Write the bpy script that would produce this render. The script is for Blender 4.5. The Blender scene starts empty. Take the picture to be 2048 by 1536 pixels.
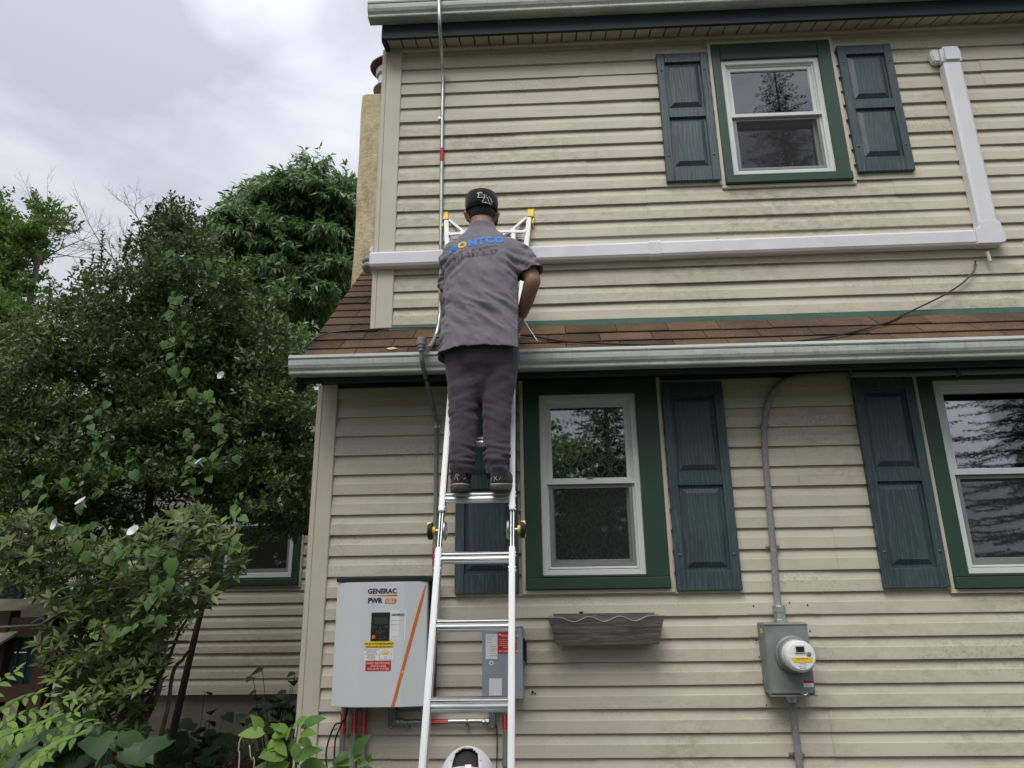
import bpy, bmesh, math, random
import numpy as np
from mathutils import Vector, Matrix, noise
from mathutils.bvhtree import BVHTree
random.seed(7); rng = np.random.default_rng(11)
S = bpy.context.scene
COL = S.collection
PI = math.pi

# ------------------------------------------------------------------ camera
F, PITCH, YAW, ROLL, ZC = 1419.48, .29232, -.03941, -.01397, 1.75
def cam_axes():
    cy, sy, cp, sp = math.cos(YAW), math.sin(YAW), math.cos(PITCH), math.sin(PITCH)
    fwd = Vector((sy*cp, cy*cp, sp)); right = Vector((cy, -sy, 0)); up = right.cross(fwd)
    cr, sr = math.cos(ROLL), math.sin(ROLL)
    return cr*right+sr*up, -sr*right+cr*up, fwd
RT, UP, FW = cam_axes()
cd = bpy.data.cameras.new('camera'); cam = bpy.data.objects.new('camera', cd); COL.objects.link(cam)
cam.matrix_world = Matrix(((RT.x, UP.x, -FW.x, 0), (RT.y, UP.y, -FW.y, 0), (RT.z, UP.z, -FW.z, ZC), (0, 0, 0, 1)))
cd.sensor_width = 36; cd.lens = F/2048*36; cd.clip_start = .05; cd.clip_end = 900
S.camera = cam
def at(x, y, Y):
    """point of the place at depth Y that the photograph shows at pixel x, y"""
    d = (x-1024)/F*RT - (y-768)/F*UP + FW
    return Vector((d.x/d.y*Y, Y, d.z/d.y*Y+ZC))

# ------------------------------------------------------------------ light
SUN_EL, SUN_AZ = math.radians(56), math.radians(200)     # azimuth clockwise from +Y
w = bpy.data.worlds.new('World'); S.world = w; w.use_nodes = True
nt = w.node_tree; nt.nodes.clear()
def wn(t, **k):
    n = nt.nodes.new(t)
    for a, b in k.items(): setattr(n, a, b)
    return n
out = wn('ShaderNodeOutputWorld')
sky = wn('ShaderNodeTexSky', sky_type='NISHITA', sun_disc=False, sun_elevation=SUN_EL, sun_rotation=SUN_AZ)
bg1 = wn('ShaderNodeBackground'); bg1.inputs[1].default_value = .06
nt.links.new(sky.outputs[0], bg1.inputs[0])
tc = wn('ShaderNodeTexCoord')
mp = wn('ShaderNodeMapping'); mp.inputs['Scale'].default_value = (1.0, 1.0, 2.0); mp.inputs['Location'].default_value = (.35, .2, .1)
nt.links.new(tc.outputs['Generated'], mp.inputs[0])
n1 = wn('ShaderNodeTexNoise'); n1.inputs['Scale'].default_value = 3.4; n1.inputs['Detail'].default_value = 8; n1.inputs['Roughness'].default_value = .50; n1.inputs['Distortion'].default_value = .35
nt.links.new(mp.outputs[0], n1.inputs['Vector'])
rp = wn('ShaderNodeValToRGB'); rp.color_ramp.elements[0].position = .36; rp.color_ramp.elements[1].position = .66
rp.color_ramp.elements[0].color = (.29, .305, .345, 1); rp.color_ramp.elements[1].color = (.47, .48, .505, 1)
e = rp.color_ramp.elements.new(.5); e.color = (.375, .39, .43, 1)
nt.links.new(n1.outputs['Fac'], rp.inputs[0])
# an overcast sky is brightest overhead
sx = wn('ShaderNodeSeparateXYZ'); nt.links.new(tc.outputs['Generated'], sx.inputs[0])
mr = wn('ShaderNodeMapRange'); mr.inputs[1].default_value = .35; mr.inputs[2].default_value = 1.; mr.inputs[3].default_value = 1.; mr.inputs[4].default_value = 1.9
nt.links.new(sx.outputs[2], mr.inputs[0])
bg2 = wn('ShaderNodeBackground')
nt.links.new(rp.outputs[0], bg2.inputs[0]); nt.links.new(mr.outputs[0], bg2.inputs[1])
mx = wn('ShaderNodeMixShader'); mx.inputs[0].default_value = .92
nt.links.new(bg1.outputs[0], mx.inputs[1]); nt.links.new(bg2.outputs[0], mx.inputs[2]); nt.links.new(mx.outputs[0], out.inputs[0])
sl = bpy.data.lights.new('sun', 'SUN'); sl.energy = 1.5; sl.angle = math.radians(40); sl.color = (1, .95, .88)
so = bpy.data.objects.new('sun', sl); COL.objects.link(so)
sd = Vector((math.sin(SUN_AZ)*math.cos(SUN_EL), math.cos(SUN_AZ)*math.cos(SUN_EL), math.sin(SUN_EL)))
so.rotation_euler = sd.to_track_quat('Z', 'Y').to_euler(); so.location = sd*30
S.view_settings.view_transform = 'Standard'; S.view_settings.look = 'None'
S.view_settings.exposure = 0.72; S.view_settings.gamma = 1; S.view_settings.use_curve_mapping = False

# ------------------------------------------------------------------ helpers
def tag(o, label=None, cat=None, group=None, kind=None):
    if label: o['label'] = label
    if cat: o['category'] = cat
    if group: o['group'] = group
    if kind: o['kind'] = kind
    return o
def empty(name, loc, label, cat, group=None):
    o = bpy.data.objects.new(name, None); COL.objects.link(o); o.location = loc; o.empty_display_size = .05
    bpy.context.view_layer.update()
    return tag(o, label, cat, group)
def link(name, me, parent=None):
    o = bpy.data.objects.new(name, me); COL.objects.link(o)
    if parent:
        o.parent = parent
        p = parent; off = Vector()
        while p: off += p.location; p = p.parent
        o.location = -off
        # children keep world-coordinate meshes
    return o
def bevel_bm(bm, w, seg=1):
    bmesh.ops.bevel(bm, geom=[e for e in bm.edges if len(e.link_faces) == 2 and e.calc_face_angle(0) > .6], offset=w, segments=seg, affect='EDGES', clamp_overlap=True)
class MB:
    def __init__(s): s.v = []; s.f = []; s.m = []
    def add(s, vs, fs, mi=0):
        n = len(s.v); s.v += [tuple(v) for v in vs]
        for f in fs: s.f.append(tuple(i+n for i in f)); s.m.append(mi)
        return s
    def box(s, x0, x1, y0, y1, z0, z1, mi=0):
        vs = [(x, y, z) for z in (z0, z1) for y in (y0, y1) for x in (x0, x1)]
        return s.add(vs, [(0, 2, 3, 1), (4, 5, 7, 6), (0, 1, 5, 4), (2, 6, 7, 3), (0, 4, 6, 2), (1, 3, 7, 5)], mi)
    def obox(s, c, ax, ay, az, hx, hy, hz, mi=0):
        c = Vector(c); ax = Vector(ax).normalized()*hx; ay = Vector(ay).normalized()*hy; az = Vector(az).normalized()*hz
        vs = [c+i*ax+j*ay+k*az for k in (-1, 1) for j in (-1, 1) for i in (-1, 1)]
        return s.add(vs, [(0, 2, 3, 1), (4, 5, 7, 6), (0, 1, 5, 4), (2, 6, 7, 3), (0, 4, 6, 2), (1, 3, 7, 5)], mi)
    def prism(s, poly, d0, d1, f, mi=0):
        """poly: 2D points; f(a,b,d) -> 3D"""
        n = len(poly); vs = [f(a, b, d0) for a, b in poly]+[f(a, b, d1) for a, b in poly]
        fs = [tuple(range(n))[::-1], tuple(range(n, 2*n))]+[(i, (i+1) % n, n+(i+1) % n, n+i) for i in range(n)]
        return s.add(vs, fs, mi)
    def tube(s, pts, r, n=10, mi=0, caps=True, up=None):
        pts = [Vector(p) for p in pts]; m = len(pts)
        rs = r if hasattr(r, '__len__') else [r]*m
        T = [(pts[min(i+1, m-1)]-pts[max(i-1, 0)]).normalized() for i in range(m)]
        u = Vector(up) if up else (Vector((0, 0, 1)) if abs(T[0].z) < .9 else Vector((1, 0, 0)))
        u = (u-T[0]*u.dot(T[0])).normalized(); vs = []
        for i in range(m):
            u = (u-T[i]*u.dot(T[i])).normalized(); b = T[i].cross(u)
            ra, rb = rs[i] if hasattr(rs[i], '__len__') else (rs[i], rs[i])
            ra, rb = float(ra), float(rb); vs += [pts[i]+ra*math.cos(2*PI*k/n)*b+rb*math.sin(2*PI*k/n)*u for k in range(n)]
        fs = [(i*n+k, i*n+(k+1) % n, (i+1)*n+(k+1) % n, (i+1)*n+k) for i in range(m-1) for k in range(n)]
        if caps: fs += [tuple(range(n))[::-1], tuple(range((m-1)*n, m*n))]
        return s.add(vs, fs, mi)
    def lathe(s, prof, o, axis, n=24, mi=0):
        """prof: (r, h) along axis from o"""
        a = Vector(axis).normalized(); u = a.orthogonal().normalized(); b = a.cross(u); o = Vector(o); vs = []
        for r, h in prof: vs += [o+a*h+r*(math.cos(2*PI*k/n)*u+math.sin(2*PI*k/n)*b) for k in range(n)]
        m = len(prof)
        fs = [(i*n+k, i*n+(k+1) % n, (i+1)*n+(k+1) % n, (i+1)*n+k) for i in range(m-1) for k in range(n)]
        fs += [tuple(range(n))[::-1], tuple(range((m-1)*n, m*n))]
        return s.add(vs, fs, mi)
    def build(s, name, mats, parent=None, smooth=False, bevel=0, seg=1, kind=None, label=None):
        me = bpy.data.meshes.new(name); me.from_pydata(s.v, [], s.f)
        mats = mats if isinstance(mats, (list, tuple)) else [mats]
        for m in mats: me.materials.append(m)
        me.polygons.foreach_set('material_index', s.m)
        bm = bmesh.new(); bm.from_mesh(me); bmesh.ops.recalc_face_normals(bm, faces=bm.faces)
        if bevel: bevel_bm(bm, bevel, seg)
        bm.to_mesh(me); bm.free()
        if smooth:
            me.polygons.foreach_set('use_smooth', [True]*len(me.polygons))
            if smooth != 2: me.set_sharp_from_angle(angle=math.radians(38))
        o = link(name, me, parent)
        if kind: o['kind'] = kind
        if label: o['label'] = label
        return o
def smooth_path(pts, k=6):
    """Catmull-Rom through the points"""
    P = [Vector(p) for p in pts]; P = [2*P[0]-P[1]]+P+[2*P[-1]-P[-2]]; out = []
    for i in range(1, len(P)-2):
        for j in range(k):
            t = j/k; a, b, c, d = P[i-1:i+3]
            out.append(.5*((2*b)+(c-a)*t+(2*a-5*b+4*c-d)*t*t+(3*b-a-3*c+d)*t**3))
    out.append(P[-2]); return out

# ------------------------------------------------------------------ materials
class NM:
    def __init__(s, name):
        s.m = bpy.data.materials.new(name); s.m.use_nodes = True; s.t = s.m.node_tree; s.t.nodes.clear()
        s.o = s.n('ShaderNodeOutputMaterial'); s.b = s.n('ShaderNodeBsdfPrincipled'); s.l(s.b.outputs[0], s.o.inputs[0])
        s.tc = s.n('ShaderNodeTexCoord')
    def n(s, t, **k):
        n = s.t.nodes.new(t)
        for a, b in k.items(): setattr(n, a, b)
        return n
    def l(s, a, b): s.t.links.new(a, b)
    def noise(s, scale, detail=4, rough=.55, stretch=(1, 1, 1), dist=0, coord='Object', loc=(0, 0, 0)):
        mp = s.n('ShaderNodeMapping'); mp.inputs['Scale'].default_value = stretch; mp.inputs['Location'].default_value = loc
        s.l(s.tc.outputs[coord], mp.inputs[0]); n = s.n('ShaderNodeTexNoise')
        n.inputs['Scale'].default_value = scale; n.inputs['Detail'].default_value = detail; n.inputs['Roughness'].default_value = rough; n.inputs['Distortion'].default_value = dist
        s.l(mp.outputs[0], n.inputs['Vector']); return n.outputs['Fac']
    def ramp(s, f, a, b, ca=(0, 0, 0), cb=(1, 1, 1), mode='LINEAR'):
        r = s.n('ShaderNodeValToRGB'); r.color_ramp.interpolation = mode; e = r.color_ramp.elements
        e[0].position = a; e[1].position = b; e[0].color = (*ca, 1); e[1].color = (*cb, 1); s.l(f, r.inputs[0]); return r.outputs[0]
    def mix(s, f, a, b, blend='MIX'):
        m = s.n('ShaderNodeMix', data_type='RGBA', blend_type=blend)
        for sock, v in ((m.inputs[0], f), (m.inputs[6], a), (m.inputs[7], b)):
            if isinstance(v, (int, float)): sock.default_value = v
            elif isinstance(v, (tuple, list)): sock.default_value = (*v, 1)
            else: s.l(v, sock)
        return m.outputs[2]
    def math(s, op, a, b=None, c=None):
        m = s.n('ShaderNodeMath', operation=op)
        for i, v in enumerate((a, b, c)):
            if v is None: continue
            if isinstance(v, (int, float)): m.inputs[i].default_value = v
            else: s.l(v, m.inputs[i])
        return m.outputs[0]
    def bump(s, h, strength=.3, dist=.002):
        b = s.n('ShaderNodeBump'); b.inputs['Strength'].default_value = strength; b.inputs['Distance'].default_value = dist
        s.l(h, b.inputs['Height']); s.l(b.outputs[0], s.b.inputs['Normal']); return b
    def col(s, c):
        if isinstance(c, tuple): s.b.inputs['Base Color'].default_value = (*c, 1)
        else: s.l(c, s.b.inputs['Base Color'])
    def set(s, rough=None, metal=None, spec=None):
        if rough is not None:
            if isinstance(rough, (int, float)): s.b.inputs['Roughness'].default_value = rough
            else: s.l(rough, s.b.inputs['Roughness'])
        if metal is not None: s.b.inputs['Metallic'].default_value = metal
        if spec is not None: s.b.inputs['Specular IOR Level'].default_value = spec
        return s.m
def M_plain(name, c, rough=.5, metal=0, var=.12, scale=6, bump=0, bscale=60, dirt=None, dirt_amt=.5, spec=.5):
    k = NM(name); n = k.noise(scale, 5)
    lo = tuple(v*(1-var) for v in c); hi = tuple(min(1, v*(1+var)) for v in c)
    col = k.ramp(n, .3, .7, lo, hi)
    if dirt:
        d = k.noise(scale*.6, 8, .7, dist=.6, loc=(3, 1, 2)); f = k.ramp(d, .5, .72, (0, 0, 0), (dirt_amt,)*3)
        col = k.mix(f, col, dirt)
    k.col(col)
    if bump: k.bump(k.noise(bscale, 5, .6), bump, .003)
    return k.set(rough, metal, spec)
def M_vinyl(name, c, moss=.5):
    k = NM(name)
    n = k.noise(2.2, 6, .6, (1, 1, 3)); col = k.ramp(n, .3, .7, tuple(v*.93 for v in c), tuple(v*1.04 for v in c))
    # course-height stains: mildew clings to the flat lower half of each course in patches
    a = k.noise(1.1, 5, .6, (.7, 1, 1.6), .5, loc=(7, 0, 3)); b = k.noise(22, 8, .75, (.7, 1, 1.3))
    f = k.math('MULTIPLY', k.ramp(a, .45, .66), k.ramp(b, .40, .66))
    col = k.mix(k.math('MULTIPLY', f, .62*moss), col, (.17, .165, .075))
    a2 = k.noise(2.0, 4, .6, (.5, 1, 3), .2, loc=(1, 5, 8)); b2 = k.noise(60, 6, .8)
    f2 = k.math('MULTIPLY', k.ramp(a2, .52, .66), k.ramp(b2, .5, .62)); col = k.mix(k.math('MULTIPLY', f2, .5*moss), col, (.12, .11, .075))
    st = k.noise(5, 5, .7, (1.6, 1, .25)); col = k.mix(k.math('MULTIPLY', k.ramp(st, .5, .75), .2), col, tuple(v*.62 for v in c))
    k.col(col); k.bump(k.noise(40, 6, .7, (.25, 1, 1.5)), .12, .002)
    return k.set(.5, 0, .4)
def M_wood_shutter():
    k = NM('shutter_vinyl')
    g = k.n('ShaderNodeTexWave', wave_type='BANDS', bands_direction='X'); g.inputs['Scale'].default_value = 15; g.inputs['Distortion'].default_value = 11; g.inputs['Detail'].default_value = 3; g.inputs['Detail Scale'].default_value = 1.1
    mp = k.n('ShaderNodeMapping'); mp.inputs['Scale'].default_value = (1, 1, .16); k.l(k.tc.outputs['Object'], mp.inputs[0]); k.l(mp.outputs[0], g.inputs['Vector'])
    fine = k.noise(90, 5, .7, (1, 1, .12))
    line = k.math('MULTIPLY', k.ramp(g.outputs['Fac'], .55, .95), k.ramp(fine, .38, .62))
    base = k.ramp(k.noise(3, 4, .6, loc=(2, 2, 2)), .3, .7, (.026, .045, .053), (.046, .074, .085))
    ch = k.ramp(k.noise(2.2, 6, .65, (1, 1, .5), .8), .5, .78)
    base = k.mix(k.math('MULTIPLY', ch, .42), base, (.11, .165, .18))
    k.col(k.mix(k.math('MULTIPLY', line, .42), base, (.12, .17, .185)))
    k.bump(k.math('ADD', g.outputs['Fac'], fine), .25, .002); return k.set(.42, 0, .5)
def M_shingle():
    k = NM('asphalt_shingle')
    inf = k.n('ShaderNodeObjectInfo')
    base = k.ramp(inf.outputs['Random'], 0, 1, (.066, .050, .041), (.12, .090, .070))
    patch = k.ramp(k.noise(2.1, 4, .6, loc=(4, 2, 0)), .38, .62, (.78, .74, .74), (1.35, 1.12, .88))
    col = k.mix(1, base, patch, 'MULTIPLY')
    gr = k.noise(160, 3, .7); col = k.mix(1, col, k.ramp(gr, .3, .7, (.45, .45, .47), (1.75, 1.7, 1.6)), 'MULTIPLY')
    ms = k.math('MULTIPLY', k.ramp(k.noise(6, 6, .7), .55, .72), .5); col = k.mix(ms, col, (.035, .03, .022))
    k.col(col); k.bump(k.noise(220, 3, .7), .7, .004); return k.set(.92, 0, .2)
def M_glass():
    k = NM('window_glass'); k.t.nodes.remove(k.b)
    t = k.n('ShaderNodeBsdfTransparent'); t.inputs[0].default_value = (.90, .92, .91, 1)
    g = k.n('ShaderNodeBsdfGlossy'); g.inputs['Roughness'].default_value = .015; g.inputs[0].default_value = (.95, .93, .96, 1)
    fr = k.n('ShaderNodeFresnel'); fr.inputs[0].default_value = 1.75
    m = k.n('ShaderNodeMixShader'); f = k.math('MINIMUM', k.math('MULTIPLY', fr.outputs[0], 2.5), 1.0)
    bp = k.n('ShaderNodeBump'); bp.inputs['Strength'].default_value = .003; bp.inputs['Distance'].default_value = .01; k.l(k.noise(5, 2), bp.inputs['Height']); k.l(bp.outputs[0], g.inputs['Normal'])
    k.l(f, m.inputs[0]); k.l(t.outputs[0], m.inputs[1]); k.l(g.outputs[0], m.inputs[2]); k.l(m.outputs[0], k.o.inputs[0]); return k.m
def M_screen():
    k = NM('insect_screen'); t = k.n('ShaderNodeBsdfTransparent'); m = k.n('ShaderNodeMixShader')
    k.col((.03, .03, .032)); k.set(.7)
    k.l(k.ramp(k.noise(700, 1), .3, .7, (.20,)*3, (.32,)*3), m.inputs[0]); k.l(t.outputs[0], m.inputs[1]); k.l(k.b.outputs[0], m.inputs[2]); k.l(m.outputs[0], k.o.inputs[0]); return k.m
def M_lattice():
    k = NM('lattice_curtain'); sp = k.n('ShaderNodeSeparateXYZ'); k.l(k.tc.outputs['Object'], sp.inputs[0])
    def cell(ax, sc, off): return k.math('SUBTRACT', k.math('FRACT', k.math('MULTIPLY_ADD', sp.outputs[ax], sc, off)), .5)
    fs = []
    for off in (0, .5):
        u = cell('X', 8.5, off); v = cell('Z', 8.5, off)
        d = k.math('SQRT', k.math('ADD', k.math('MULTIPLY', u, u), k.math('MULTIPLY', v, v)))
        for r in (.22, .47): fs.append(k.math('LESS_THAN', k.math('ABSOLUTE', k.math('SUBTRACT', d, r)), .036))
    u = cell('X', 8.5, 0); v = cell('Z', 8.5, 0)
    dm = k.math('ADD', k.math('ABSOLUTE', u), k.math('ABSOLUTE', v))
    fs.append(k.math('LESS_THAN', k.math('ABSOLUTE', k.math('SUBTRACT', dm, .13)), .034))
    f = fs[0]
    for q in fs[1:]: f = k.math('MAXIMUM', f, q)
    k.col(k.mix(f, (.07, .16, .09), (.75, .85, .65))); k.bump(k.noise(9, 3, .5, (2.5, 1, .1)), .6, .03); return k.set(.9)
def M_leaf(name, c, c2, rough=.35, spec=.5, trans=.25, nscale=3):
    k = NM(name); a = k.n('ShaderNodeAttribute', attribute_name='tint')
    n = k.noise(nscale, 3)
    f = k.math('ADD', k.math('MULTIPLY', a.outputs['Fac'], .7), k.math('MULTIPLY', n, .4))
    col = k.ramp(f, .1, .9, c, c2)
    k.col(col); k.set(rough, 0, spec)
    tr = k.n('ShaderNodeBsdfTranslucent'); k.l(k.mix(1, col, (1.3, 1.6, .7), 'MULTIPLY'), tr.inputs[0])
    m = k.n('ShaderNodeMixShader'); m.inputs[0].default_value = trans
    k.l(k.b.outputs[0], m.inputs[1]); k.l(tr.outputs[0], m.inputs[2]); k.l(m.outputs[0], k.o.inputs[0]); return k.m
def M_cloth(name, c, var=.12, fold=.4, wscale=300):
    k = NM(name); n = k.noise(7, 5); col = k.ramp(n, .3, .7, tuple(v*(1-var) for v in c), tuple(v*(1+var) for v in c))
    k.col(col); h = k.math('ADD', k.math('MULTIPLY', k.noise(wscale, 3), .25), k.noise(26, 4, .6, (1, 1, .6))); k.bump(h, fold, .006)
    k.b.inputs['Sheen Weight'].default_value = .15
    return k.set(.9, 0, .2)
def M_concrete(name, c):
    k = NM(name); col = k.ramp(k.noise(2, 8, .7), .3, .7, tuple(v*.7 for v in c), tuple(v*1.2 for v in c))
    k.col(col); k.bump(k.noise(30, 8, .7), .7, .01); return k.set(.95)
M = dict(
 vinyl=M_vinyl('beige_vinyl', (.56, .52, .425), 1.0), vinyl_trim=M_plain('beige_trim', (.56, .515, .42), .45, var=.06, scale=3, dirt=(.3, .27, .2), dirt_amt=.25),
 green=M_plain('green_trim_paint', (.024, .058, .040), .42, var=.12, scale=5, bump=.1, dirt=(.06, .09, .07), dirt_amt=.3),
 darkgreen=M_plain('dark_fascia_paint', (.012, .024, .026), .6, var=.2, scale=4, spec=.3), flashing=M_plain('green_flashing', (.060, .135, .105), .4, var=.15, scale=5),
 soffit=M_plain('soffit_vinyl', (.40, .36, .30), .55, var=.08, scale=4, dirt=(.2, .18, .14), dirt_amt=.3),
 white=M_plain('white_vinyl_frame', (.68, .72, .71), .35, var=.04, scale=4, dirt=(.45, .45, .42), dirt_amt=.25),
 gutter=None, shutter=M_wood_shutter(), shingle=M_shingle(), glass=M_glass(), screen=M_screen(), lattice=M_lattice(),
 greyframe=M_plain('grey_screen_frame', (.22, .22, .22), .45, var=.1), sheer=M_plain('sheer_curtain', (.16, .15, .15), .95, var=.35, scale=14),
 black=M_plain('black_plastic', (.012, .012, .013), .45, var=.2), dark=M_plain('dark_interior', (.012, .012, .012), .9, var=.2),
 duct=M_plain('white_duct_plastic', (.70, .70, .73), .42, var=.05, scale=3, dirt=(.42, .42, .40), dirt_amt=.45),
 pipegrey=M_plain('grey_foam', (.33, .33, .35), .8), galv=None, pvc=M_plain('grey_pvc', (.21, .22, .225), .5, var=.12, scale=8),
 castgrey=M_plain('cast_grey_fitting', (.17, .17, .17), .55, .3, var=.2, scale=20),
 invwhite=M_plain('light_grey_powder_coat', (.60, .62, .65), .42, var=.02, scale=2), orange=M_plain('orange_print', (.62, .17, .03), .4, var=.05),
 red=M_plain('red_label', (.50, .02, .03), .35, var=.1, scale=20), yellow=M_plain('yellow_plastic', (.78, .52, .03), .35, var=.06),
 yellowlab=M_plain('yellow_label', (.80, .55, .03), .4, var=.04), whitelab=M_plain('white_label', (.75, .75, .76), .45, var=.04),
 ink=M_plain('black_ink', (.012, .012, .014), .5, var=.1), whiteink=M_plain('white_ink', (.75, .72, .72), .5, var=.05), greyink=M_plain('grey_ink', (.20, .20, .21), .5, var=.05),
 panelgrey=M_plain('grey_blue_enamel', (.27, .31, .36), .42, var=.05, scale=5), metergrey=M_plain('meter_grey_enamel', (.20, .225, .22), .5, var=.12, scale=10, bump=.05, dirt=(.1, .11, .09), dirt_amt=.4),
 lcd=M_plain('lcd_green', (.035, .06, .045), .2, var=.1), rail=M_plain('white_aluminium_rail', (.56, .58, .58), .45, .2, var=.05, scale=8, dirt=(.5, .5, .48), dirt_amt=.35),
 alu=None, weathered=None, cableblack=M_plain('black_cable', (.012, .012, .013), .4), stucco=None,
 bark=M_plain('bark', (.055, .043, .032), .9, var=.4, scale=18, bump=.8, bscale=50), barkpale=M_plain('pale_bark', (.16, .135, .105), .85, var=.3, scale=20, bump=.5),
 brown=M_plain('brown_wood_stain', (.07, .035, .02), .8, var=.35, scale=9, bump=.4), palewood=M_plain('pale_lid_wood', (.40, .37, .28), .8, var=.2, scale=7, bump=.3),
 teal=M_plain('teal_netting', (.018, .055, .06), .8, var=.3, scale=9), concrete=M_concrete('foundation_stucco', (.20, .18, .14)),
 skin=None, hair=M_plain('black_hair', (.008, .007, .007), .6, var=.3, scale=60, bump=.8, bscale=240), shirt=M_cloth('grey_cotton', (.172, .165, .19), .08, .6), trousers=M_cloth('charcoal_fleece', (.058, .050, .064), .2, .6),
 cap=M_cloth('black_cap_cloth', (.012, .012, .015), .15, .15), blue=M_plain('blue_print', (.03, .21, .72), .7, var=.1, scale=30), sunprint=M_plain('yellow_print', (.75, .52, .06), .7, var=.1, scale=30),
 shoe=M_cloth('black_mesh_shoe', (.022, .020, .022), .3, .3, 500), sole=M_plain('shoe_sole', (.10, .095, .09), .8, var=.3, scale=40), soleline=M_plain('pale_sole_line', (.42, .40, .37), .6),
 whitecap=M_cloth('white_cap_cloth', (.56, .55, .60), .06, .2), flower=M_plain('white_petal', (.80, .82, .80), .6, var=.03),
 flue=M_plain('white_flue', (.66, .66, .64), .5, var=.1, dirt=(.2, .12, .06), dirt_amt=.6), rust=M_plain('rusty_metal', (.13, .075, .05), .7, .3, var=.4, scale=15),
 flashmetal=M_plain('zinc_strap', (.32, .32, .30), .4, .7, var=.2, scale=30), caulk=M_plain('cream_pipe', (.6, .52, .36), .6), brass=M_plain('rust_orange', (.35, .14, .04), .8, var=.3),
)
def M_gutter():
    k = NM('weathered_white_gutter'); c = k.ramp(k.noise(2, 5, .6, (.5, 1, 1)), .3, .7, (.46, .48, .46), (.62, .64, .61))
    d = k.math('MULTIPLY', k.ramp(k.noise(3.5, 8, .72, (.6, 1, 2.2), .6, loc=(0, 0, 5)), .42, .70), .6); c = k.mix(d, c, (.20, .21, .17))
    s2 = k.math('MULTIPLY', k.ramp(k.noise(40, 6, .8, (1, 1, .25)), .52, .7), .45); c = k.mix(s2, c, (.14, .145, .12))
    k.col(c); return k.set(.45, 0, .5)
M['gutter'] = M_gutter()
def M_metal(name, c, rough, stretch=(1, 1, 1), sc=30, metal=1.0):
    k = NM(name); n = k.noise(sc, 5, .6, stretch); k.col(k.ramp(n, .3, .7, tuple(v*.8 for v in c), tuple(min(1, v*1.1) for v in c)))
    k.set(k.ramp(n, .3, .7, (rough*.75,)*3, (rough*1.3,)*3), metal); return k.m
M['galv'] = M_metal('galvanised_steel', (.50, .54, .54), .38, (1, 1, .3), 40, .85)
M['alu'] = M_metal('ribbed_aluminium', (.70, .70, .72), .32, (.06, 1, 1), 60)
def M_weathered():
    k = NM('weathered_grey_wood'); g = k.noise(14, 8, .7, (.35, 4, 4), .8)
    c = k.ramp(g, .3, .7, (.07, .058, .056), (.23, .20, .19)); l = k.math('MULTIPLY', k.ramp(k.noise(5, 6, .7, loc=(3, 3, 3)), .5, .75), .4)
    c = k.mix(l, c, (.05, .035, .03)); k.col(c); k.bump(g, .9, .006); return k.set(.88)
M['weathered'] = M_weathered()
def M_stucco():
    k = NM('yellow_stucco'); c = k.ramp(k.noise(1.6, 6, .6), .3, .7, (.40, .34, .20), (.58, .51, .34))
    r = k.math('MULTIPLY', k.ramp(k.noise(3.2, 8, .75, (2.0, 2.0, .7), .6, loc=(2, 0, 1)), .47, .68), .75); c = k.mix(r, c, (.25, .13, .055))
    k.col(c); k.bump(k.noise(18, 7, .65, dist=.6), .8, .02); return k.set(.9)
M['stucco'] = M_stucco()
def M_skin():
    k = NM('brown_skin'); k.col(k.ramp(k.noise(12, 4), .3, .7, (.23, .115, .075), (.31, .165, .11))); k.bump(k.noise(150, 3), .15, .002)
    k.b.inputs['Subsurface Weight'].default_value = .05; return k.set(.48, 0, .4)
M['skin'] = M_skin()

def text_polys(s, size, align='LEFT', bold=0, shear=0, spacing=1.0):
    c = bpy.data.curves.new('t', 'FONT'); c.body = s; c.size = size; c.align_x = align; c.offset = bold; c.shear = shear; c.space_character = spacing; c.resolution_u = 3
    o = bpy.data.objects.new('t', c); COL.objects.link(o); bpy.context.view_layer.update()
    me = bpy.data.meshes.new_from_object(o.evaluated_get(bpy.context.evaluated_depsgraph_get()))
    vs = [tuple(v.co)[:2] for v in me.vertices]; fs = [tuple(p.vertices) for p in me.polygons]
    bpy.data.objects.remove(o); bpy.data.curves.remove(c); bpy.data.meshes.remove(me); return vs, fs
def put_text(mb, s, f, size, mi=0, **k):
    vs, fs = text_polys(s, size, **k)
    mb.add([f(a, b) for a, b in vs], fs, mi)
def text_obj(name, s, f, size, mat, parent, **k):
    mb = MB(); put_text(mb, s, f, size, **k); return mb.build(name, mat, parent)
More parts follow.
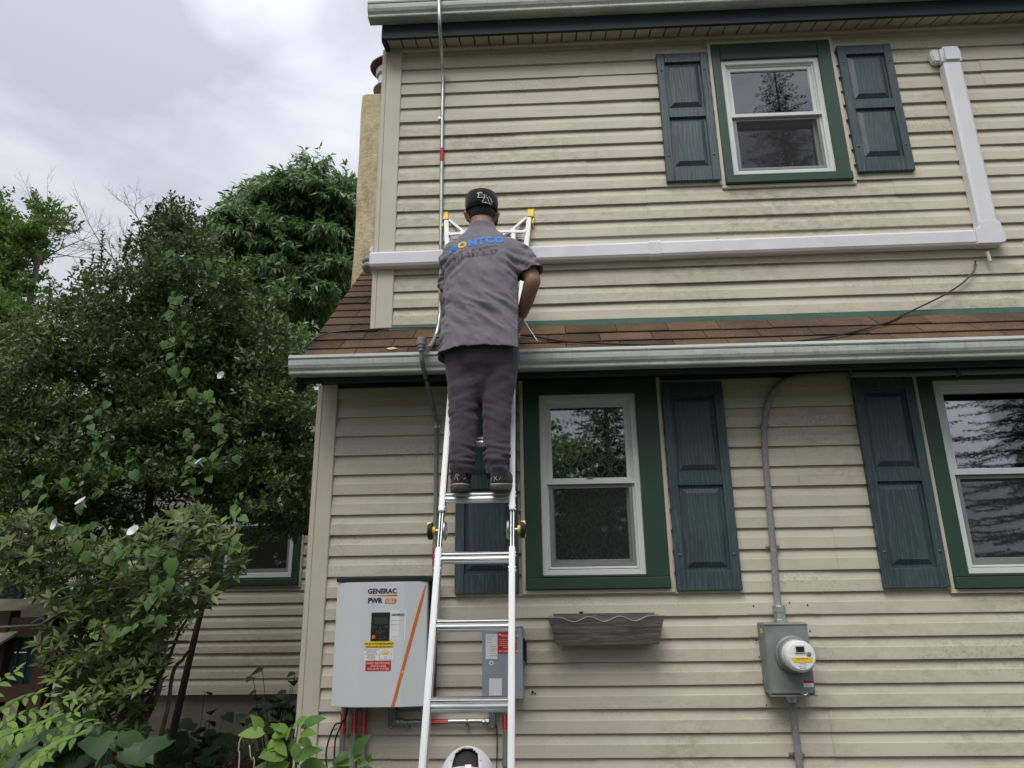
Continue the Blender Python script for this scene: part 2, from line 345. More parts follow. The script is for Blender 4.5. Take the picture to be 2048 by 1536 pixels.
# ------------------------------------------------------------------ ground
D, U, E_ = 4.065, 4.12, .1143          # lower wall plane, dormer wall plane, siding course height
def ground_z(x, y):
    t = min(1, max(0, (y-4.6)/2.2)); s = min(1, max(0, (-1.2-x)/1.2)); t = t*t*(3-2*t); s = s*s*(3-2*s)
    return .42*t*s + .03*noise.noise(Vector((x*.8, y*.8, 0)))
def make_ground():
    xs = [-400, -120, -50, -20]+list(np.linspace(-12, 12, 61))+[20, 50, 120, 400]; ys = [-400, -120, -50, -20]+list(np.linspace(-10, 14, 61))+[20, 50, 120, 400]
    vs = [(x, y, ground_z(x, y) if abs(x) < 15 and abs(y) < 15 else 0) for y in ys for x in xs]; n = len(xs)
    fs = [(j*n+i, j*n+i+1, (j+1)*n+i+1, (j+1)*n+i) for j in range(len(ys)-1) for i in range(n-1)]
    k = NM('lawn_and_soil'); g = k.ramp(k.noise(3, 8, .7), .3, .7, (.045, .055, .025), (.10, .12, .06))
    so_ = k.ramp(k.noise(20, 8, .7), .3, .7, (.02, .013, .008), (.06, .042, .028))
    sp = k.n('ShaderNodeSeparateXYZ'); k.l(k.tc.outputs['Object'], sp.inputs[0])
    f = k.math('MULTIPLY', k.math('GREATER_THAN', k.math('ADD', sp.outputs['Y'], k.noise(2, 4)), 3.4), k.math('LESS_THAN', sp.outputs['Y'], 9.))
    k.col(k.mix(f, g, so_)); k.bump(k.noise(40, 8, .7), 1, .03); k.set(.95)
    mb = MB(); mb.add(vs, fs); o = mb.build('ground', k.m, None, smooth=2); tag(o, kind='structure', label='dark soil and lawn around the house')
make_ground()

# ------------------------------------------------------------------ house
house = empty('house', (1.5, D, 0), 'two storey house clad in beige vinyl siding with green window trim and brown shingle roof', 'house')
PROF = [(.001, .001), (.0185, 0), (.0185, .004), (.0150, .060), (.0125, .066), (.0075, .084), (.003, .104), (.001, .1160)]
def plank(x0, x1, Y, zb, h=E_, prof=PROF, extra=0, name='siding_plank', parent=house, clip=None, mat=None, lo=None):
    n = max(2, int((x1-x0)/.3)+1); vs = []
    xs = np.linspace(x0, x1, n); m = len(prof)
    for x in xs:
        wz = .0024*noise.noise(Vector((x*1.3, zb*7, Y))); wo = .0026*noise.noise(Vector((x*1.1, zb*9, Y+3)))
        for o, z in prof:
            z = z*h/E_
            vs.append((x, Y-o-extra-wo*(o > .002), zb+z+wz))
    fs = [(i*m+j, (i+1)*m+j, (i+1)*m+j+1, i*m+j+1) for i in range(n-1) for j in range(m-1)]
    fs += [tuple(range(m)), tuple(range((n-1)*m, n*m))[::-1]]
    if clip is not None: vs = [(x, y, min(z, clip)) for x, y, z in vs]
    if lo is not None: vs = [(x, y, max(z, lo)) for x, y, z in vs]
    mb = MB(); mb.add(vs, fs); return mb.build(name, mat or M['vinyl'], parent)
def rows(x0, x1, Y, z0, n, openings, h=E_, seams=(), parent=house, ztop=None, mat=None):
    """n courses downwards from the one whose bottom is at z0"""
    for i in range(n):
        zb = z0-i*h; segs = [(x0, x1)]
        for (a, b, c, d) in openings:
            if zb+h > c+.02 and zb < d-.02:
                if zb < c: plank(a-.01, b+.01, Y, zb, h, parent=parent, clip=c+.012, mat=mat, extra=.0006)
                segs = [q for (p, r) in segs for q in (((p, min(r, a)) if p < a else None), ((max(p, b), r) if r > b else None)) if q]
        cuts = []
        for p, r in segs:
            ss = sorted(s for (s, pair) in seams if (i//2) % 3 == pair and p+.15 < s < r-.15)
            q = [p]+ss+[r]
            for j in range(len(q)-1): cuts.append((q[j]-(.02 if j else 0), q[j+1], .0030*((j+i//2) % 2)))
        for p, r, ex in cuts: plank(p, r, Y, zb, h, extra=ex, parent=parent, clip=ztop, mat=mat)
# windows: name, plane Y, casing outer (x0,x1,z0,z1), white frame (x0,x1,z0,z1), split z
W1 = dict(Y=D, c=(-.120, .712, 1.765, 2.985), w=(-.004, .563, 1.863, 2.895), split=2.385)
W2 = dict(Y=U, c=(1.222, 2.078, 4.270, 5.405), w=(1.304, 1.968, 4.367, 5.275), split=4.835)
W3 = dict(Y=D, c=(2.168, 3.330, 1.740, 2.985), w=(2.278, 3.220, 1.840, 2.925), split=2.395)
def opening(W): return W['c']
XR = 6.2
low_open = [opening(W1), opening(W3)]
rows(-1.205, XR, D, 2.902, 24, low_open+[], seams=((.95, 0), (1.62, 1), (.25, 2), (1.47, 2), (4.2, 1), (3.5, 0), (-.8, 2)), ztop=None)
plank(-1.205, XR, D, 2.902+E_, clip=2.995)
rows(-.905, XR, U, 5.103, 16, [opening(W2)], seams=((2.33, 1), (2.22, 0), (3.9, 2), (-.1, 2), (.35, 0), (.75, 1), (1.9, 2), (3.05, 0)))
for zb, h in ((5.1985, E_), (5.1985+E_, E_), (5.1985+2*E_, .06)):
    for a, b in ((-.905, 1.222), (2.078, XR)) if zb < 5.37 else ((-.905, XR),): plank(a, b, U, zb, h)
# the short cut course under them
for a, b in ((-.905, 1.222), (2.078, XR)): plank(a, b, U, 5.103+.0, .0955, extra=.0004) if False else None

def wall_body():
    """sheathing behind the courses, with holes for the windows"""
    mb = MB()
    def sheet(x0, x1, z0, z1, Y, th, W):
        xs = [x0]; cur = x0
        for w in W:
            a, b, c, d = w['w']; mb.box(cur, a, Y+.002, Y+th, z0, z1); mb.box(a, b, Y+.002, Y+th, z0, c); mb.box(a, b, Y+.002, Y+th, d, z1); cur = b
        mb.box(cur, x1, Y+.002, Y+th, z0, z1)
    sheet(-1.30, XR, -.1, 3.0, D, .14, [W1, W3]); mb.build('front_wall', M['vinyl_trim'], house)
    mb = MB(); mb.v = []; mb.f = []; mb.m = []
    def sheet2():
        x0, x1, z0, z1, Y, th = -1.03, XR, 3.30, 5.50, U, .14
        cur = x0
        for w in [W2]:
            a, b, c, d = w['w']; mb.box(cur, a, Y+.002, Y+th, z0, z1); mb.box(a, b, Y+.002, Y+th, z0, c); mb.box(a, b, Y+.002, Y+th, d, z1); cur = b
        mb.box(cur, x1, Y+.002, Y+th, z0, z1)
    sheet2(); mb.build('dormer_wall', M['vinyl_trim'], house)
    mb = MB(); mb.prism([(D+.145, -.1), (11.1, -.1), (11.1, 3.25), (7.6, 6.45), (D+.145, 3.25)], -1.30, -1.12, lambda a, b, d: (d, a, b)); mb.build('side_wall', M['vinyl'], house)
    mb = MB(); mb.prism([(U+.145, 3.4), (7.0, 6.05), (U+.145, 5.5)], -1.03, -.9, lambda a, b, d: (d, a, b)); mb.build('dormer_cheek', M['vinyl'], house)
wall_body()
# corner posts (a rounded bead, a groove and a flat face)
def post(x0, x1, Y, z0, z1):
    b = x0+.036
    poly = [(x0, Y+.12), (x0, Y-.018), (x0+.006, Y-.0265), (b-.005, Y-.0275), (b-.003, Y-.022), (b+.001, Y-.022), (b+.002, Y-.0285), (x1-.004, Y-.0275), (x1, Y-.024), (x1, Y+.001), (x0+.02, Y+.12)]
    mb = MB(); mb.prism(poly, z0, z1, lambda a, c, d: (a, c, d)); mb.build('corner_post', M['vinyl_trim'], house)
post(-1.328, -1.205, D, .0, 2.992); post(-1.045, -.905, U, 3.36, 5.482)

def make_window(W, curtain, lock=True, parent=house, cm=None):
    Y = W['Y']; cx0, cx1, cz0, cz1 = W['c']; x0, x1, z0, z1 = W['w']; g = M['green']
    win = empty_part('window', parent)
    # green casing boards
    mb = MB(); mb.box(cx0+.024, x0, Y-.030, Y+.05, cz0+.085, cz1-.002); mb.build('casing_board', g, win, bevel=.003)
    mb = MB(); mb.box(x1, cx1-.024, Y-.030, Y+.05, cz0+.085, cz1-.002); mb.build('casing_board', g, win, bevel=.003)
    mb = MB(); mb.box(x0+.001, x1-.001, Y-.0295, Y+.05, z1, cz1-.003); mb.build('casing_board', g, win, bevel=.003)
    mb = MB(); mb.box(cx0+.025, cx1-.025, Y-.052, Y+.05, cz0+.024, cz0+.084); mb.box(x0+.001, x1-.001, Y-.034, Y+.05, cz0+.085, z0-.001); mb.build('sill', g, win, bevel=.004)
    mb = MB()
    mb.box(cx0, cx0+.0225, Y-.028, Y+.02, cz0+.0225, cz1); mb.box(cx1-.0225, cx1, Y-.028, Y+.02, cz0+.0225, cz1); mb.box(cx0, cx1, Y-.0285, Y+.02, cz0, cz0+.022)
    if Y == U: mb.box(cx0, cx1, Y-.0285, Y+.02, cz1+.0005, cz1+.022)
    mb.build('trim_channel', M['vinyl_trim'], win, bevel=.002)
    # white main frame with a stepped inner edge
    mb = MB(); a = .034; ya = Y-.012; yb = Y+.09
    for (p, q, r, s_) in ((x0, x0+a, z0, z1), (x1-a, x1, z0, z1), (x0+a, x1-a, z1-a, z1), (x0+a, x1-a, z0, z0+a*.9)): mb.box(p, q, ya, yb, r, s_)
    b = a+.012; yc = Y+.004
    for (p, q, r, s_) in ((x0+a, x0+b, z0+a, z1-a), (x1-b, x1-a, z0+a, z1-a), (x0+b, x1-b, z1-b, z1-a), (x0+b, x1-b, z0+a, z0+a+.012)): mb.box(p, q, yc, yb, r, s_)
    mb.build('frame', M['white'], win, bevel=.002)
    sp = W['split']; xi0, xi1 = x0+b, x1-b
    def sash(n, za, zb, yf, stile, bot, top, fm=M['white']):
        mb = MB(); mb.box(xi0, xi0+stile, yf, yf+.03, za, zb); mb.box(xi1-stile, xi1, yf, yf+.03, za, zb)
        mb.box(xi0+stile, xi1-stile, yf, yf+.03, za, za+bot); mb.box(xi0+stile, xi1-stile, yf, yf+.03, zb-top, zb)
        return mb.build('sash', fm, win, bevel=.002)
    sash('sash', sp-.012, z1-b, Y+.012, .024, .03, .026)
    sash('sash', z0+a+.012, sp+.02, Y+.046, .03, .04, .03)
    mb = MB(); mb.box(xi0+.024, xi1-.024, Y+.024, Y+.028, sp+.018, z1-b-.026); mb.build('pane', M['glass'], win)
    mb = MB(); mb.box(xi0+.03, xi1-.03, Y+.060, Y+.064, z0+a+.052, sp-.01); mb.build('pane', M['glass'], win)
    # meeting rail + half screen
    mb = MB(); mb.box(x0+a*.7, x1-a*.7, Y-.014, Y+.011, sp-.020, sp+.004); mb.box(x0+a*.7, x0+a, Y-.0135, Y-.0125, z0+a, sp-.020); mb.box(x1-a, x1-a*.7, Y-.0135, Y-.0125, z0+a, sp-.020)
    mb.build('meeting_rail', M['white'], win, bevel=.0015)
    s0, s1, t0, t1 = xi0+.001, xi1-.001, z0+a+.013, sp-.022
    mb = MB(); q = .020
    mb.box(s0, s0+q, Y+.004, Y+.011, t0, t1); mb.box(s1-q, s1, Y+.004, Y+.011, t0, t1); mb.box(s0+q, s1-q, Y+.004, Y+.011, t0, t0+q); mb.box(s0+q, s1-q, Y+.004, Y+.011, t1-q, t1)
    mb.build('screen_frame', M['greyframe'], win, bevel=.001)
    mb = MB(); mb.box(s0+q, s1-q, Y+.0070, Y+.0075, t0+q, t1-q); mb.build('insect_screen', M['screen'], win)
    if lock:
        xm = (x0+x1)/2; mb = MB(); mb.box(xm-.02, xm+.02, Y+.002, Y+.02, sp+.004, sp+.014); mb.box(xm-.008, xm+.014, Y-.004, Y+.01, sp+.014, sp+.022); mb.build('sash_lock', M['greyframe'], win, bevel=.002)
    # folded curtain and the dark room
    n = 60; vs = []; Yc = Y+.12
    for i in range(n+1):
        x = x0+(x1-x0)*i/n; y = Yc+.012*math.sin(i*.9)+.01*noise.noise(Vector((x*5, 0, Y)))
        vs += [(x, y, z0), (x, y, z1)]
    mb = MB(); mb.add(vs, [(2*i, 2*i+2, 2*i+3, 2*i+1) for i in range(n)])
    c = mb.build('curtain', curtain, win, smooth=2)
    if cm: c.scale = cm
    mb = MB(); yb2 = Y+.9
    mb.add([(x0, Y+.1, z0), (x1, Y+.1, z0), (x1, Y+.1, z1), (x0, Y+.1, z1), (x0, yb2, z0), (x1, yb2, z0), (x1, yb2, z1), (x0, yb2, z1)], [(4, 5, 6, 7), (0, 1, 5, 4), (1, 2, 6, 5), (2, 3, 7, 6), (3, 0, 4, 7)])
    mb.build('room', M['dark'], win)
    return win
def empty_part(name, parent):
    o = bpy.data.objects.new(name, None); COL.objects.link(o); o.parent = parent; o.location = -parent.location; o.empty_display_size = .05; return o
dark_sheer = M_plain('dark_curtain', (.035, .033, .033), .95, var=.4, scale=10)
make_window(W1, M['lattice']); make_window(W2, M['sheer'], False); make_window(W3, dark_sheer, False)

# shutters with two raised panels
def make_shutter(x0, x1, z0, z1, Y, parent=house, split=.5):
    sh = empty_part('shutter', parent); m = M['shutter']; wf = .052; zs = z0+(z1-z0)*split; f = Y-.046; b = Y-.017
    for a, c in ((x0, x0+wf), (x1-wf, x1)): mb = MB(); mb.box(a, c, f, b, z0, z1); mb.build('stile', m, sh, bevel=.003)
    for a, c in ((z0+.001, z0+.105), (zs-.036, zs+.036), (z1-.075, z1-.001)): mb = MB(); mb.box(x0+wf, x1-wf, f+.0015, b, a, c); mb.build('cross_rail', m, sh, bevel=.003)
    for a, c in ((z0+.105, zs-.036), (zs+.036, z1-.075)):
        mb = MB(); mb.box(x0+wf, x1-wf, f+.020, b, a, c); p, q = x0+wf+.012, x1-wf-.012; r, s_ = a+.014, c-.014; g = .030
        vs = [(p, f+.0205, r), (q, f+.0205, r), (q, f+.0205, s_), (p, f+.0205, s_), (p+g, f+.003, r+g), (q-g, f+.003, r+g), (q-g, f+.003, s_-g), (p+g, f+.003, s_-g)]
        mb.add(vs, [(4, 5, 6, 7), (0, 1, 5, 4), (1, 2, 6, 5), (2, 3, 7, 6), (3, 0, 4, 7)]); mb.build('raised_panel', m, sh)
    for x in (x0+.028, x1-.028):
        for z in (z0+.19, z1-.14):
            mb = MB(); mb.lathe([(.0085, -.001), (.0085, .002), (.006, .0045), (.002, .0055)], (x, f, z), (0, -1, 0), 10); mb.build('bolt', M['shutbolt'], sh, smooth=True)
    return sh
M['shutbolt'] = M_plain('painted_bolt', (.06, .10, .12), .4)
make_shutter(-.489, -.135, 1.772, 2.945, D, split=.515); make_shutter(.718, 1.068, 1.772, 2.945, D, split=.515); make_shutter(1.815, 2.163, 1.770, 2.945, D, split=.515)
make_shutter(.865, 1.213, 4.325, 5.330, U, split=.52); make_shutter(2.092, 2.452, 4.345, 5.335, U, split=.52); make_shutter(3.365, 3.715, 4.345, 5.335, U, split=.52)
make_shutter(3.34, 3.69, 1.770, 2.945, D, split=.515)

# main roof: shingle tabs on a slope, cut by the dormer
SL = .93; KS = math.sqrt(1+SL*SL); EY, EZ = 3.70, 2.985
def rp_(x, s, o=0): return Vector((x, EY+s/KS-o*SL/KS, EZ+s*SL/KS+o/KS))
roof = empty_part('roof', house)
XL = -1.354
mb = MB(); L1_ = 5.34
mb.prism([(0, -.002), (L1_, -.002), (L1_, -.06), (0, -.06)], XL+.012, -1.05, lambda a, b, d: rp_(d, a, b)); mb.build('roof_deck', M['dark'], roof)
mb = MB(); mb.prism([(0, -.002), (.62, -.002), (.62, -.06), (0, -.06)], -1.05, XR, lambda a, b, d: rp_(d, a, b)); mb.build('roof_deck', M['dark'], roof)
cnt = 0
for r in range(41):
    s0 = r*.13-.012; x = XL; xr = XR if s0 < .45 else -.985
    first = .305 if r % 2 else .305*.62
    jit = rng.uniform(-.02, .02)
    while x < xr-.02:
        wd = (first+jit if x == XL else .305); x2 = min(x+wd, xr)
        if xr-x2 < .05: x2 = xr
        if s0 < .45 or x2 > XL: 
            t = .0055+rng.uniform(0, .002); lift = rng.uniform(0, .003); j2 = rng.uniform(-.003, .003)
            g = .0022
            P = [rp_(x+g, s0+j2, .003+lift), rp_(x2-g, s0+j2, .003+lift), rp_(x2-g, s0+.15, .0005), rp_(x+g, s0+.15, .0005),
                 rp_(x+g, s0+j2, .003+lift+t+.004), rp_(x2-g, s0+j2, .003+lift+t+.004), rp_(x2-g, s0+.15, .004), rp_(x+g, s0+.15, .004)]
            mb = MB(); mb.add(P, [(0, 3, 2, 1), (4, 5, 6, 7), (0, 1, 5, 4), (1, 2, 6, 5), (2, 3, 7, 6), (3, 0, 4, 7)]); 
            if cnt < 290: mb.build('shingle', M['shingle'], roof); cnt += 1
            else:
                if 'rest' not in globals(): rest = MB()
                rest.add(mb.v, mb.f)
        x = x2
if 'rest' in globals(): rest.build('shingle', M['shingle'], roof, kind='stuff')
mb = MB(); mb.add([rp_(XL, 5.34, .01), rp_(XR, 5.34, .01), (XR, 11.4, 2.985), (XL, 11.4, 2.985)], [(0, 1, 2, 3)]); mb.build('rear_slope', M['shingle'], roof)
# rake edge
mb = MB(); mb.prism([(-.03, -.012), (5.34, -.012), (5.34, -.13), (-.03, -.13)], XL+.006, XL+.03, lambda a, b, d: rp_(d, a, b)); mb.build('rake_board', M['darkgreen'], roof)
# pale repair spots and nail stains on the shingles
mb = MB()
def blob(c, r, n=9):
    vs = [rp_(c[0]+r*1.6*math.cos(2*PI*i/n)*(1+.35*rng.uniform(-1, 1)), c[1]+r*math.sin(2*PI*i/n)*(1+.3*rng.uniform(-1, 1)), .0165) for i in range(n)]; mb.add(vs, [tuple(range(n))])
blob((-.845, .21), .017); mb.build('sealant_patch', M['caulk'], roof)
# wall flashing above the shingles
mb = MB()
mb.prism([(U-.026, 3.352), (U-.001, 3.352), (U-.001, 3.392), (U-.026, 3.386)], -.925, XR, lambda a, b, d: (d, a, b)); mb.build('flashing', M['flashing'], house)
mb = MB(); mb.box(-1.0, XR, U-.014, U-.002, 3.384, 3.3965); mb.build('starter_strip', M['black'], house)

# K-style gutters
def gutter(x0, x1, yf, zt, h, dpt, wall_y):
    """front lip at yf, top zt"""
    k = h/.115
    pr = [(yf+dpt, zt+.004), (yf+dpt, zt-h), (yf+.030*k, zt-h), (yf+.026*k, zt-h+.006), (yf+.026*k, zt-h+.020*k), (yf+.020*k, zt-h+.028*k), (yf+.012*k, zt-h+.036*k), (yf+.004*k, zt-h+.055*k), (yf+.002*k, zt-h+.078*k), (yf+.003*k, zt-.022*k), (yf-.003, zt-.020*k), (yf-.004, zt), (yf+.012, zt), (yf+.014, zt-.010), (yf+.008, zt-.012), (yf+.008, zt-h+.06*k), (yf+.034*k, zt-h+.008), (yf+dpt-.003, zt-h+.008), (yf+dpt-.003, zt+.004)]
    gt = empty_part('gutter', house); mb = MB(); mb.box(x0, x1, yf-.0055, yf+.013, zt+.0005, zt+.003); mb.box(x0, x1, yf-.0055, yf-.0038, zt-.012, zt+.0005); mb.build('lip', M['white'], gt); mb = MB(); n = len(pr)
    xs = np.arange(x0, x1+.01, .6); vs = []
    for x in xs:
        dz = .0022*noise.noise(Vector((x*1.2, zt, 0))); vs += [(x, a, b+dz) for a, b in pr]
    fs = [(i*n+j, (i+1)*n+j, (i+1)*n+(j+1) % n, i*n+(j+1) % n) for i in range(len(xs)-1) for j in range(n)]
    fs += [tuple(range(n)), tuple(range((len(xs)-1)*n, len(xs)*n))[::-1]]
    mb.add(vs, fs); mb.build('trough', M['gutter'], gt)
    cap = pr[1:12]+[(yf+dpt, zt)]
    mb = MB(); mb.prism(cap, x0-.003, x0+.002, lambda a, b, d: (d, a, b)); mb.build('end_cap', M['gutter'], gt)
    # drips and grit on the lip
    mb = MB()
    for q in range(26):
        x = rng.uniform(x0, x1); mb.obox((x, yf+.003, zt+.003), (1, 0, 0), (0, 1, 0), (0, 0, 1), rng.uniform(.003, .01), .006, .003)
    mb.build('debris', M['barkpale'], gt, kind='stuff')
gutter(-1.364, XR, 3.628, 3.034, .098, .092, D)
gutter(-1.096, XR, 3.835, 5.655, .112, .1, U)
# lower soffit and fascia
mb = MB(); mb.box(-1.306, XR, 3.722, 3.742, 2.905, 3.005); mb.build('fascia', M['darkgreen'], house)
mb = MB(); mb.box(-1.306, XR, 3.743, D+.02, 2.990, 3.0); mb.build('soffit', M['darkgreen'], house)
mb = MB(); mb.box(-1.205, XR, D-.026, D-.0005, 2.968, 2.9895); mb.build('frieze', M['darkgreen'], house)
# dormer eave: fascia, vented soffit boards, roof edge
mb = MB(); mb.prism([(3.936, 5.432), (3.958, 5.432), (3.958, 5.66), (3.936, 5.66)], -1.018, XR, lambda a, b, d: (d, a, b)); mb.build('fascia', M['darkgreen'], house)
mb = MB(); mb.prism([(3.959, 5.425), (U+.03, 5.478), (U+.03, 5.75), (3.959, 5.66)], -1.022, -.996, lambda a, b, d: (d, a, b)); mb.build('rake_board', M['darkgreen'], house)
SZ0, SZ1 = 5.440, 5.486       # soffit rises a little towards the wall
sof = empty_part('soffit', house)
x = -.993; pw = .101
def pt(a, d, o): return (a, 3.960+d*(U-.006-3.960), SZ0+d*(SZ1-SZ0)+o)
while x < XR:
    x2 = x+pw; mb = MB(); a, b = x+.005, x2-.005
    vs = [pt(a, 0, 0), pt(b, 0, 0), pt(b, 1, 0), pt(a, 1, 0), pt(a, 0, .012), pt(b, 0, .012), pt(b, 1, .012), pt(a, 1, .012)]
    mb.add(vs, [(0, 1, 2, 3), (7, 6, 5, 4), (0, 4, 5, 1), (1, 5, 6, 2), (2, 6, 7, 3), (3, 7, 4, 0)])
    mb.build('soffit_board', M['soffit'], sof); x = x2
mb = MB(); mb.add([pt(-.994, 0, .013), pt(XR, 0, .013), pt(XR, 1, .013), pt(-.994, 1, .013)], [(0, 1, 2, 3)]); mb.build('soffit_groove', M['rust'], sof)
mb = MB(); mb.prism([(U-.040, 5.455), (U-.0175, 5.452), (U-.0175, 5.486), (U-.034, 5.480)], -.905, XR, lambda a, b, d: (d, a, b)); mb.build('frieze_trim', M['vinyl_trim'], house)
mb = MB(); mb.prism([(3.90, 5.662), (7.5, 6.68), (7.5, 6.74), (3.90, 5.70)], -1.05, XR, lambda a, b, d: (d, a, b)); mb.build('dormer_roof', M['shingle'], house)

# patches of spare siding around the meter
for i in range(5):
    zb = 2.902-(11+i)*E_ 
    for a, b in (((1.085+.002*i, 1.445-.003*i),) if i == 0 else ((1.085+.004*(i % 2), 1.16), (1.33, 1.435+.006*(i % 2)))):
        plank(a, b, D, zb+.0035, E_*.97, extra=.0045, name='siding_patch')
mb = MB()
for (px, py) in ((1507, 1212), (1579, 1205), (1615, 1210), (1620, 1262), (1512, 1281), (1518, 1314), (1526, 1362), (1533, 1410), (1634, 1412)):
    p = at(px, py, D-.0222); mb.lathe([(.0042, 0), (.0042, .0015)], p, (0, -1, 0), 8)
mb.build('nail_hole', M['ink'], house)
# two open holes in the siding right of the disconnect
mb = MB()
for (px, py, r) in ((1065, 1384, .0065), (1070, 1387, .005)):
    p = at(px, py, D-.0175); mb.lathe([(r, 0), (r, .0015)], p, (0, -1, 0), 9)
p = at(1064, 1389, D-.0175); mb.lathe([(.003, 0), (.003, .0015)], p, (0, -1, 0), 9); mb.build('cable_hole', M['ink'], house)

# ------------------------------------------------------------------ rear wing
wing = empty('house_wing', (-3.5, 7.2, 0), 'low rear wing in shade behind the shrubs, beige siding over a stucco base', 'house')
WY = 7.2
W4 = dict(Y=WY, c=(-3.32, -2.395, 1.875, 3.18), w=(-3.20, -2.50, 1.975, 3.06), split=2.50)
rows(-7.5, -1.302, WY, 2.99, 19, [W4['c']], parent=wing); 
for q in (3.1043, 3.2186): plank(-7.5, -1.302, WY, q, parent=wing)
make_window(W4, dark_sheer, False, parent=wing)
mb = MB()
a, b, c, d = W4['w']; mb.box(-7.5, a, WY+.002, WY+.15, .92, 3.35); mb.box(b, -1.302, WY+.002, WY+.15, .92, 3.35); mb.box(a, b, WY+.002, WY+.15, .92, c); mb.box(a, b, WY+.002, WY+.15, d, 3.35); mb.build('wall', M['vinyl_trim'], wing)
mb = MB(); mb.box(-7.5, -1.302, WY+.01, WY+.3, -.2, .915); mb.build('foundation', M['concrete'], wing)
mb = MB(); mb.box(-7.5, -1.302, WY-.025, WY-.001, .905, .93); mb.build('starter_strip', M['vinyl_trim'], wing)
mb = MB(); mb.box(-7.8, -1.302, WY-.33, WY, 3.33, 3.345); mb.build('soffit', M['darkgreen'], wing)
mb = MB(); mb.prism([(WY-.43, 3.44), (WY-.43, 3.35), (WY-.40, 3.32), (WY-.34, 3.32), (WY-.34, 3.45), (WY-.36, 3.45), (WY-.40, 3.43)], -7.8, -1.38, lambda a, b, d: (d, a, b)); mb.build('gutter', M['gutter'], wing)
wr = empty_part('roof', wing)
WS = .42; KW = math.sqrt(1+WS*WS)
def wp(x, s, o): return Vector((x, WY-.37+s/KW-o*WS/KW, 3.43+s*WS/KW+o/KW))
mb = MB(); mb.add([wp(-7.8, 0, 0), wp(-1.302, 0, 0), wp(-1.302, 2.8, 0), wp(-7.8, 2.8, 0)], [(0, 1, 2, 3)]); mb.build('roof_deck', M['dark'], wr)
cnt = 0; rest2 = MB()
for r in range(20):
    x = -7.8-(.15 if r % 2 else 0)
    while x < -1.33:
        x2 = min(x+.305, -1.305); g = .003; s0 = r*.13
        P = [wp(x+g, s0, .003), wp(x2-g, s0, .003), wp(x2-g, s0+.15, .001), wp(x+g, s0+.15, .001), wp(x+g, s0, .011), wp(x2-g, s0, .011), wp(x2-g, s0+.15, .004), wp(x+g, s0+.15, .004)]
        F6 = [(0, 3, 2, 1), (4, 5, 6, 7), (0, 1, 5, 4), (1, 2, 6, 5), (2, 3, 7, 6), (3, 0, 4, 7)]
        if x > -4.2 and r < 12:
            mb = MB(); mb.add(P, F6); mb.build('shingle', M['shingle2'] if 'shingle2' in M else M['shingle'], wr)
        else: rest2.add(P, F6)
        x = x2
rest2.build('shingle', M['shingle'], wr, kind='stuff')

# ------------------------------------------------------------------ chimney and flue
ch = empty('chimney', (-1.85, 7.9, 0), 'tall square chimney of cracked yellow stucco with rust stains behind the corner of the house', 'chimney')
def rough_box(x0, x1, y0, y1, z0, z1, n, amp):
    bm = bmesh.new(); bmesh.ops.create_cube(bm, size=1); bmesh.ops.subdivide_edges(bm, edges=bm.edges[:], cuts=n, use_grid_fill=True)
    for v in bm.verts:
        p = Vector((x0+(v.co.x+.5)*(x1-x0), y0+(v.co.y+.5)*(y1-y0), z0+(v.co.z+.5)*(z1-z0)))
        d = noise.noise_vector(p*3)*amp+noise.noise_vector(p*11)*amp*.5; v.co = p+d
    me = bpy.data.meshes.new('m'); bm.to_mesh(me); bm.free(); return me
me = rough_box(-2.15, -1.40, 7.5, 8.3, .2, 7.9, 26, .012); me.materials.append(M['stucco']); link('shaft', me, ch)
mb = MB(); mb.box(-2.13, -1.42, 7.52, 8.28, 7.902, 7.93); mb.build('mortar_cap', M['stucco'], ch, bevel=.01)
fl = empty('chimney_flue', (-1.86, 7.70, 7.93), 'white and rusty round metal flue with a conical hood on top of the yellow chimney', 'flue')
o = (-1.86, 7.70, 7.93)
mb = MB(); mb.lathe([(.15, 0), (.15, .06), (.19, .12), (.20, .16), (.14, .16), (.13, .17)], o, (0, 0, 1), 24); mb.build('storm_collar', M['rust'], fl, smooth=True)
mb = MB(); mb.lathe([(.145, .16), (.145, .34), (.12, .345)], o, (0, 0, 1), 24); mb.build('pipe', M['flue'], fl, smooth=True)
mb = MB(); mb.lathe([(.11, .34), (.11, .50), (.10, .505)], o, (0, 0, 1), 24); mb.build('inner_pipe', M['rust'], fl, smooth=True)
mb = MB(); mb.lathe([(.165, .38), (.175, .40), (.175, .46), (.165, .47)], o, (0, 0, 1), 24); mb.build('band', M['flue'], fl, smooth=True)
mb = MB(); mb.lathe([(.25, .50), (.255, .51), (.20, .58), (.02, .66), (.01, .66)], o, (0, 0, 1), 24); mb.build('hood', M['rust'], fl, smooth=True)
mb = MB()
for k in range(6):
    a = k*PI/3; mb.box(-1.86+.12*math.cos(a)-.01, -1.86+.12*math.cos(a)+.01, 7.70+.12*math.sin(a)-.01, 7.70+.12*math.sin(a)+.01, 8.40, 8.55)
mb.build('strut', M['rust'], fl)
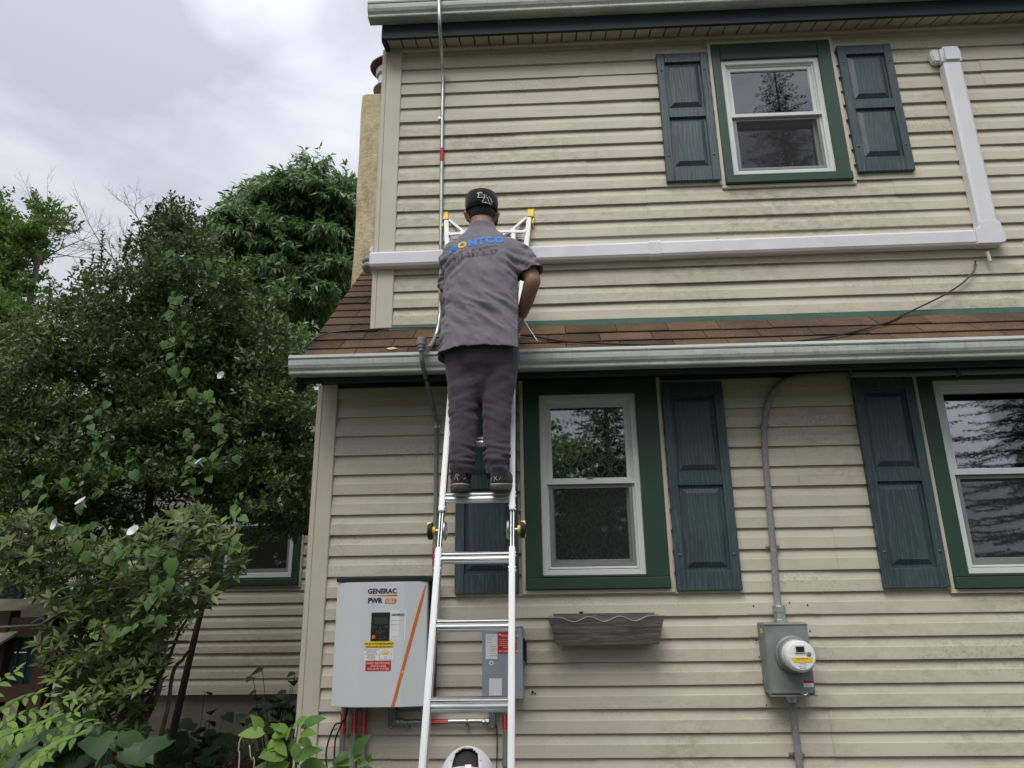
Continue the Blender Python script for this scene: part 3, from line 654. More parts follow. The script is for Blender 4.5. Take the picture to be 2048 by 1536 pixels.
# ------------------------------------------------------------------ white refrigerant line cover
dc = empty('line_cover', (.9, U, 3.82), 'white plastic line duct running along the upper siding and turning up beside the right shutter', 'line duct')
y0 = U-.018; yd = y0-.066
def duct_h(x0, x1, zc0, zc1, w, name='duct', d=yd, b=.008):
    hw = w/2
    poly = [(y0, -hw), (d+.010, -hw), (d, -hw+.016), (d, hw-.016), (d+.010, hw), (y0, hw)]
    mb = MB(); vs = [(x0, a, zc0+c) for a, c in poly]+[(x1, a, zc1+c) for a, c in poly]; n = len(poly)
    mb.add(vs, [tuple(range(n))[::-1], tuple(range(n, 2*n))]+[(i, (i+1) % n, n+(i+1) % n, n+i) for i in range(n)])
    return mb.build(name, M['duct'], dc, bevel=.002)
duct_h(-1.053, .735, 3.818, 3.828, .102); duct_h(.735, 2.745, 3.828, 3.838, .102)
duct_h(.712, .782, 3.828, 3.8283, .112, 'coupling', yd-.004)
mb = MB()
for z0_, z1_ in ((3.862, 3.866),): mb.box(-1.05, 2.74, yd+.0055, yd+.0075, z0_, z1_)
def duct_v(xc0, xc1, z0, z1, w, name='duct', d=yd):
    hw = w/2; poly = [(-hw, y0), (-hw, d+.010), (-hw+.016, d), (hw-.016, d), (hw, d+.010), (hw, y0)]; n = len(poly)
    mb = MB(); vs = [(xc0+a, c, z0) for a, c in poly]+[(xc1+a, c, z1) for a, c in poly]
    mb.add(vs, [tuple(range(n))[::-1], tuple(range(n, 2*n))]+[(i, (i+1) % n, n+(i+1) % n, n+i) for i in range(n)])
    return mb.build(name, M['duct'], dc, bevel=.002)
duct_v(2.805, 2.812, 3.93, 5.13, .118)
# corner elbow
out_ = [(2.735, 3.782), (2.85, 3.782), (2.872, 3.79), (2.885, 3.81), (2.888, 3.84), (2.870, 3.945), (2.742, 3.945), (2.738, 3.905), (2.727, 3.894), (2.700, 3.893), (2.700, 3.782)]
mb = MB(); mb.prism(out_, yd-.005, y0, lambda a, b, d: (a, d, b)); mb.build('elbow', M['duct'], dc, bevel=.018, seg=4, smooth=True)
mb = MB(); mb.prism([(2.748, 5.125), (2.876, 5.125), (2.880, 5.20), (2.876, 5.262), (2.750, 5.262), (2.744, 5.20)], yd-.012, y0, lambda a, b, d: (a, d, b)); mb.build('wall_cover', M['duct'], dc, bevel=.02, seg=3, smooth=True)
mb = MB(); mb.prism([(2.705, 5.155), (2.75, 5.15), (2.75, 5.255), (2.70, 5.255), (2.690, 5.215)], yd+.018, y0, lambda a, b, d: (a, d, b)); mb.build('wall_cover', M['duct'], dc, bevel=.008, seg=2, smooth=True)
mb = MB(); p = at(1975, 507, U-.05); mb.tube([p+Vector((0, 0, .01)), p+Vector((.004, -.002, -.055))], .011, 10); mb.build('drain_stub', M['caulk'], dc, smooth=True)
mb = MB()
for z in (3.795, 3.836): mb.tube([(-1.02, y0-.03, z+.001), (-1.075, y0-.028, z+.001), (-1.10, y0, z+.004), (-1.10, y0+.12, z+.01)], .019, 12)
mb.build('foam_pipe', M['pipegrey'], dc, smooth=True)
mb = MB(); mb.prism([(-1.085, 3.925), (-1.05, 3.885), (-1.05, 3.95), (-1.062, 3.96)], y0+.02, y0+.14, lambda a, b, d: (a, d, b)); mb.build('side_cover', M['duct'], dc, bevel=.006)

def strap(x, z, y, r, parent, side=-1, mat='flashmetal'):
    mb = MB(); pts = [Vector((x+(r+.002)*math.cos(t), y-(r+.002)*math.sin(t), z)) for t in np.linspace(0, PI, 9)]
    for i in range(8):
        a, b = pts[i], pts[i+1]; m = (a+b)/2; mb.obox(m, (b-a), (b-a).cross(Vector((0, 0, 1))), (0, 0, 1), (b-a).length/2+.0005, .0012, .009)
    x0 = x+side*(r+.002); mb.box(min(x0, x0+side*.03), max(x0, x0+side*.03), y-.002, y+.0015, z-.009, z+.009)
    mb.lathe([(.005, 0), (.005, .003), (.002, .004)], (x0+side*.017, y-.002, z), (0, -1, 0), 8)
    mb.build('strap', M[mat], parent)
# ------------------------------------------------------------------ service entrance cable and meter
mt = empty('meter_box', (1.24, D, 1.24), 'grey electric meter box with round glass meter and yellow sticker', 'electric meter')
my = D-.135
mb = MB(); mb.box(1.128, 1.352, my, D-.018, 1.262, 1.607); mb.build('enclosure', M['metergrey'], mt, bevel=.006)
mb = MB(); mb.box(1.131, 1.350, my-.006, my-.0005, 1.270, 1.600); mb.box(1.128, 1.353, my-.010, my-.0065, 1.596, 1.603); mb.build('cover', M['metergrey'], mt, bevel=.003)
mb = MB(); mb.box(1.125, 1.358, my-.016, my+.02, 1.257, 1.2615); mb.build('bottom_flange', M['metergrey'], mt)
mc = (1.262, my-.006, 1.452)
mb = MB(); mb.lathe([(.094, 0), (.093, .012), (.084, .018), (.083, .012)], mc, (0, -1, 0), 40); mb.build('ring', M['metergrey'], mt, smooth=True)
mb = MB(); mb.lathe([(.082, 0), (.082, .045), (.078, .050)], mc, (0, -1, 0), 40); mb.build('meter_base', M['pvc'], mt, smooth=True)
mb = MB(); mb.lathe([(.0835, .020), (.0845, .024), (.0845, .031), (.0835, .034)], mc, (0, -1, 0), 40); mb.build('band', M['galv'], mt, smooth=True)
mb = MB(); mb.lathe([(.075, .050), (.0745, .108), (.071, .114), (.066, .117)], mc, (0, -1, 0), 40); me_ = mb.build('meter', M['whitelab'], mt, smooth=True)
yf = mc[1]-.1185
def mface(a, b, d=0): return (mc[0]+a, yf-d, mc[2]+b)
mb = MB()
arc = [(.066*math.cos(t), .066*math.sin(t)) for t in np.linspace(PI+.08, 2*PI-.08, 20)]
mb.prism(arc, 0, .004, lambda a, b, d: mface(a, b+.004, d)); mb.build('nameplate', M['whitelab'], me_)
mb = MB(); mb.box(mc[0]-.030, mc[0]+.022, yf-.006, yf, mc[2]+.016, mc[2]+.056); mb.build('display_bezel', M['white'], me_, bevel=.003)
mb = MB(); mb.box(mc[0]-.024, mc[0]+.016, yf-.0075, yf-.0062, mc[2]+.022, mc[2]+.047); mb.build('display', M['ink'], me_)
mb = MB(); mb.prism([(-.052, -.004), (.052, -.004), (.049, -.026), (-.041, -.026)], .0045, .0055, lambda a, b, d: mface(a, b, d)); mb.build('yellow_sticker', M['yellowlab'], me_)
mb = MB(); mb.lathe([(.011, 0), (.011, .006), (.007, .009)], mface(.038, .012), (0, -1, 0), 12); mb.build('seal', M['pvc'], me_)
f2 = lambda y: (lambda a, b: (mc[0]+a, yf-y, mc[2]+b))
mb = MB(); put_text(mb, 'CL200 240V 3W', f2(.0062), .0085, align='CENTER'); 
mb.v = [(x, y, z-.0125) for x, y, z in mb.v]
for k_, tx in enumerate(('TYPE FM2S', '60Hz  Kh 7.2', '|||||||||||||||||')):
    n0 = len(mb.v); put_text(mb, tx, f2(.0055), .0075, align='CENTER'); mb.v = mb.v[:n0]+[(x, y-.0, z-.036-.010*k_) for x, y, z in mb.v[n0:]]
mb.build('lettering', M['ink'], me_)
mb = MB(); mb.box(1.295, 1.345, my-.0075, my-.0062, 1.298, 1.330); mb.build('warning_label', M['whitelab'], mt)
mb = MB(); mb.box(1.2955, 1.3445, my-.0085, my-.0076, 1.318, 1.3298); mb.build('warning_band', M['red'], mt)
mb = MB(); mb.box(1.1265, 1.1275, my+.02, my+.055, 1.555, 1.580); mb.build('yellow_tag', M['yellowlab'], mt)
mb = MB(); mb.tube([(1.29, my-.02, 1.262), (1.305, my-.022, 1.268), (1.315, my-.02, 1.262), (1.305, my-.018, 1.25), (1.30, my-.015, 1.235)], .003, 6); mb.box(1.275, 1.31, my-.018, my-.006, 1.262, 1.272); mb.build('seal_wire', M['galv'], mt)
mb = MB(); hx = at(1560, 1235, D-.068).x
mb.lathe([(.036, 0), (.036, .012), (.031, .014), (.031, .05), (.036, .052), (.036, .078), (.030, .084), (.026, .084)], (hx, D-.068, 1.608), (0, 0, 1), 8); mb.build('hub', M['galv'], mt)
sc = empty('service_cable', (1.2, D, 1.7), 'thick grey service cable bending from under the eave down to the meter box', 'cable')
path = [at(1557, 1222, D-.06), at(1553, 1180, D-.045), at(1546, 1090, D-.036), at(1538, 1000, D-.036), at(1530, 905, D-.036), at(1529, 845, D-.036), at(1538, 800, D-.038), at(1556, 772, D-.042), at(1585, 757, D-.045), at(1640, 751, D-.05), at(1700, 749, D-.055), at(1800, 748, D-.055), at(1900, 745, D-.055), at(2048, 741, D-.055), at(2300, 730, D-.055)]
mb = MB(); pp = smooth_path(path, 8)
mb.tube(pp, [(.0175+.0012*noise.noise(p*25), .011) for p in pp], 12, up=(0, 1, 0)); 
def M_sheath():
    k = NM('woven_grey_sheath'); n = k.noise(70, 5, .6, (1, 1, .8)); k.col(k.ramp(n, .3, .7, (.19, .19, .20), (.29, .29, .30))); k.bump(n, .8, .004); return k.set(.6)
M['sheath'] = M_sheath()
mb.build('sheath', M['sheath'], sc, smooth=True)
strap(at(1527, 853, D).x, at(1527, 853, D).z, D-.02, .020, sc); strap(at(1548, 1095, D).x, at(1548, 1095, D).z, D-.02, .020, sc)
mb = MB(); p = at(1700, 749, D-.07); mb.box(p.x-.006, p.x+.006, p.y-.012, p.y+.03, p.z-.02, p.z+.018); p = at(1917, 744, D-.07); mb.box(p.x-.006, p.x+.006, p.y-.012, p.y+.03, p.z-.02, p.z+.018); mb.build('clip', M['flashmetal'], sc)
sd_ = empty('lower_service_cable', (1.28, D, .6), 'grey cable leaving the bottom of the meter box towards the ground', 'cable')
path = [at(1583, 1393, D-.065), at(1586, 1420, D-.045), at(1592, 1470, D-.036), at(1598, 1520, D-.036)]; q = path[-1].copy(); path += [q+Vector((.005, 0, -.25)), q+Vector((.005, 0, -.9))]
mb = MB(); pp = smooth_path(path, 8); mb.tube(pp, [(.018+.0015*noise.noise(p*25), .012) for p in pp], 12, up=(0, 1, 0)); mb.build('sheath', M['sheath'], sd_, smooth=True)
mb = MB(); p = at(1583, 1400, D-.065); mb.lathe([(.028, 0), (.028, .02), (.022, .024), (.022, .04)], (at(1583, 1392, D-.068).x, D-.068, 1.26), (0, 0, -1), 8); mb.build('hub', M['galv'], sd_)
strap(at(1596, 1507, D).x, at(1596, 1507, D).z, D-.02, .021, sd_, mat='flashmetal')

# ------------------------------------------------------------------ inverter
iv = empty('inverter', (-.85, D-.1, 1.2), 'light grey solar inverter cabinet with orange diagonal stripe, labels and small display', 'inverter')
fx0, fx1, fz0, fz1 = -1.092, -.612, 1.232, 1.838; fy = D-.20
def bulge(x):     # the front cover is faceted in plan
    t = (x-fx0)/(fx1-fx0); return .030*min(1, t/.29) if t < .29 else .030 if t < .76 else .030*min(1, (1-t)/.24)
def fp(a, b, d=0):
    """front-face coordinates: a, b metres from the lower left corner"""
    x = fx0+a; return (x, fy-bulge(x)-d, fz0+b)
mb = MB(); xs = [fx0+(fx1-fx0)*t for t in (0, .29, .5, .76, 1)]
poly = [(x, fy-bulge(x)) for x in xs]+[(fx1, D-.135), (fx0, D-.135)]
mb.prism(poly, fz0, fz1, lambda a, b, d: (a, b, d)); mb.build('front_cover', M['invwhite'], iv, bevel=.003, seg=2)
mb = MB(); mb.box(fx0+.006, fx1+.028, D-.15, D-.02, fz0+.015, fz1+.004); mb.box(fx0-.004, fx1+.030, D-.21, D-.02, fz1+.002, fz1+.024)
for i in range(7): mb.box(fx1+.0285, fx1+.032, D-.12, D-.04, fz0+.08+i*.07, fz0+.11+i*.07)
mb.build('chassis', M['black'], iv, bevel=.003)
W_, H_ = fx1-fx0, fz1-fz0
def inv_px(px, py): p = at(px, py, fy-.025); return p.x-fx0, p.z-fz0
mb = MB()
# the orange stripe follows the facets
a0, b0 = inv_px(786, 1417); a1, b1 = inv_px(851, 1170)
vs = []; n = 16
for i in range(n+1):
    t = i/n; a = a0+(a1-a0)*t; b = max(.003, b0+(b1-b0)*t); wdt = .0125 if t < .85 else .0125*(1-(t-.85)/.15*.9)
    vs += [fp(a-wdt/2-.004, b, .0012), fp(min(a+wdt/2, W_-.002), b, .0012)]
mb.add(vs, [(2*i, 2*i+1, 2*i+3, 2*i+2) for i in range(n)]); mb.build('orange_stripe', M['orange'], iv)
def itext(name, s, px, py, size, mat, d=.0015, **k):
    a, b = inv_px(px, py); mb = MB(); put_text(mb, s, lambda u, v: fp(a+u, b+v, d), size, **k); return mb.build(name, mat, iv)
itext('logo_lettering', 'GENERAC', 736, 1187, .0335, M['ink'], bold=.0012, spacing=1.02)
a, b = inv_px(737, 1190); mb = MB(); mb.add([fp(a, b, .0014), fp(a+.153, b-.003, .0014), fp(a+.153, b+.0055-.0, .0014)], [(0, 1, 2)]); mb.v = [(x, y, z-.004) for x, y, z in mb.v]; mb.build('logo_wedge', M['orange'], iv)
itext('logo_lettering', 'PWR', 736, 1206, .035, M['ink'], bold=.0016)
a, b = inv_px(770, 1207); mb = MB(); L = .062; r = .0125
poly = [(a, b-.0), (a+L-r, b)]+[(a+L-r+r*math.cos(t), b+r+r*math.sin(t)) for t in np.linspace(-PI/2, PI/2, 8)]+[(a+.004, b+2*r)]
mb.add([fp(u, v, .0014) for u, v in poly], [tuple(range(len(poly)))]); mb.build('logo_badge', M['orange'], iv)
itext('logo_lettering', 'CELL', 773, 1205.2, .0215, M['whiteink'], .0022, bold=.0005)
def plate(name, mat, p0, p1, d0, d1, parent=iv):
    (a0, b1), (a1, b0) = inv_px(*p0), inv_px(*p1); mb = MB()
    vs = [fp(a, b, d) for d in (d0, d1) for a, b in ((a0, b0), (a1, b0), (a1, b1), (a0, b1))]
    mb.add(vs, [(0, 1, 2, 3), (7, 6, 5, 4), (0, 4, 5, 1), (1, 5, 6, 2), (2, 6, 7, 3), (3, 7, 4, 0)]); return mb.build(name, mat, parent)
kp = plate('keypad', M['black'], (744, 1225), (779, 1281), .0005, .004)
plate('display', M['lcd'], (749, 1234), (775, 1248), .0042, .0048, kp)
mb = MB(); a, b = inv_px(748, 1274); mb.lathe([(.0095, 0), (.0095, .002)], fp(a, b, .0042), (0, -1, 0), 14); mb.build('button', M['orange2'] if 'orange2' in M else M['orange'], kp)
a, b = inv_px(761, 1263); mb = MB()
for (dx, dz) in ((0, .018), (0, -.018), (.018, 0), (-.018, 0)):
    c = (a+dx, b+dz); s_ = .006
    for q in (0, 1):
        pass
    tx, tz = -dz/.018, dx/.018; nx, nz = dx/.018, dz/.018
    pts = [(c[0]-tx*s_-nx*.004, c[1]-tz*s_-nz*.004), (c[0]+nx*.004, c[1]+nz*.004), (c[0]+tx*s_-nx*.004, c[1]+tz*s_-nz*.004), (c[0]+nx*.0015, c[1]+nz*.0015)]
    mb.add([fp(u, v, .0048) for u, v in pts], [(0, 1, 3), (1, 2, 3)])
pts = [(a+.009*math.cos(t), b+.009*math.sin(t)) for t in np.linspace(0, 2*PI, 17)[:-1]]; p2 = [(a+.0075*math.cos(t), b+.0075*math.sin(t)) for t in np.linspace(0, 2*PI, 17)[:-1]]
mb.add([fp(u, v, .0048) for u, v in pts+p2], [(i, (i+1) % 16, 16+(i+1) % 16, 16+i) for i in range(16)])
for (qx, qz, tx) in ((-.036, .022, 'ESC'), (.022, .022, 'MENU'), (-.008, -.036, 'ENTER'), (.022, -.03, 'OK')): put_text(mb, tx, lambda u, v: fp(a+qx+u, b+qz+v, .0048), .0065)
mb.build('keypad_print', M['greyink'], kp)
lab = plate('paper_label', M['whitelab'], (779.5, 1221), (811, 1279), .0006, .0016)
def ltext(mb, s, px, py, size, d, **k): a, b = inv_px(px, py); put_text(mb, s, lambda u, v: fp(a+u, b+v, d), size, **k)
mb = MB(); ltext(mb, 'GENERAC', 783.5, 1231.5, .0155, .0021, bold=.0004); ltext(mb, 'GENERAC POWER SYSTEMS', 783, 1242, .0048, .0021); ltext(mb, 'WAUKESHA WI   USA', 783, 1250, .0048, .0021); ltext(mb, 'www.generac.com', 784, 1274, .0048, .0021)
for k_ in range(4): ltext(mb, '-- ---- --- -----', 783, 1253.5+k_*1.8, .004, .0021)
mb.build('lettering', M['ink'], lab)
yl = plate('solar_label', M['yellowlab'], (730, 1283), (787, 1296), .0006, .0016)
mb = MB(); a, b = inv_px(758.5, 1289.0); put_text(mb, 'SOLAR PV SYSTEM EQUIPPED', lambda u, v: fp(a+u, b+v, .0022), .0113, align='CENTER', bold=.0003); a, b = inv_px(758.5, 1295); put_text(mb, 'WITH RAPID SHUTDOWN', lambda u, v: fp(a+u, b+v, .0022), .0113, align='CENTER', bold=.0003); mb.build('lettering', M['ink'], yl)
wl = plate('instruction_label', M['whitelab'], (729, 1296.3), (787, 1320), .0006, .0016)
mb = MB()
for k_, tx in enumerate(('TURN RAPID SHUTDOWN', 'SWITCH TO THE', '"OFF" POSITION TO', 'SHUT DOWN PV SYSTEM', 'AND REDUCE', 'SHOCK HAZARD', 'IN THE ARRAY')):
    a, b = inv_px(743, 1300.4+k_*3.0); put_text(mb, tx, lambda u, v: fp(a+u, b+v, .0022), .0062, align='CENTER')
def seg(mb, p, q, w, d):
    (a, b), (c, e) = inv_px(*p), inv_px(*q); t = Vector((c-a, e-b)).normalized()*w; n = Vector((-t.y, t.x)); mb.add([fp(a+n.x, b+n.y, d), fp(c+n.x, e+n.y, d), fp(c-n.x, e-n.y, d), fp(a-n.x, b-n.y, d)], [(0, 1, 2, 3)])
for p, q in (((758, 1308), (771, 1299)), ((771, 1299), (785, 1308)), ((760, 1307), (760, 1318)), ((783, 1307), (783, 1318)), ((760, 1318), (783, 1318)), ((770, 1318), (770, 1313)), ((773, 1318), (773, 1313)), ((770, 1313), (773, 1313))): seg(mb, p, q, .0005, .0022)
mb.build('lettering', M['ink'], wl); plate('array_mark', M['yellowlab'], (764.5, 1303.5), (777.5, 1308.5), .0023, .0027, wl)
rl = plate('red_label', M['red'], (732, 1322), (782, 1341), .0006, .0016)
mb = MB()
for k_, tx in enumerate(('RAPID SHUTDOWN', 'SWITCH FOR', 'SOLAR PV SYSTEM')): a, b = inv_px(757, 1328.0+k_*5.7); put_text(mb, tx, lambda u, v: fp(a+u, b+v, .0022), .0135, align='CENTER')
mb.build('lettering', M['whiteink'], rl)

# ------------------------------------------------------------------ disconnect box
db = empty('disconnect_box', (-.2, D, 1.24), 'blue grey disconnect switch box with red warning label between the ladder rungs', 'switch box')
by = D-.125; bx0, bx1, bz0, bz1 = -.331, -.118, 1.252, 1.602
mb = MB(); mb.box(bx0, bx1, by, D-.018, bz0, bz1); mb.build('enclosure', M['panelgrey'], db, bevel=.004)
mb = MB(); mb.box(bx0+.002, bx1-.002, by-.010, by-.001, bz0+.002, bz1-.002); mb.box(bx0, bx1+.001, by-.012, by+.02, bz1-.001, bz1+.003); mb.build('door', M['panelgrey'], db, bevel=.003)
mb = MB(); mb.box(bx1+.001, bx1+.010, by+.02, by+.05, 1.43, 1.545); mb.box(bx1+.010, bx1+.019, by+.026, by+.044, 1.42, 1.53); mb.build('handle', M['black'], db, bevel=.003)
mb = MB(); mb.box(bx1+.001, bx1+.006, by+.012, by+.03, 1.30, 1.33); mb.build('latch', M['galv'], db, bevel=.001)
fb = by-.0105
def dpx(px, py): p = at(px, py, fb); return p.x, p.z
def dplate(name, mat, p0, p1, d=.001): (a, b), (c, e) = dpx(*p0), dpx(*p1); mb = MB(); mb.box(a, c, fb-d, fb-.0002, e, b); return mb.build(name, mat, db)
l1 = dplate('white_label', M['whitelab'], (971, 1268), (995, 1318)); l2 = dplate('red_label', M['red'], (995.5, 1263), (1034, 1307)); l3 = dplate('torn_label', M['whitelab'], (978, 1357), (1004, 1391))
def dtext(par, rows_, mat):
    mb = MB()
    for s, px, py, sz in rows_: a, b = dpx(px, py); put_text(mb, s, lambda u, v: (a+u, fb-.0016, b+v), sz)
    mb.build('lettering', mat, par)
dtext(l2, [('WARNING', 1003, 1274, .019), ('ELECTRIC SHOCK HAZARD', 998, 1280, .0072), ('DO NOT TOUCH TERMINALS', 998, 1284.2, .0070), ('TERMINALS ON BOTH LINE', 998, 1288, .0070), ('AND LOAD SIDES MAY BE', 998, 1292, .0070), ('ENERGIZED', 1006, 1296, .0070), ('AC DISCONNECT', 997.5, 1304.5, .0152)], M['whiteink'])
mb = MB(); a, b = dpx(1000, 1268.5); mb.add([(a-.007, fb-.0016, b-.006), (a+.007, fb-.0016, b-.006), (a, fb-.0016, b+.007)], [(0, 1, 2)]); mb.build('warning_triangle', M['whiteink'], l2)
dtext(l1, [('SAFETY SWITCH', 973, 1273, .0055), ('60A 240VAC', 973, 1277, .0055), ('2 POLE 3R', 973, 1280.5, .0055), ('MAX 10 HP', 973, 1286, .0055), ('DANGER', 980, 1294, .0075), ('HAZARDOUS', 980, 1299, .0062), ('VOLTAGE', 980, 1303, .0062), ('WILL CAUSE', 980, 1308, .0055), ('SEVERE INJURY', 980, 1312, .0055)], M['ink'])
dtext(l3, [('------------', 980, 1380, .006), ('---------', 980, 1384, .006), ('-----------', 980, 1388, .006)], M['greyink'])
mb = MB(); a, b = dpx(983, 1326); mb.lathe([(.012, 0), (.012, .0012)], (a, fb-.0002, b), (0, -1, 0), 20); ds = mb.build('round_sticker', M['whitelab'], db)
mb = MB(); mb.lathe([(.0045, 0), (.0045, .0005)], (a, fb-.0016, b), (0, -1, 0), 10); mb.build('lock_mark', M['ink'], ds)

# ------------------------------------------------------------------ conduits under and beside the inverter
def vtext(mb, s, x, y, z, size, r, mat=None):
    """lettering running up a round pipe"""
    vs, fs = text_polys(s, size, align='CENTER'); mb.add([(x-b+size*.35, y-math.sqrt(max(0, r*r-(b-size*.35)**2))-.0006, z+a) for a, b in vs], fs)
def red_wrap(par, x, y, z0, z1, r):
    mb = MB(); mb.tube([(x, y, z0), (x, y, z1)], r+.0008, 16); o = mb.build('caution_label', M['red'], par, smooth=True)
    mb = MB(); vtext(mb, 'CAUTION: SOLAR CIRCUIT', x, y, (z0+z1)/2, min(.0125, (z1-z0)*.085), r+.001); mb.build('lettering', M['whiteink'], o)
names = ['left grey conduit with red caution label under the inverter', 'middle grey conduit with red caution label under the inverter', 'right grey conduit with red caution label under the inverter']
for i, px in enumerate((686.5, 709, 728.5)):
    x = at(px, 1450, D-.05).x; y = D-.05
    c = empty('conduit', (x, y, 0), names[i], 'conduit', 'grey conduits dropping from the inverter')
    mb = MB(); mb.tube([(x, y, .0), (x, y, 1.245)], .0145, 16); mb.build('pipe', M['pvc'], c, smooth=True)
    mb = MB(); mb.lathe([(.019, 0), (.019, .03), (.022, .032), (.022, .045)], (x, y, 1.225), (0, 0, 1), 8); mb.build('connector', M['black'], c)
    red_wrap(c, x, y, at(px, 1466, y).z, at(px, 1425, y).z, .0145)
x = at(1010, 1480, D-.045).x; c = empty('conduit', (x, D-.045, 0), 'grey conduit with red caution label under the disconnect switch behind the right ladder rail', 'conduit')
mb = MB(); mb.tube([(x, D-.045, 0), (x, D-.045, 1.255)], .013, 16); mb.lathe([(.018, 0), (.018, .02)], (x, D-.045, .93), (0, 0, 1), 12); mb.build('pipe', M['pvc'], c, smooth=True)
red_wrap(c, x, D-.045, at(1010, 1458, D-.045).z, at(1010, 1428, D-.045).z, .013)
# horizontal run with conduit bodies
hr = empty('cross_conduit', (-.55, D-.05, 1.13), 'horizontal steel conduit with two grey elbow bodies between inverter and switch box', 'conduit')
zc = at(890, 1444, D-.05).z; yh = D-.05
xa, xb = at(785, 1440, yh).x, at(985, 1440, yh).x
mb = MB(); mb.tube([(xa, yh, zc), (xb, yh, zc+.004)], .0125, 16); mb.build('pipe', M['galv'], hr, smooth=True)
for xx, zt, zb_, nm in ((xa, 1.235, zc-.028, 'a'), (xb, 1.245, zc-.030, 'b')):
    mb = MB(); w_ = .0185 if nm == 'a' else .0165
    poly = [(xx-w_, zt), (xx-w_, zb_+w_)]+[(xx+w_*math.cos(t), zb_+w_+w_*math.sin(t)) for t in np.linspace(PI, 2*PI, 9)][1:-1]+[(xx+w_, zb_+w_), (xx+w_, zt)]
    mb.prism(poly, yh-.03, yh+.02, lambda a, b, d: (a, d, b)); ob = mb.build('elbow_body', M['castgrey'], hr, bevel=.004, smooth=True)
    mb = MB(); mb.lathe([(.004, 0), (.004, .002)], (xx, yh-.030, zb_+.010), (0, -1, 0), 8); mb.build('screw', M['galv'], ob)
for xx, r_ in ((xa+.026, .019), (xa+.05, .0165), (xb-.024, .018), (xb-.045, .0165), (xa+.022+.1, .0155)):
    mb = MB(); mb.lathe([(r_, -.008), (r_+.001, -.004), (r_+.001, .004), (r_, .008)], (xx, yh, zc+.001), (1, 0, 0), 8); mb.build('lock_nut', M['galv'], hr)
mb = MB(); mb.tube([(at(860, 1440, yh).x, yh, zc+.001), (at(897, 1440, yh).x, yh, zc+.002)], .0133, 16); mb.build('caution_label', M['red'], hr, smooth=True)
vs, fs = text_polys('CAUTION: SOLAR CIRCUIT', .009); xm = at(862, 1440, yh).x; mb = MB(); mb.add([(xm+a*.9, yh-.0138, zc-.003+b) for a, b in vs], fs); mb.build('lettering', M['whiteink'], hr)
for px in (815, 934): p = at(px, 1444, yh); mb = MB(); mb.lathe([(.0145, -.006), (.0150, 0), (.0145, .006)], (p.x, yh, zc+.001), (1, 0, 0), 16); mb.box(p.x-.007, p.x+.007, yh-.002, D-.016, zc-.034, zc-.012); mb.build('strap', M['flashmetal'], hr)
mb = MB(); mb.box(at(795, 1430, yh).x, at(845, 1430, yh).x, yh-.02, yh+.025, 1.19, 1.232); mb.build('gland_box', M['castgrey'], hr, bevel=.008, smooth=True)
# black wires looping from the inverter
def cable(name, label, pts, r, mat='cableblack', cat='cable', k=6, group=None):
    mb = MB(); pp = smooth_path(pts, k); mb.tube(pp, r, 8); o = mb.build(name, M[mat], None, smooth=True); return tag(o, label, cat, group)
cable('ground_wire', 'outer black wire looping left of the conduits below the inverter', [(at(694, 1422, 3.93).x, 3.93, 1.235), at(690, 1437, 3.94), at(682, 1446, 3.95), at(672, 1448, 3.955), at(664, 1462, 3.965), at(655, 1490, 3.97), at(652, 1515, 3.97), at(655, 1545, 3.97), at(660, 1620, 3.97)], .0042)
cable('ground_wire', 'inner black wire hanging close beside the left conduit below the inverter', [(at(695, 1422, 3.92).x, 3.92, 1.235), at(692, 1432, 3.93), at(684, 1445, 3.94), at(678, 1460, 3.955), at(671, 1478, 3.965), at(669, 1505, 3.97), at(669, 1540, 3.97), at(670, 1620, 3.97)], .0042)
mb = MB(); p = at(670.5, 1458.5, 3.95); mb.obox(p, (1, 0, .6), (0, 1, 0), (-.6, 0, 1), .009, .006, .004); mb.lathe([(.005, 0), (.005, .006)], p+Vector((0, -.006, 0)), (0, -1, 0), 8); o = mb.build('wire_clamp', M['galv']); tag(o, 'small shiny clamp joining the two black wires', 'clamp')
cable('thin_wire', 'thin dark wire hanging from the switch box elbow', [(xb+.015, D-.03, 1.12), at(994, 1460, D-.028), at(994, 1500, D-.028), at(993, 1560, D-.028)], .0028)
# conduit rising left of the ladder, over the gutter and up the dormer
rc = empty('riser_conduit', (-.61, D-.03, 1.85), 'long grey conduit rising from the inverter past the gutter to the upper roof', 'conduit')
yl_ = D-.034
def P_(px, py, Y): return at(px, py, Y)
low = [Vector((-.603, yl_, 1.86)), Vector((-.603, yl_, 2.3)), Vector((-.606, yl_, 2.70)), Vector((-.606, yl_-.004, 2.745))]
pl = smooth_path(low, 5)
mb = MB(); mb.tube(pl, .0125, 16); mb.build('steel_pipe', M['pvc'], rc, smooth=True)
flex = [Vector((-.606, yl_-.004, 2.735)), P_(869, 826, yl_-.03), P_(861, 790, yl_-.14), P_(852, 757, yl_-.30), P_(845, 728, yl_-.43), P_(843, 700, yl_-.46)]
mb = MB(); pf = smooth_path(flex, 8); mb.tube(pf, .0125, 14); mb.build('flexible_pipe', M['pvc'], rc, smooth=True)
mb = MB(); mb.lathe([(.0165, -.03), (.0165, .0), (.0145, .003), (.0145, .03)], (-.606, yl_-.003, 2.735), (0, 0, 1), 14); mb.build('coupling', M['galv'], rc, smooth=True)
pe = P_(843, 692, yl_-.46)
mb = MB(); mb.lathe([(.016, -.03), (.016, -.015), (.021, -.012), (.021, .0), (.0265, .004), (.0275, .040), (.024, .044)], pe, (0, .05, 1), 16); mb.build('fitting', M['pvc'], rc, smooth=True)
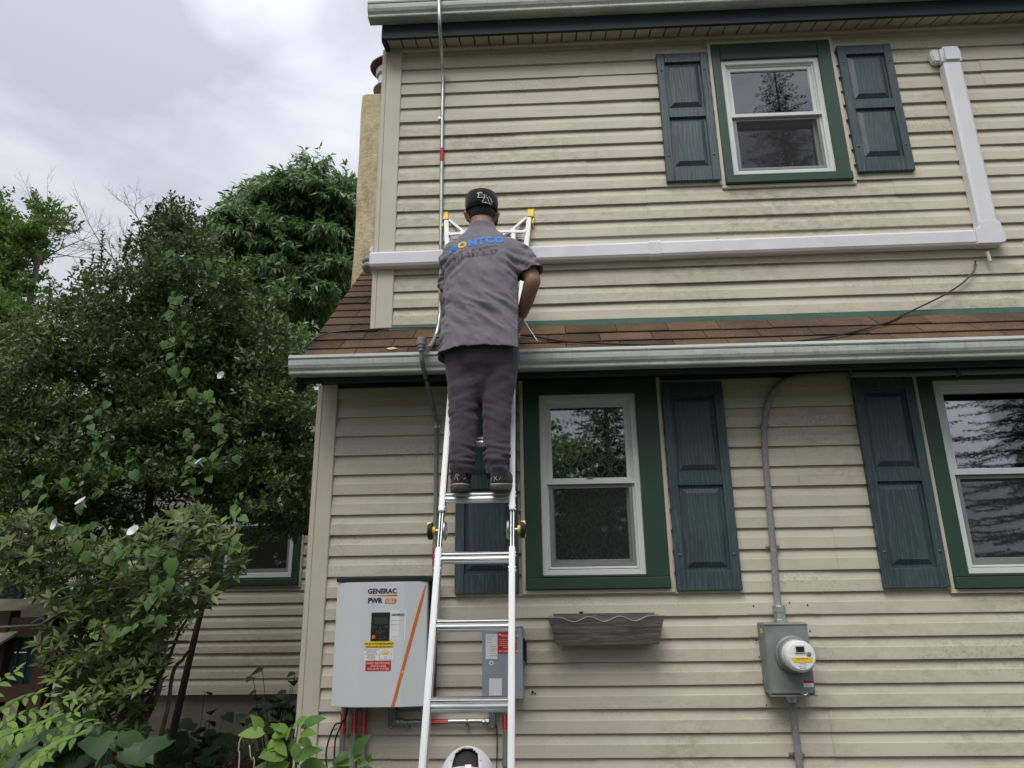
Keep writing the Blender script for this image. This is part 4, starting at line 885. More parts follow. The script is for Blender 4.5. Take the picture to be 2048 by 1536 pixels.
up_ = [pe+Vector((0, 0, .012)), P_(858, 694, yl_-.38), P_(869, 677, U-.16), P_(876, 655, U-.10), P_(879, 630, U-.05), P_(880.5, 600, U-.034), P_(882.5, 400, U-.034), P_(884.5, 230, U-.034), P_(885.5, 165, U-.036), P_(885, 130, U-.08), P_(882, 90, U-.22), P_(879, 40, 3.80), P_(877.5, 0, 3.80), P_(875, -80, 3.80)]
pu = smooth_path(up_, 8)
mb = MB(); mb.tube(pu, .0115, 16, up=(0, 1, 0)); mb.build('steel_pipe', M['galv'], rc, smooth=True)
mb = MB(); p = P_(883.6, 316, U-.034); q = P_(883.9, 306, U-.034); mb.tube([p+Vector((0, 0, -.03)), q+Vector((0, 0, .035))], .0125, 16); mb.build('caution_label', M['red'], rc, smooth=True)
mb = MB(); mb.tube([Vector((-.603, yl_, at(869, 1130, yl_).z)), Vector((-.603, yl_, at(869, 1094, yl_).z))], .0135, 16); o = mb.build('caution_label', M['red'], rc, smooth=True)
mb = MB(); vtext(mb, 'CAUTION: SOLAR CIRCUIT', -.603, yl_, at(869, 1112, yl_).z, .008, .014); mb.build('lettering', M['whiteink'], o)
mb = MB(); p = P_(884.5, 232, U-.034); mb.lathe([(.0135, -.004), (.0135, .004)], p, (0, 0, 1), 14); mb.box(p.x-.026, p.x-.010, p.y+.002, p.y+.018, p.z-.018, p.z-.002); mb.build('strap', M['galv'], rc)
p = P_(876, 853, yl_); mb = MB(); mb.box(p.x-.004, p.x+.014, p.y-.004, D-.016, p.z-.008, p.z+.008); mb.build('strap', M['galv'], rc)

# black cables lying on the shingles and wall
def R_(px, py, o=.024):
    """point on the lower roof surface seen at a pixel"""
    d = at(px, py, 1.0)-Vector((0, 0, ZC)); o_ = Vector((0, 0, ZC)); n = Vector((0, -SL, 1)).normalized(); p0 = rp_(0, 0, o); t = (p0-o_).dot(n)/d.dot(n); return o_+d*t
cable('black_cable', 'black cable drooping from the siding below the duct elbow down onto the shingles', [at(1951, 522, U-.02), at(1950, 531, U-.035), at(1945, 545, U-.04), at(1925, 566, U-.045), at(1888, 590, U-.05), at(1850, 609, U-.055), at(1806, 630, U-.065), R_(1785, 641), R_(1740, 655), R_(1670, 672), R_(1600, 682), R_(1500, 689), R_(1400, 690), R_(1300, 690), R_(1200, 687), R_(1120, 682), R_(1060, 672), R_(1000, 668)], .0055)
cable('black_cable', 'black cable running from the flashing across the left roof corner down to the rake', [R_(1035, 657), R_(960, 654), at(890, 655, U-.04), at(820, 655, U-.04), R_(760, 657), R_(720, 660), R_(670, 664), R_(640, 672), R_(622, 684), R_(610, 694), R_(604, 700)+Vector((-.02, 0, -.02))], .0045)
mb = MB(); p = at(1951, 527, U-.02); mb.obox(p, (1, 0, .7), (0, 1, 0), (-.7, 0, 1), .013, .004, .010); o = mb.build('caulk_blob', M['whitelab'], None, bevel=.003); tag(o, 'pale blob of sealant where the black cable leaves the siding', 'sealant')

# ------------------------------------------------------------------ planter box
pb = empty('planter_box', (.33, D, 1.5), 'weathered grey wooden window box with scalloped top edge, empty, fixed below the window', 'planter')
yt, yb_ = D-.19, D-.15; zt, zb_ = 1.648, 1.505
def pbx(px, py, Y): return at(px, py, Y)
TL, TR_, BL, BR = pbx(1096, 1234, yt), pbx(1329, 1230, yt), pbx(1114, 1291, yb_), pbx(1318, 1289, yb_)
H = TL.z-BL.z; bands = [(0, .42), (.43, .71), (.72, 1.0)]
for bi, (t0, t1) in enumerate(bands):
    mb = MB(); n = 48 if bi == 2 else 12; front = []; back = []
    for i in range(n+1):
        u = i/n
        def P2(t, th):
            a = BL.lerp(TL, t); b = BR.lerp(TR_, t); q = a.lerp(b, u); return Vector((q.x, q.y+th, q.z+.0015*noise.noise(Vector((u*6, t*3, 1)))))
        tt = t1
        if bi == 2:
            g = (u-.085)/.80
            tt = t1-.17*(math.sin(g*3*PI)**2) if 0 < g < 1 else t1
        front += [P2(t0+.004, 0), P2(tt, 0)]; back += [P2(t0+.004, .020), P2(tt, .020)]
    m = len(front); fs = [(2*i, 2*i+2, 2*i+3, 2*i+1) for i in range(n)]+[(m+2*i+1, m+2*i+3, m+2*i+2, m+2*i) for i in range(n)]+[(2*i+1, 2*i+3, m+2*i+3, m+2*i+1) for i in range(n)]+[(m+2*i, m+2*i+2, 2*i+2, 2*i) for i in range(n)]+[(0, 1, m+1, m), (2*n, m+2*n, m+2*n+1, 2*n+1)]
    mb.add(front+back, fs); mb.build('front_board', M['weathered'], pb)
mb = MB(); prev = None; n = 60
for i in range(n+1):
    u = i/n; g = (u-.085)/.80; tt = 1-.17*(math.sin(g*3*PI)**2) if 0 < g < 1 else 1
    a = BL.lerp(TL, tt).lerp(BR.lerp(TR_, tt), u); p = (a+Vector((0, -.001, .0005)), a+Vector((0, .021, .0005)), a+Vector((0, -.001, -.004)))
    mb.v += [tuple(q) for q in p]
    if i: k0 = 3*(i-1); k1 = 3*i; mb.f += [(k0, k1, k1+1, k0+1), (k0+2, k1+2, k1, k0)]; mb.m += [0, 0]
M['woodedge'] = M_plain('pale_wood_edge', (.34, .31, .29), .9, var=.2, scale=30); mb.build('scalloped_edge', M['woodedge'], pb)  # edge strip coloured paler than the board faces
for a_, b_, sx_ in ((TL, BL, 1), (TR_, BR, -1)):
    mb = MB(); mb.prism([(yt+.022, a_.z-.012), (D-.02, a_.z+.0), (D-.02, b_.z), (yb_+.022, b_.z)], 0, 1, lambda a, b, d: ((a_.x if b > 1.6 else b_.x)+sx_*(.003+.02*d), a, b)); mb.build('end_board', M['weathered'], pb)
mb = MB(); mb.box(BL.x+.02, BR.x-.02, yb_+.022, D-.02, BL.z+.002, BL.z+.02); mb.build('bottom_board', M['weathered'], pb)
mb = MB(); mb.box(TL.x+.03, TR_.x-.028, D-.038, D-.02, BL.z+.02, TL.z+.012); mb.build('back_board', M['weathered'], pb)
mb = MB(); mb.box(TL.x+.17, TL.x+.19, D-.03, D-.017, TL.z+.012, TL.z+.022); mb.build('bracket', M['black'], pb)

# ------------------------------------------------------------------ ladder
ld = empty('ladder', (-.30, 2.45, 0), 'white and silver multi-position aluminium ladder leaning against the house with yellow feet at its top', 'ladder')
A_, B_ = 2.40, .41; LZ = math.hypot(1, B_); ldir = Vector((0, B_, 1))/LZ; lnor = Vector((0, 1, -B_))/LZ      # lnor points to the wall
def LP(x, z, d=0): return Vector((x, A_+B_*z, z))+lnor*d
def rail(x0, z0, z1, w, dep, name='rail', x1=None, d0=-.004):
    x1 = x0 if x1 is None else x1; a, b = LP(x0, z0, d0+dep/2), LP(x1, z1, d0+dep/2); t = (b-a).normalized(); side = t.cross(lnor).normalized()
    mb = MB(); mb.obox((a+b)/2, side, lnor, t, w/2, dep/2, (b-a).length/2); return mb.build(name, M['rail'], ld, bevel=.004, seg=2)
XLn, XRn = -.4625, -.1365
HZ = 2.055
for xr_ in (XLn, XRn):
    rail(xr_, .52, 1.97, .026, .060); rail(xr_, 2.135, 4.0, .026, .060)
# flared lower legs and upper legs (outer sections)
for s_, xi in ((-1, XLn), (1, XRn)):
    rail(xi+s_*.16, .03, 1.0, .028, .055, 'outer_rail', x1=xi+s_*.03)
# hinges
for s_, xi in ((-1, XLn), (1, XRn)):
    mb = MB(); c = LP(xi, HZ, .026)
    for dz in (1, -1):
        for dx in (-.006, .006): mb.obox(c+ldir*dz*.045+Vector((dx, 0, 0)), (1, 0, 0), lnor, ldir, .0032, .018, .052)
    hg = mb.build('hinge', M['galv'], ld, bevel=.002)
    mb = MB(); mb.lathe([(.016, 0), (.042, .003), (.044, .010), (.036, .014), (.03, .008)], c+Vector((-s_*.012, 0, 0)), (-s_, 0, 0), 20); mb.build('hinge_plate', M['alu'], hg, smooth=True)
    mb = MB(); mb.lathe([(.008, .010), (.008, .028)], c, (s_, 0, 0), 12); mb.build('pin', M['galv'], hg, smooth=True)
    mb = MB(); mb.lathe([(.019, .024), (.020, .028), (.020, .036), (.016, .040)], c, (s_, 0, 0), 16); mb.build('knob_collar', M['yellow'], hg, smooth=True)
    mb = MB(); mb.lathe([(.016, .036), (.038, .038), (.041, .046), (.037, .056), (.018, .060)], c, (s_, 0, 0), 20); mb.build('knob', M['black'], hg, smooth=True)
    mb = MB()
    for t in (.9, 4.04):
        q = c+Vector((s_*.050, 0, 0))+(math.cos(t)*ldir+math.sin(t)*lnor*-1)*.030; mb.obox(q, (1, 0, 0), lnor, ldir, .011, .010, .010)
    mb.build('knob_grip', M['yellow'], hg, bevel=.003)
    mb = MB()
    for z in (1.88, 1.945, 2.16, 2.225):
        for d_ in (.012, .044): mb.lathe([(.006, 0), (.006, .003), (.003, .005)], LP(xi+s_*.013, z, d_), (s_, 0, 0), 8)
        for d_ in (.012, .044): mb.lathe([(.006, 0), (.006, .003), (.003, .005)], LP(xi-s_*.013, z, d_), (-s_, 0, 0), 8)
    mb.build('rivet', M['galv'], ld)
# ribbed rungs
RZ = []
for py, px in ((1395, 940), (1237, 950), (1103, 955), (984, 955), (873, 960)):
    d = at(px, py, 1.); m_ = d.z-ZC; Yr = (A_+B_*ZC)/(1-B_*m_); RZ.append(ZC+m_*Yr)
RZ = [RZ[0]-3*.2822, RZ[0]-2*.2822, RZ[0]-.2822]+RZ+[RZ[-1]+.2822*k for k in (1, 2, 3, 4)]
for z in RZ:
    if z < .2 or z > 3.75: continue
    y = A_+B_*z-.004
    poly = [(y, z), (y-.003, z-.002), (y-.003, z-.006), (y+.006, z-.012), (y+.007, z-.018), (y-.001, z-.023), (y-.003, z-.030), (y-.001, z-.034), (y+.005, z-.037), (y+.005, z-.041), (y-.002, z-.044), (y-.002, z-.052), (y+.010, z-.050), (y+.034, z-.038), (y+.040, z-.010), (y+.040, z), (y+.034, z-.0015), (y+.028, z), (y+.022, z-.0015), (y+.016, z), (y+.010, z-.0015), (y+.005, z)]
    mb = MB(); mb.prism(poly, XLn+.0135, XRn-.0135, lambda a, b, d: (d, a, b)); mb.build('rung', M['alu'], ld)
# upper outer section: flared rails, braces, yellow feet
for s_, xi in ((-1, XLn), (1, XRn)):
    xt = -.585 if s_ < 0 else -.025; xm = -.515 if s_ < 0 else -.088
    rail(xi+s_*.02, 3.15, 4.13, .030, .052, 'outer_rail', x1=xt-s_*.008, d0=.004)
    ft = LP(xt+s_*.002, 4.165, .03); t = (LP(xt, 4.20, 0)-LP(xi+s_*.02, 3.15, 0)).normalized()
    mb = MB(); mb.obox(ft, t.cross(lnor), lnor, t, .023, .032, .062); mb.obox(ft+Vector((s_*.020, 0, 0))-t*.085, t.cross(lnor), lnor, t, .006, .022, .035); fo = mb.build('foot', M['yellow'], ld, bevel=.004)
    mb = MB(); mb.obox(ft+t*.070, t.cross(lnor), lnor, t, .021, .030, .008); mb.build('rubber_tip', M['black'], fo, bevel=.003)
    def bar(a, b, w, d, nm='brace'):
        a, b = Vector(a), Vector(b); t2 = (b-a).normalized(); mb = MB(); mb.obox((a+b)/2, t2.cross(lnor), lnor, t2, w, d, (b-a).length/2); mb.build(nm, M['rail'], ld, bevel=.002)
    bar(LP(xt-s_*.02, 4.13, .02), LP(-.30+s_*.09, 3.93, .02), .010, .006)
    bar(LP(xt-s_*.035, 3.965, -.002), LP(-.305+s_*.06, 3.975, -.002), .013, .004); bar(LP(xt-s_*.03, 3.93, .03), LP(-.305+s_*.10, 3.985, .03), .010, .004)
    bar(LP(xt-s_*.03, 4.0, .012), LP(xt-s_*.075, 4.06-.09, .012), .008, .004, 'brace')
bar(LP(-.50, 3.955, .05), LP(-.11, 3.955, .05), .013, .006, 'top_rung')

# ------------------------------------------------------------------ wooden hutch on the left
ht = empty('wooden_hutch', (-2.6, 4.2, .2), 'brown wooden hutch with a pale slanted lid and dark teal mesh front among the shrubs', 'hutch')
HY = 4.25
def hp(px, py, dy=0): return at(px, py, HY+dy)
hx0, hx1 = hp(-60, 1300).x, hp(98, 1300).x; hz1 = hp(100, 1213).z; hz0 = .15; hzb = hp(50, 1370).z
mb = MB(); mb.box(hx1-.08, hx1, HY, HY+.09, hz0, hz1-.06); mb.build('post', M['brown'], ht, bevel=.004)
x = hp(8, 1300).x; mb = MB(); mb.box(x-.09, x, HY, HY+.09, hz0, hz1-.02); mb.build('post', M['brown'], ht, bevel=.004)
mb = MB(); mb.box(x+.001, hx1-.081, HY+.01, HY+.07, hzb-.09, hzb); mb.build('rail', M['brown'], ht, bevel=.003)
mb = MB(); mb.box(x+.001, hx1-.081, HY+.01, HY+.07, hz1-.17, hz1-.06); mb.build('rail', M['brown'], ht, bevel=.003)
for k_, (a, b) in enumerate(((.0, .34), (.36, .66), (.68, .98))):
    zz0 = hzb+(hz1-.17-hzb)*a; zz1 = hzb+(hz1-.17-hzb)*b; mb = MB(); mb.box(x+.012, hx1-.085, HY+.05, HY+.055, zz0, zz1); mb.build('mesh_panel', M['teal'], ht)
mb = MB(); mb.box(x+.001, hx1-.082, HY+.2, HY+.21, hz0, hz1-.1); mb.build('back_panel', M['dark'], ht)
for px in (28, 48): q = hp(px, 1300).x; mb = MB(); mb.box(q-.004, q+.004, HY+.03, HY+.038, hzb, hz1-.17); mb.build('wire', M['cableblack'], ht)
xl = hp(-80, 1200).x; mb = MB(); mb.add([(xl, HY-.12, hz1-.24), (x+.01, HY-.12, hz1-.24), (x+.16, HY+.30, hz1+.03), (xl, HY+.30, hz1+.03)], [(0, 1, 2, 3)]); mb.v += [(a, b, c+.02) for a, b, c in mb.v]; mb.f += [(7, 6, 5, 4), (0, 4, 5, 1), (1, 5, 6, 2), (2, 6, 7, 3), (3, 7, 4, 0)]; mb.m += [0]*5; mb.build('lid', M['palewood'], ht, bevel=.003)
mb = MB(); mb.box(x+.14, hx1+.08, HY+.02, HY+.34, hz1-.03, hz1-.004); mb.build('lid', M['palewood'], ht, bevel=.003)
cable('hook_bar', 'thin black metal bar with a bent hook end crossing the wooden hutch', [hp(-60, 1256, -.14), hp(0, 1254, -.14), hp(60, 1251, -.14), hp(80, 1249, -.14), hp(89, 1243, -.14), hp(88, 1238, -.14), hp(80, 1237, -.14), hp(64, 1246, -.13)], .0065, 'pvc', 'metal bar')
tl = MB(); a, b = at(-40, 1150, 5.2), at(46, 1208, 5.2)
n = 24; vs = []
for i in range(n+1): xx = a.x+(b.x-a.x)*i/n; yy = 5.2+.03*math.sin(i*1.3); vs += [(xx, yy, .3), (xx, yy, a.z)]
tl.add(vs, [(2*i, 2*i+2, 2*i+3, 2*i+1) for i in range(n)]); mm = tl.build('tarp', M['teal'], None, smooth=2)
mod = mm.modifiers.new('s', 'SOLIDIFY'); mod.thickness = .01; tag(mm, 'dark teal tarpaulin hanging in folds behind the wooden hutch', 'tarpaulin')
# ------------------------------------------------------------------ people
def loft(mb, rings, n=20):
    """rings: (x, y, z, rx, ry[, tilt]) ellipses stacked upwards (or downwards), capped"""
    vs = []
    for r in rings:
        x, y, z, rx, ry = r[:5]; tl = r[5] if len(r) > 5 else 0
        for k in range(n):
            a = 2*PI*k/n; c, s_ = math.cos(a), math.sin(a); e_ = 2.4
            dx = rx*math.copysign(abs(c)**(2/e_), c); dy = ry*math.copysign(abs(s_)**(2/e_), s_)
            vs.append((x+dx, y+dy, z+tl*dy))
    m = len(rings); fs = [(i*n+k, i*n+(k+1) % n, (i+1)*n+(k+1) % n, (i+1)*n+k) for i in range(m-1) for k in range(n)]
    fs += [tuple(range(n))[::-1], tuple(range((m-1)*n, m*n))]
    return mb.add(vs, fs)
def limb(mb, pts, rs, n=14, k=4):
    P = smooth_path(pts, k); R = []
    for i in range(len(pts)-1):
        for j in range(k): t = j/k; R.append(rs[i]*(1-t)+rs[i+1]*t)
    R.append(rs[-1]); return mb.tube(P, R, n)
def ball(mb, c, r, n=14, sc=(1, 1, 1)):
    vs = []; m = 9
    for i in range(1, m):
        t = PI*i/m
        for k in range(n): a = 2*PI*k/n; vs.append((c[0]+sc[0]*r*math.sin(t)*math.cos(a), c[1]+sc[1]*r*math.sin(t)*math.sin(a), c[2]+sc[2]*r*math.cos(t)))
    fs = [(i*n+k, i*n+(k+1) % n, (i+1)*n+(k+1) % n, (i+1)*n+k) for i in range(m-2) for k in range(n)]
    fs += [tuple(range(n)), tuple(range((m-2)*n, (m-1)*n))[::-1]]
    return mb.add(vs, fs)
def voxel(mb, name, mat, parent, vox, smooth_it=4, disp=None, cut=None):
    me = bpy.data.meshes.new(name); me.from_pydata(mb.v, [], mb.f)
    bm = bmesh.new(); bm.from_mesh(me); bmesh.ops.recalc_face_normals(bm, faces=bm.faces); bm.to_mesh(me); bm.free()
    o = bpy.data.objects.new('tmp', me); COL.objects.link(o)
    m = o.modifiers.new('r', 'REMESH'); m.mode = 'VOXEL'; m.voxel_size = vox
    if smooth_it: s_ = o.modifiers.new('s', 'SMOOTH'); s_.factor = .6; s_.iterations = smooth_it
    bpy.context.view_layer.update()
    me2 = bpy.data.meshes.new_from_object(o.evaluated_get(bpy.context.evaluated_depsgraph_get()))
    bpy.data.objects.remove(o); bpy.data.meshes.remove(me); me2.name = name
    if disp:
        me2.update(); nn = [v.normal.copy() for v in me2.vertices]
        for v, q in zip(me2.vertices, nn): v.co += q*disp(v.co, q)
    if cut:
        bm = bmesh.new(); bm.from_mesh(me2); bmesh.ops.delete(bm, geom=[f for f in bm.faces if cut(f.calc_center_median())], context='FACES'); bm.to_mesh(me2); bm.free()
    me2.materials.clear(); me2.materials.append(mat); me2.polygons.foreach_set('use_smooth', [True]*len(me2.polygons)); me2.update()
    return link(name, me2, parent)
def fbm(p, s): return noise.noise(Vector(p)*s)
def ridge(v): return 1-abs(v)*2

def head_shape(mb, c, yaw, s=1.0, ears=True):
    """head with brow, nose, jaw and ears; c = centre of skull, facing +Y turned by yaw"""
    R_z = Matrix.Rotation(yaw, 3, 'Z')
    def q(x, y, z): return Vector(c)+R_z @ (Vector((x, y, z))*s)
    n = 24; prof = [(-.125, .052, .050, .045), (-.105, .060, .066, .036), (-.075, .068, .085, .018), (-.045, .0735, .094, .006), (-.01, .0765, .098, 0), (.03, .0775, .0985, -.001), (.065, .073, .092, -.004), (.095, .058, .073, -.006), (.113, .034, .044, -.008), (.119, .010, .014, -.008)]
    vs = []
    for z, rx, ry, dy in prof:
        for k in range(n): a = 2*PI*k/n; vs.append(q(rx*math.cos(a), dy+ry*math.sin(a), z))
    m = len(prof); fs = [(i*n+k, i*n+(k+1) % n, (i+1)*n+(k+1) % n, (i+1)*n+k) for i in range(m-1) for k in range(n)]+[tuple(range(n))[::-1], tuple(range((m-1)*n, m*n))]
    mb.add(vs, fs)
    # nose, lips, chin, brow
    mb.tube([q(0, .096, .012), q(0, .108, -.015), q(0, .118, -.034), q(0, .100, -.045)], [.008*s, .010*s, .015*s, .008*s], 8)
    mb.tube([q(-.024, .093, -.068), q(0, .102, -.066), q(.024, .093, -.068)], [.006*s, .009*s, .006*s], 8); ball(mb, q(0, .092, -.10), .020*s)
    mb.tube([q(-.045, .084, .022), q(0, .095, .018), q(.045, .084, .022)], [.007*s, .009*s, .007*s], 8)
    if ears:
        for e in (-1, 1):
            pts = [q(e*.076, -.004, -.062), q(e*.086, -.012, -.040), q(e*.095, -.020, -.014), q(e*.087, -.010, .004), q(e*.079, .004, -.002)]
            mb.tube(pts, [.0085*s, .010*s, .012*s, .010*s, .006*s], 8)
            mb.tube([q(e*.074, .0, -.054), q(e*.078, -.003, -.028), q(e*.076, .0, -.004)], [.010*s]*3, 8)
    return q
def hand_shape(mb, w, d, palm_n, L=.095, curl=1.0, side=1):
    """w wrist, d direction of the hand, palm_n direction the palm faces; five curled fingers"""
    d = Vector(d).normalized(); pn = (Vector(palm_n)-d*Vector(palm_n).dot(d)).normalized(); b = d.cross(pn)*side
    w = Vector(w); k = w+d*.085
    mb.tube([w-d*.01, w+d*.03, w+d*.07, k+d*.004], [(.024, .017), (.034, .016), (.040, .0145), (.036, .012)], 12, up=pn)
    for i, (o, l, r) in enumerate(((.030, .072, .0088), (.010, .080, .0092), (-.010, .074, .0088), (-.028, .058, .0078))):
        p = w+d*.070+b*o; dirs = []; a = 0; pts = [p, p+d*.018]
        for j, (fr, bend) in enumerate(((.46, .55), (.30, .85), (.24, .6))):
            a += bend*curl; t = d*math.cos(a)+pn*math.sin(a); pts.append(pts[-1]+t*l*fr)
        mb.tube(pts, [r*1.1, r*1.08, r, r*.95, r*.75], 8)
    p = w+d*.022+b*.026; t1 = (d*.75+b*.75+pn*.4).normalized(); t2 = (d*.9+b*.1+pn*.6).normalized(); t3 = (d*.7-b*.3+pn*.8).normalized()
    mb.tube([p-t1*.01, p+t1*.030, p+t1*.030+t2*.030, p+t1*.03+t2*.03+t3*.022], [.015, .0125, .0105, .008], 8)

man = empty('person', (-.28, 3.33, RZ[6]), 'person in grey printed t-shirt, charcoal sweatpants and black cap standing on the ladder', 'person')
FZ = RZ[6]                                     # rung height under the shoes
print('rung z', RZ, 'FZ', FZ)
HC = Vector((-.292, 3.475, 3.79)); HY_ = math.radians(7)
NK = Vector((-.286, 3.44, 3.66))
# body
mb = MB()
hq = head_shape(mb, HC, HY_, .97)
limb(mb, [HC+Vector((0, -.012, -.05)), NK+Vector((0, .0, .01)), Vector((-.285, 3.43, 3.57))], [.060, .066, .066])
loft(mb, [(-.275, 3.37, 3.02, .15, .10), (-.275, 3.38, 3.2, .14, .10), (-.277, 3.40, 3.38, .155, .105), (-.28, 3.415, 3.52, .17, .09), (-.283, 3.42, 3.59, .12, .065), (-.285, 3.43, 3.63, .06, .05)])
RA = [Vector((-.130, 3.425, 3.545)), Vector((-.066, 3.39, 3.44)), Vector((-.022, 3.375, 3.335)), Vector((-.026, 3.375, 3.300)), Vector((-.056, 3.43, 3.225)), Vector((-.084, 3.475, 3.165))]
limb(mb, RA, [.052, .049, .044, .043, .037, .026]); ball(mb, (-.020, 3.368, 3.318), .042)
hand_shape(mb, RA[-1], (-.25, .45, -.85), (-1, .3, -.1), curl=1.15, side=-1)
LA = [Vector((-.435, 3.425, 3.545)), Vector((-.458, 3.425, 3.44)), Vector((-.470, 3.435, 3.30)), Vector((-.472, 3.445, 3.255)), Vector((-.458, 3.53, 3.185)), Vector((-.415, 3.63, 3.175))]
limb(mb, LA, [.052, .049, .042, .041, .036, .026]); hand_shape(mb, LA[-1], (.3, .9, .05), (0, 0, -1), curl=1.2, side=1)
lx = {-1: (-.375, -.370, -.370), 1: (-.185, -.206, -.206)}
for s_ in (-1, 1):
    h, kx, ax = lx[s_]; limb(mb, [Vector((h, 3.37, 3.06)), Vector((kx, 3.335, 2.66)), Vector((ax, 3.28, 2.30))], [.075, .042, .028])
    limb(mb, [Vector((ax, 3.28, 2.33)), Vector((ax, 3.30, FZ+.05)), Vector((ax, 3.42, FZ+.035))], [.026, .026, .020])
body = voxel(mb, 'body', M['skin'], man, .006, 3)
# eyes
mb = MB()
for e in (-1, 1): ball(mb, hq(e*.031, .083, .004), .0115, 10)
mb.build('eyes', M['whitelab'], body, smooth=2)
# hair: short at nape and sides
mb = MB(); R3 = Matrix.Rotation(HY_, 3, 'Z')
vs = []; n = 28; prof = [(-.088, .062, .070, .010), (-.070, .0685, .083, .006), (-.045, .0755, .094, .0), (-.01, .0795, .1005, -.002), (.03, .0805, .102, -.002), (.065, .076, .096, -.005)]
for z, rx, ry, dy in prof:
    for k in range(n+1):
        a = PI-.02+(PI+.04)*k/n; j = .0025*noise.noise(Vector((k*.9, z*60, 0))); dz = (.016*abs(math.cos(a))**2 if z < -.04 else 0)
        vs.append(HC+R3 @ (Vector(((rx+j)*math.cos(a), dy+(ry+j)*math.sin(a), z+dz))*.985))
m = len(prof); mb.add(vs, [(i*(n+1)+k, i*(n+1)+k+1, (i+1)*(n+1)+k+1, (i+1)*(n+1)+k) for i in range(m-1) for k in range(n)]); mb.build('hair', M['hair'], man, smooth=2)
# cap
capc = HC+Vector((0, -.004, .008)); mb = MB(); prof = [(-.002, .0865, .1085), (.020, .0895, .1115), (.050, .0915, .1125), (.080, .0895, .1075), (.102, .081, .094), (.119, .058, .068), (.128, .030, .036), (.130, .010, .012)]
n = 36; vs = []
def capf(a, z, rx, ry, o=0):
    a_ = a; seam = -.0012*(abs((a_*6/(2*PI)+.5) % 1-.5) < .03)
    return capc+R3 @ Vector(((rx+seam+o)*math.cos(a), (ry+seam+o)*math.sin(a), z+.020*(math.sin(a)*.5+.0)-0.006))
for z, rx, ry in prof:
    for k in range(n*2): vs.append(capf(2*PI*k/(2*n), z, rx, ry))
m = len(prof); N2 = n*2
mb.add(vs, [(i*N2+k, i*N2+(k+1) % N2, (i+1)*N2+(k+1) % N2, (i+1)*N2+k) for i in range(m-1) for k in range(N2)]+[tuple(range((m-1)*N2, m*N2))])
capo = mb.build('cap', M['cap'], man, smooth=2)
ms = capo.modifiers.new('t', 'SOLIDIFY'); ms.thickness = .0025
mb = MB(); mb.tube([capf(2*PI*k/40, -.003, .0868, .1088) for k in range(41)], .0022, 6); mb.build('cap_band', M['cap'], capo, smooth=2)
mb = MB(); ball(mb, capc+Vector((0, 0, .126)), .007, 8, (1, 1, .6)); mb.build('button', M['cap'], capo, smooth=2)
# brim points forward and to the right
mb = MB(); top = []; bot = []; nb = 24; bdir = math.radians(68)
for k in range(nb+1):
    a = bdir-1.05+2.1*k/nb; inn = capf(a, -.001, .088, .110); t = math.sin(PI*k/nb)**.6; outp = inn+R3 @ Vector((math.cos(bdir), math.sin(bdir), -.22))*.072*t
    top += [inn, outp]
mb.add([p+Vector((0, 0, .002)) for p in top]+[p-Vector((0, 0, .002)) for p in top], [(2*i, 2*i+1, 2*i+3, 2*i+2) for i in range(nb)]+[(2*nb+2+2*i, 2*nb+4+2*i, 2*nb+5+2*i, 2*nb+3+2*i) for i in range(nb)]+[(2*i+1, 2*nb+3+2*i, 2*nb+5+2*i, 2*i+3) for i in range(nb)])
mb.build('brim', M['cap'], capo, smooth=2)
# embroidery on the cap
bpy.context.view_layer.update()
def bvh_of(o):
    me = o.data; return BVHTree.FromPolygons([v.co.copy() for v in me.vertices], [tuple(p.vertices) for p in me.polygons])
def subdiv2d(vs, fs, L):
    bm = bmesh.new(); bv = [bm.verts.new((a, b, 0)) for a, b in vs]
    for f in fs:
        try: bm.faces.new([bv[i] for i in f])
        except ValueError: pass
    bmesh.ops.triangulate(bm, faces=bm.faces[:])
    for _ in range(4):
        es = [e for e in bm.edges if e.calc_length() > L]
        if not es: break
        bmesh.ops.subdivide_edges(bm, edges=es, cuts=1); bmesh.ops.triangulate(bm, faces=[f for f in bm.faces if len(f.verts) > 3])
    bm.verts.ensure_lookup_table(); bm.verts.index_update()
    r = [(v.co.x, v.co.y) for v in bm.verts], [tuple(v.index for v in f.verts) for f in bm.faces]; bm.free(); return r
def project(name, mat, polys, bvh, f, off, parent, L=.008):
    mb = MB()
    for vs, fs in polys:
        vs, fs = subdiv2d(vs, fs, L); P = []; ok = True
        for a, b in vs:
            o_ = Vector(f(a, b)); h = bvh.ray_cast(o_, Vector((0, 1, 0)))
            P.append(h[0]+h[1]*0+Vector((0, -off, 0)) if h[0] else o_+Vector((0, .3, 0)))
        mb.add(P, fs)
    return mb.build(name, mat, parent, smooth=2)
def xform(vf, s=1, dx=0, dy=0, rot=0):
    c, q = math.cos(rot), math.sin(rot); vs, fs = vf; return [(s*(a*c-b*q)+dx, s*(a*q+b*c)+dy) for a, b in vs], fs
cb = bvh_of(capo); lc = at(969, 396, 3.36); fcap = lambda a, b: (lc.x+a, 3.2, lc.z+b)
def slab_letters(ch, size, w): return text_polys(ch, size, align='CENTER', bold=w)
def Lg(w):   # blocky serif L and A drawn as polygons
    k = w
    L_ = [(-.5, 1), (.15, 1), (.15, .82), (.0, .80), (.0, .25), (.42, .25), (.45, .45), (.62, .45), (.62, 0), (-.5, 0), (-.5, .18), (-.34, .2), (-.34, .8), (-.5, .82)]
    A1 = [(-.62, 0), (-.10, 0), (-.10, .17), (-.2, .19), (-.15, .34), (.15, .34), (.2, .19), (.1, .17), (.1, 0), (.62, 0), (.62, .17), (.5, .19), (.2, 1), (-.2, 1), (-.5, .19), (-.62, .17)]
    return L_, A1
L_, A1 = Lg(0)
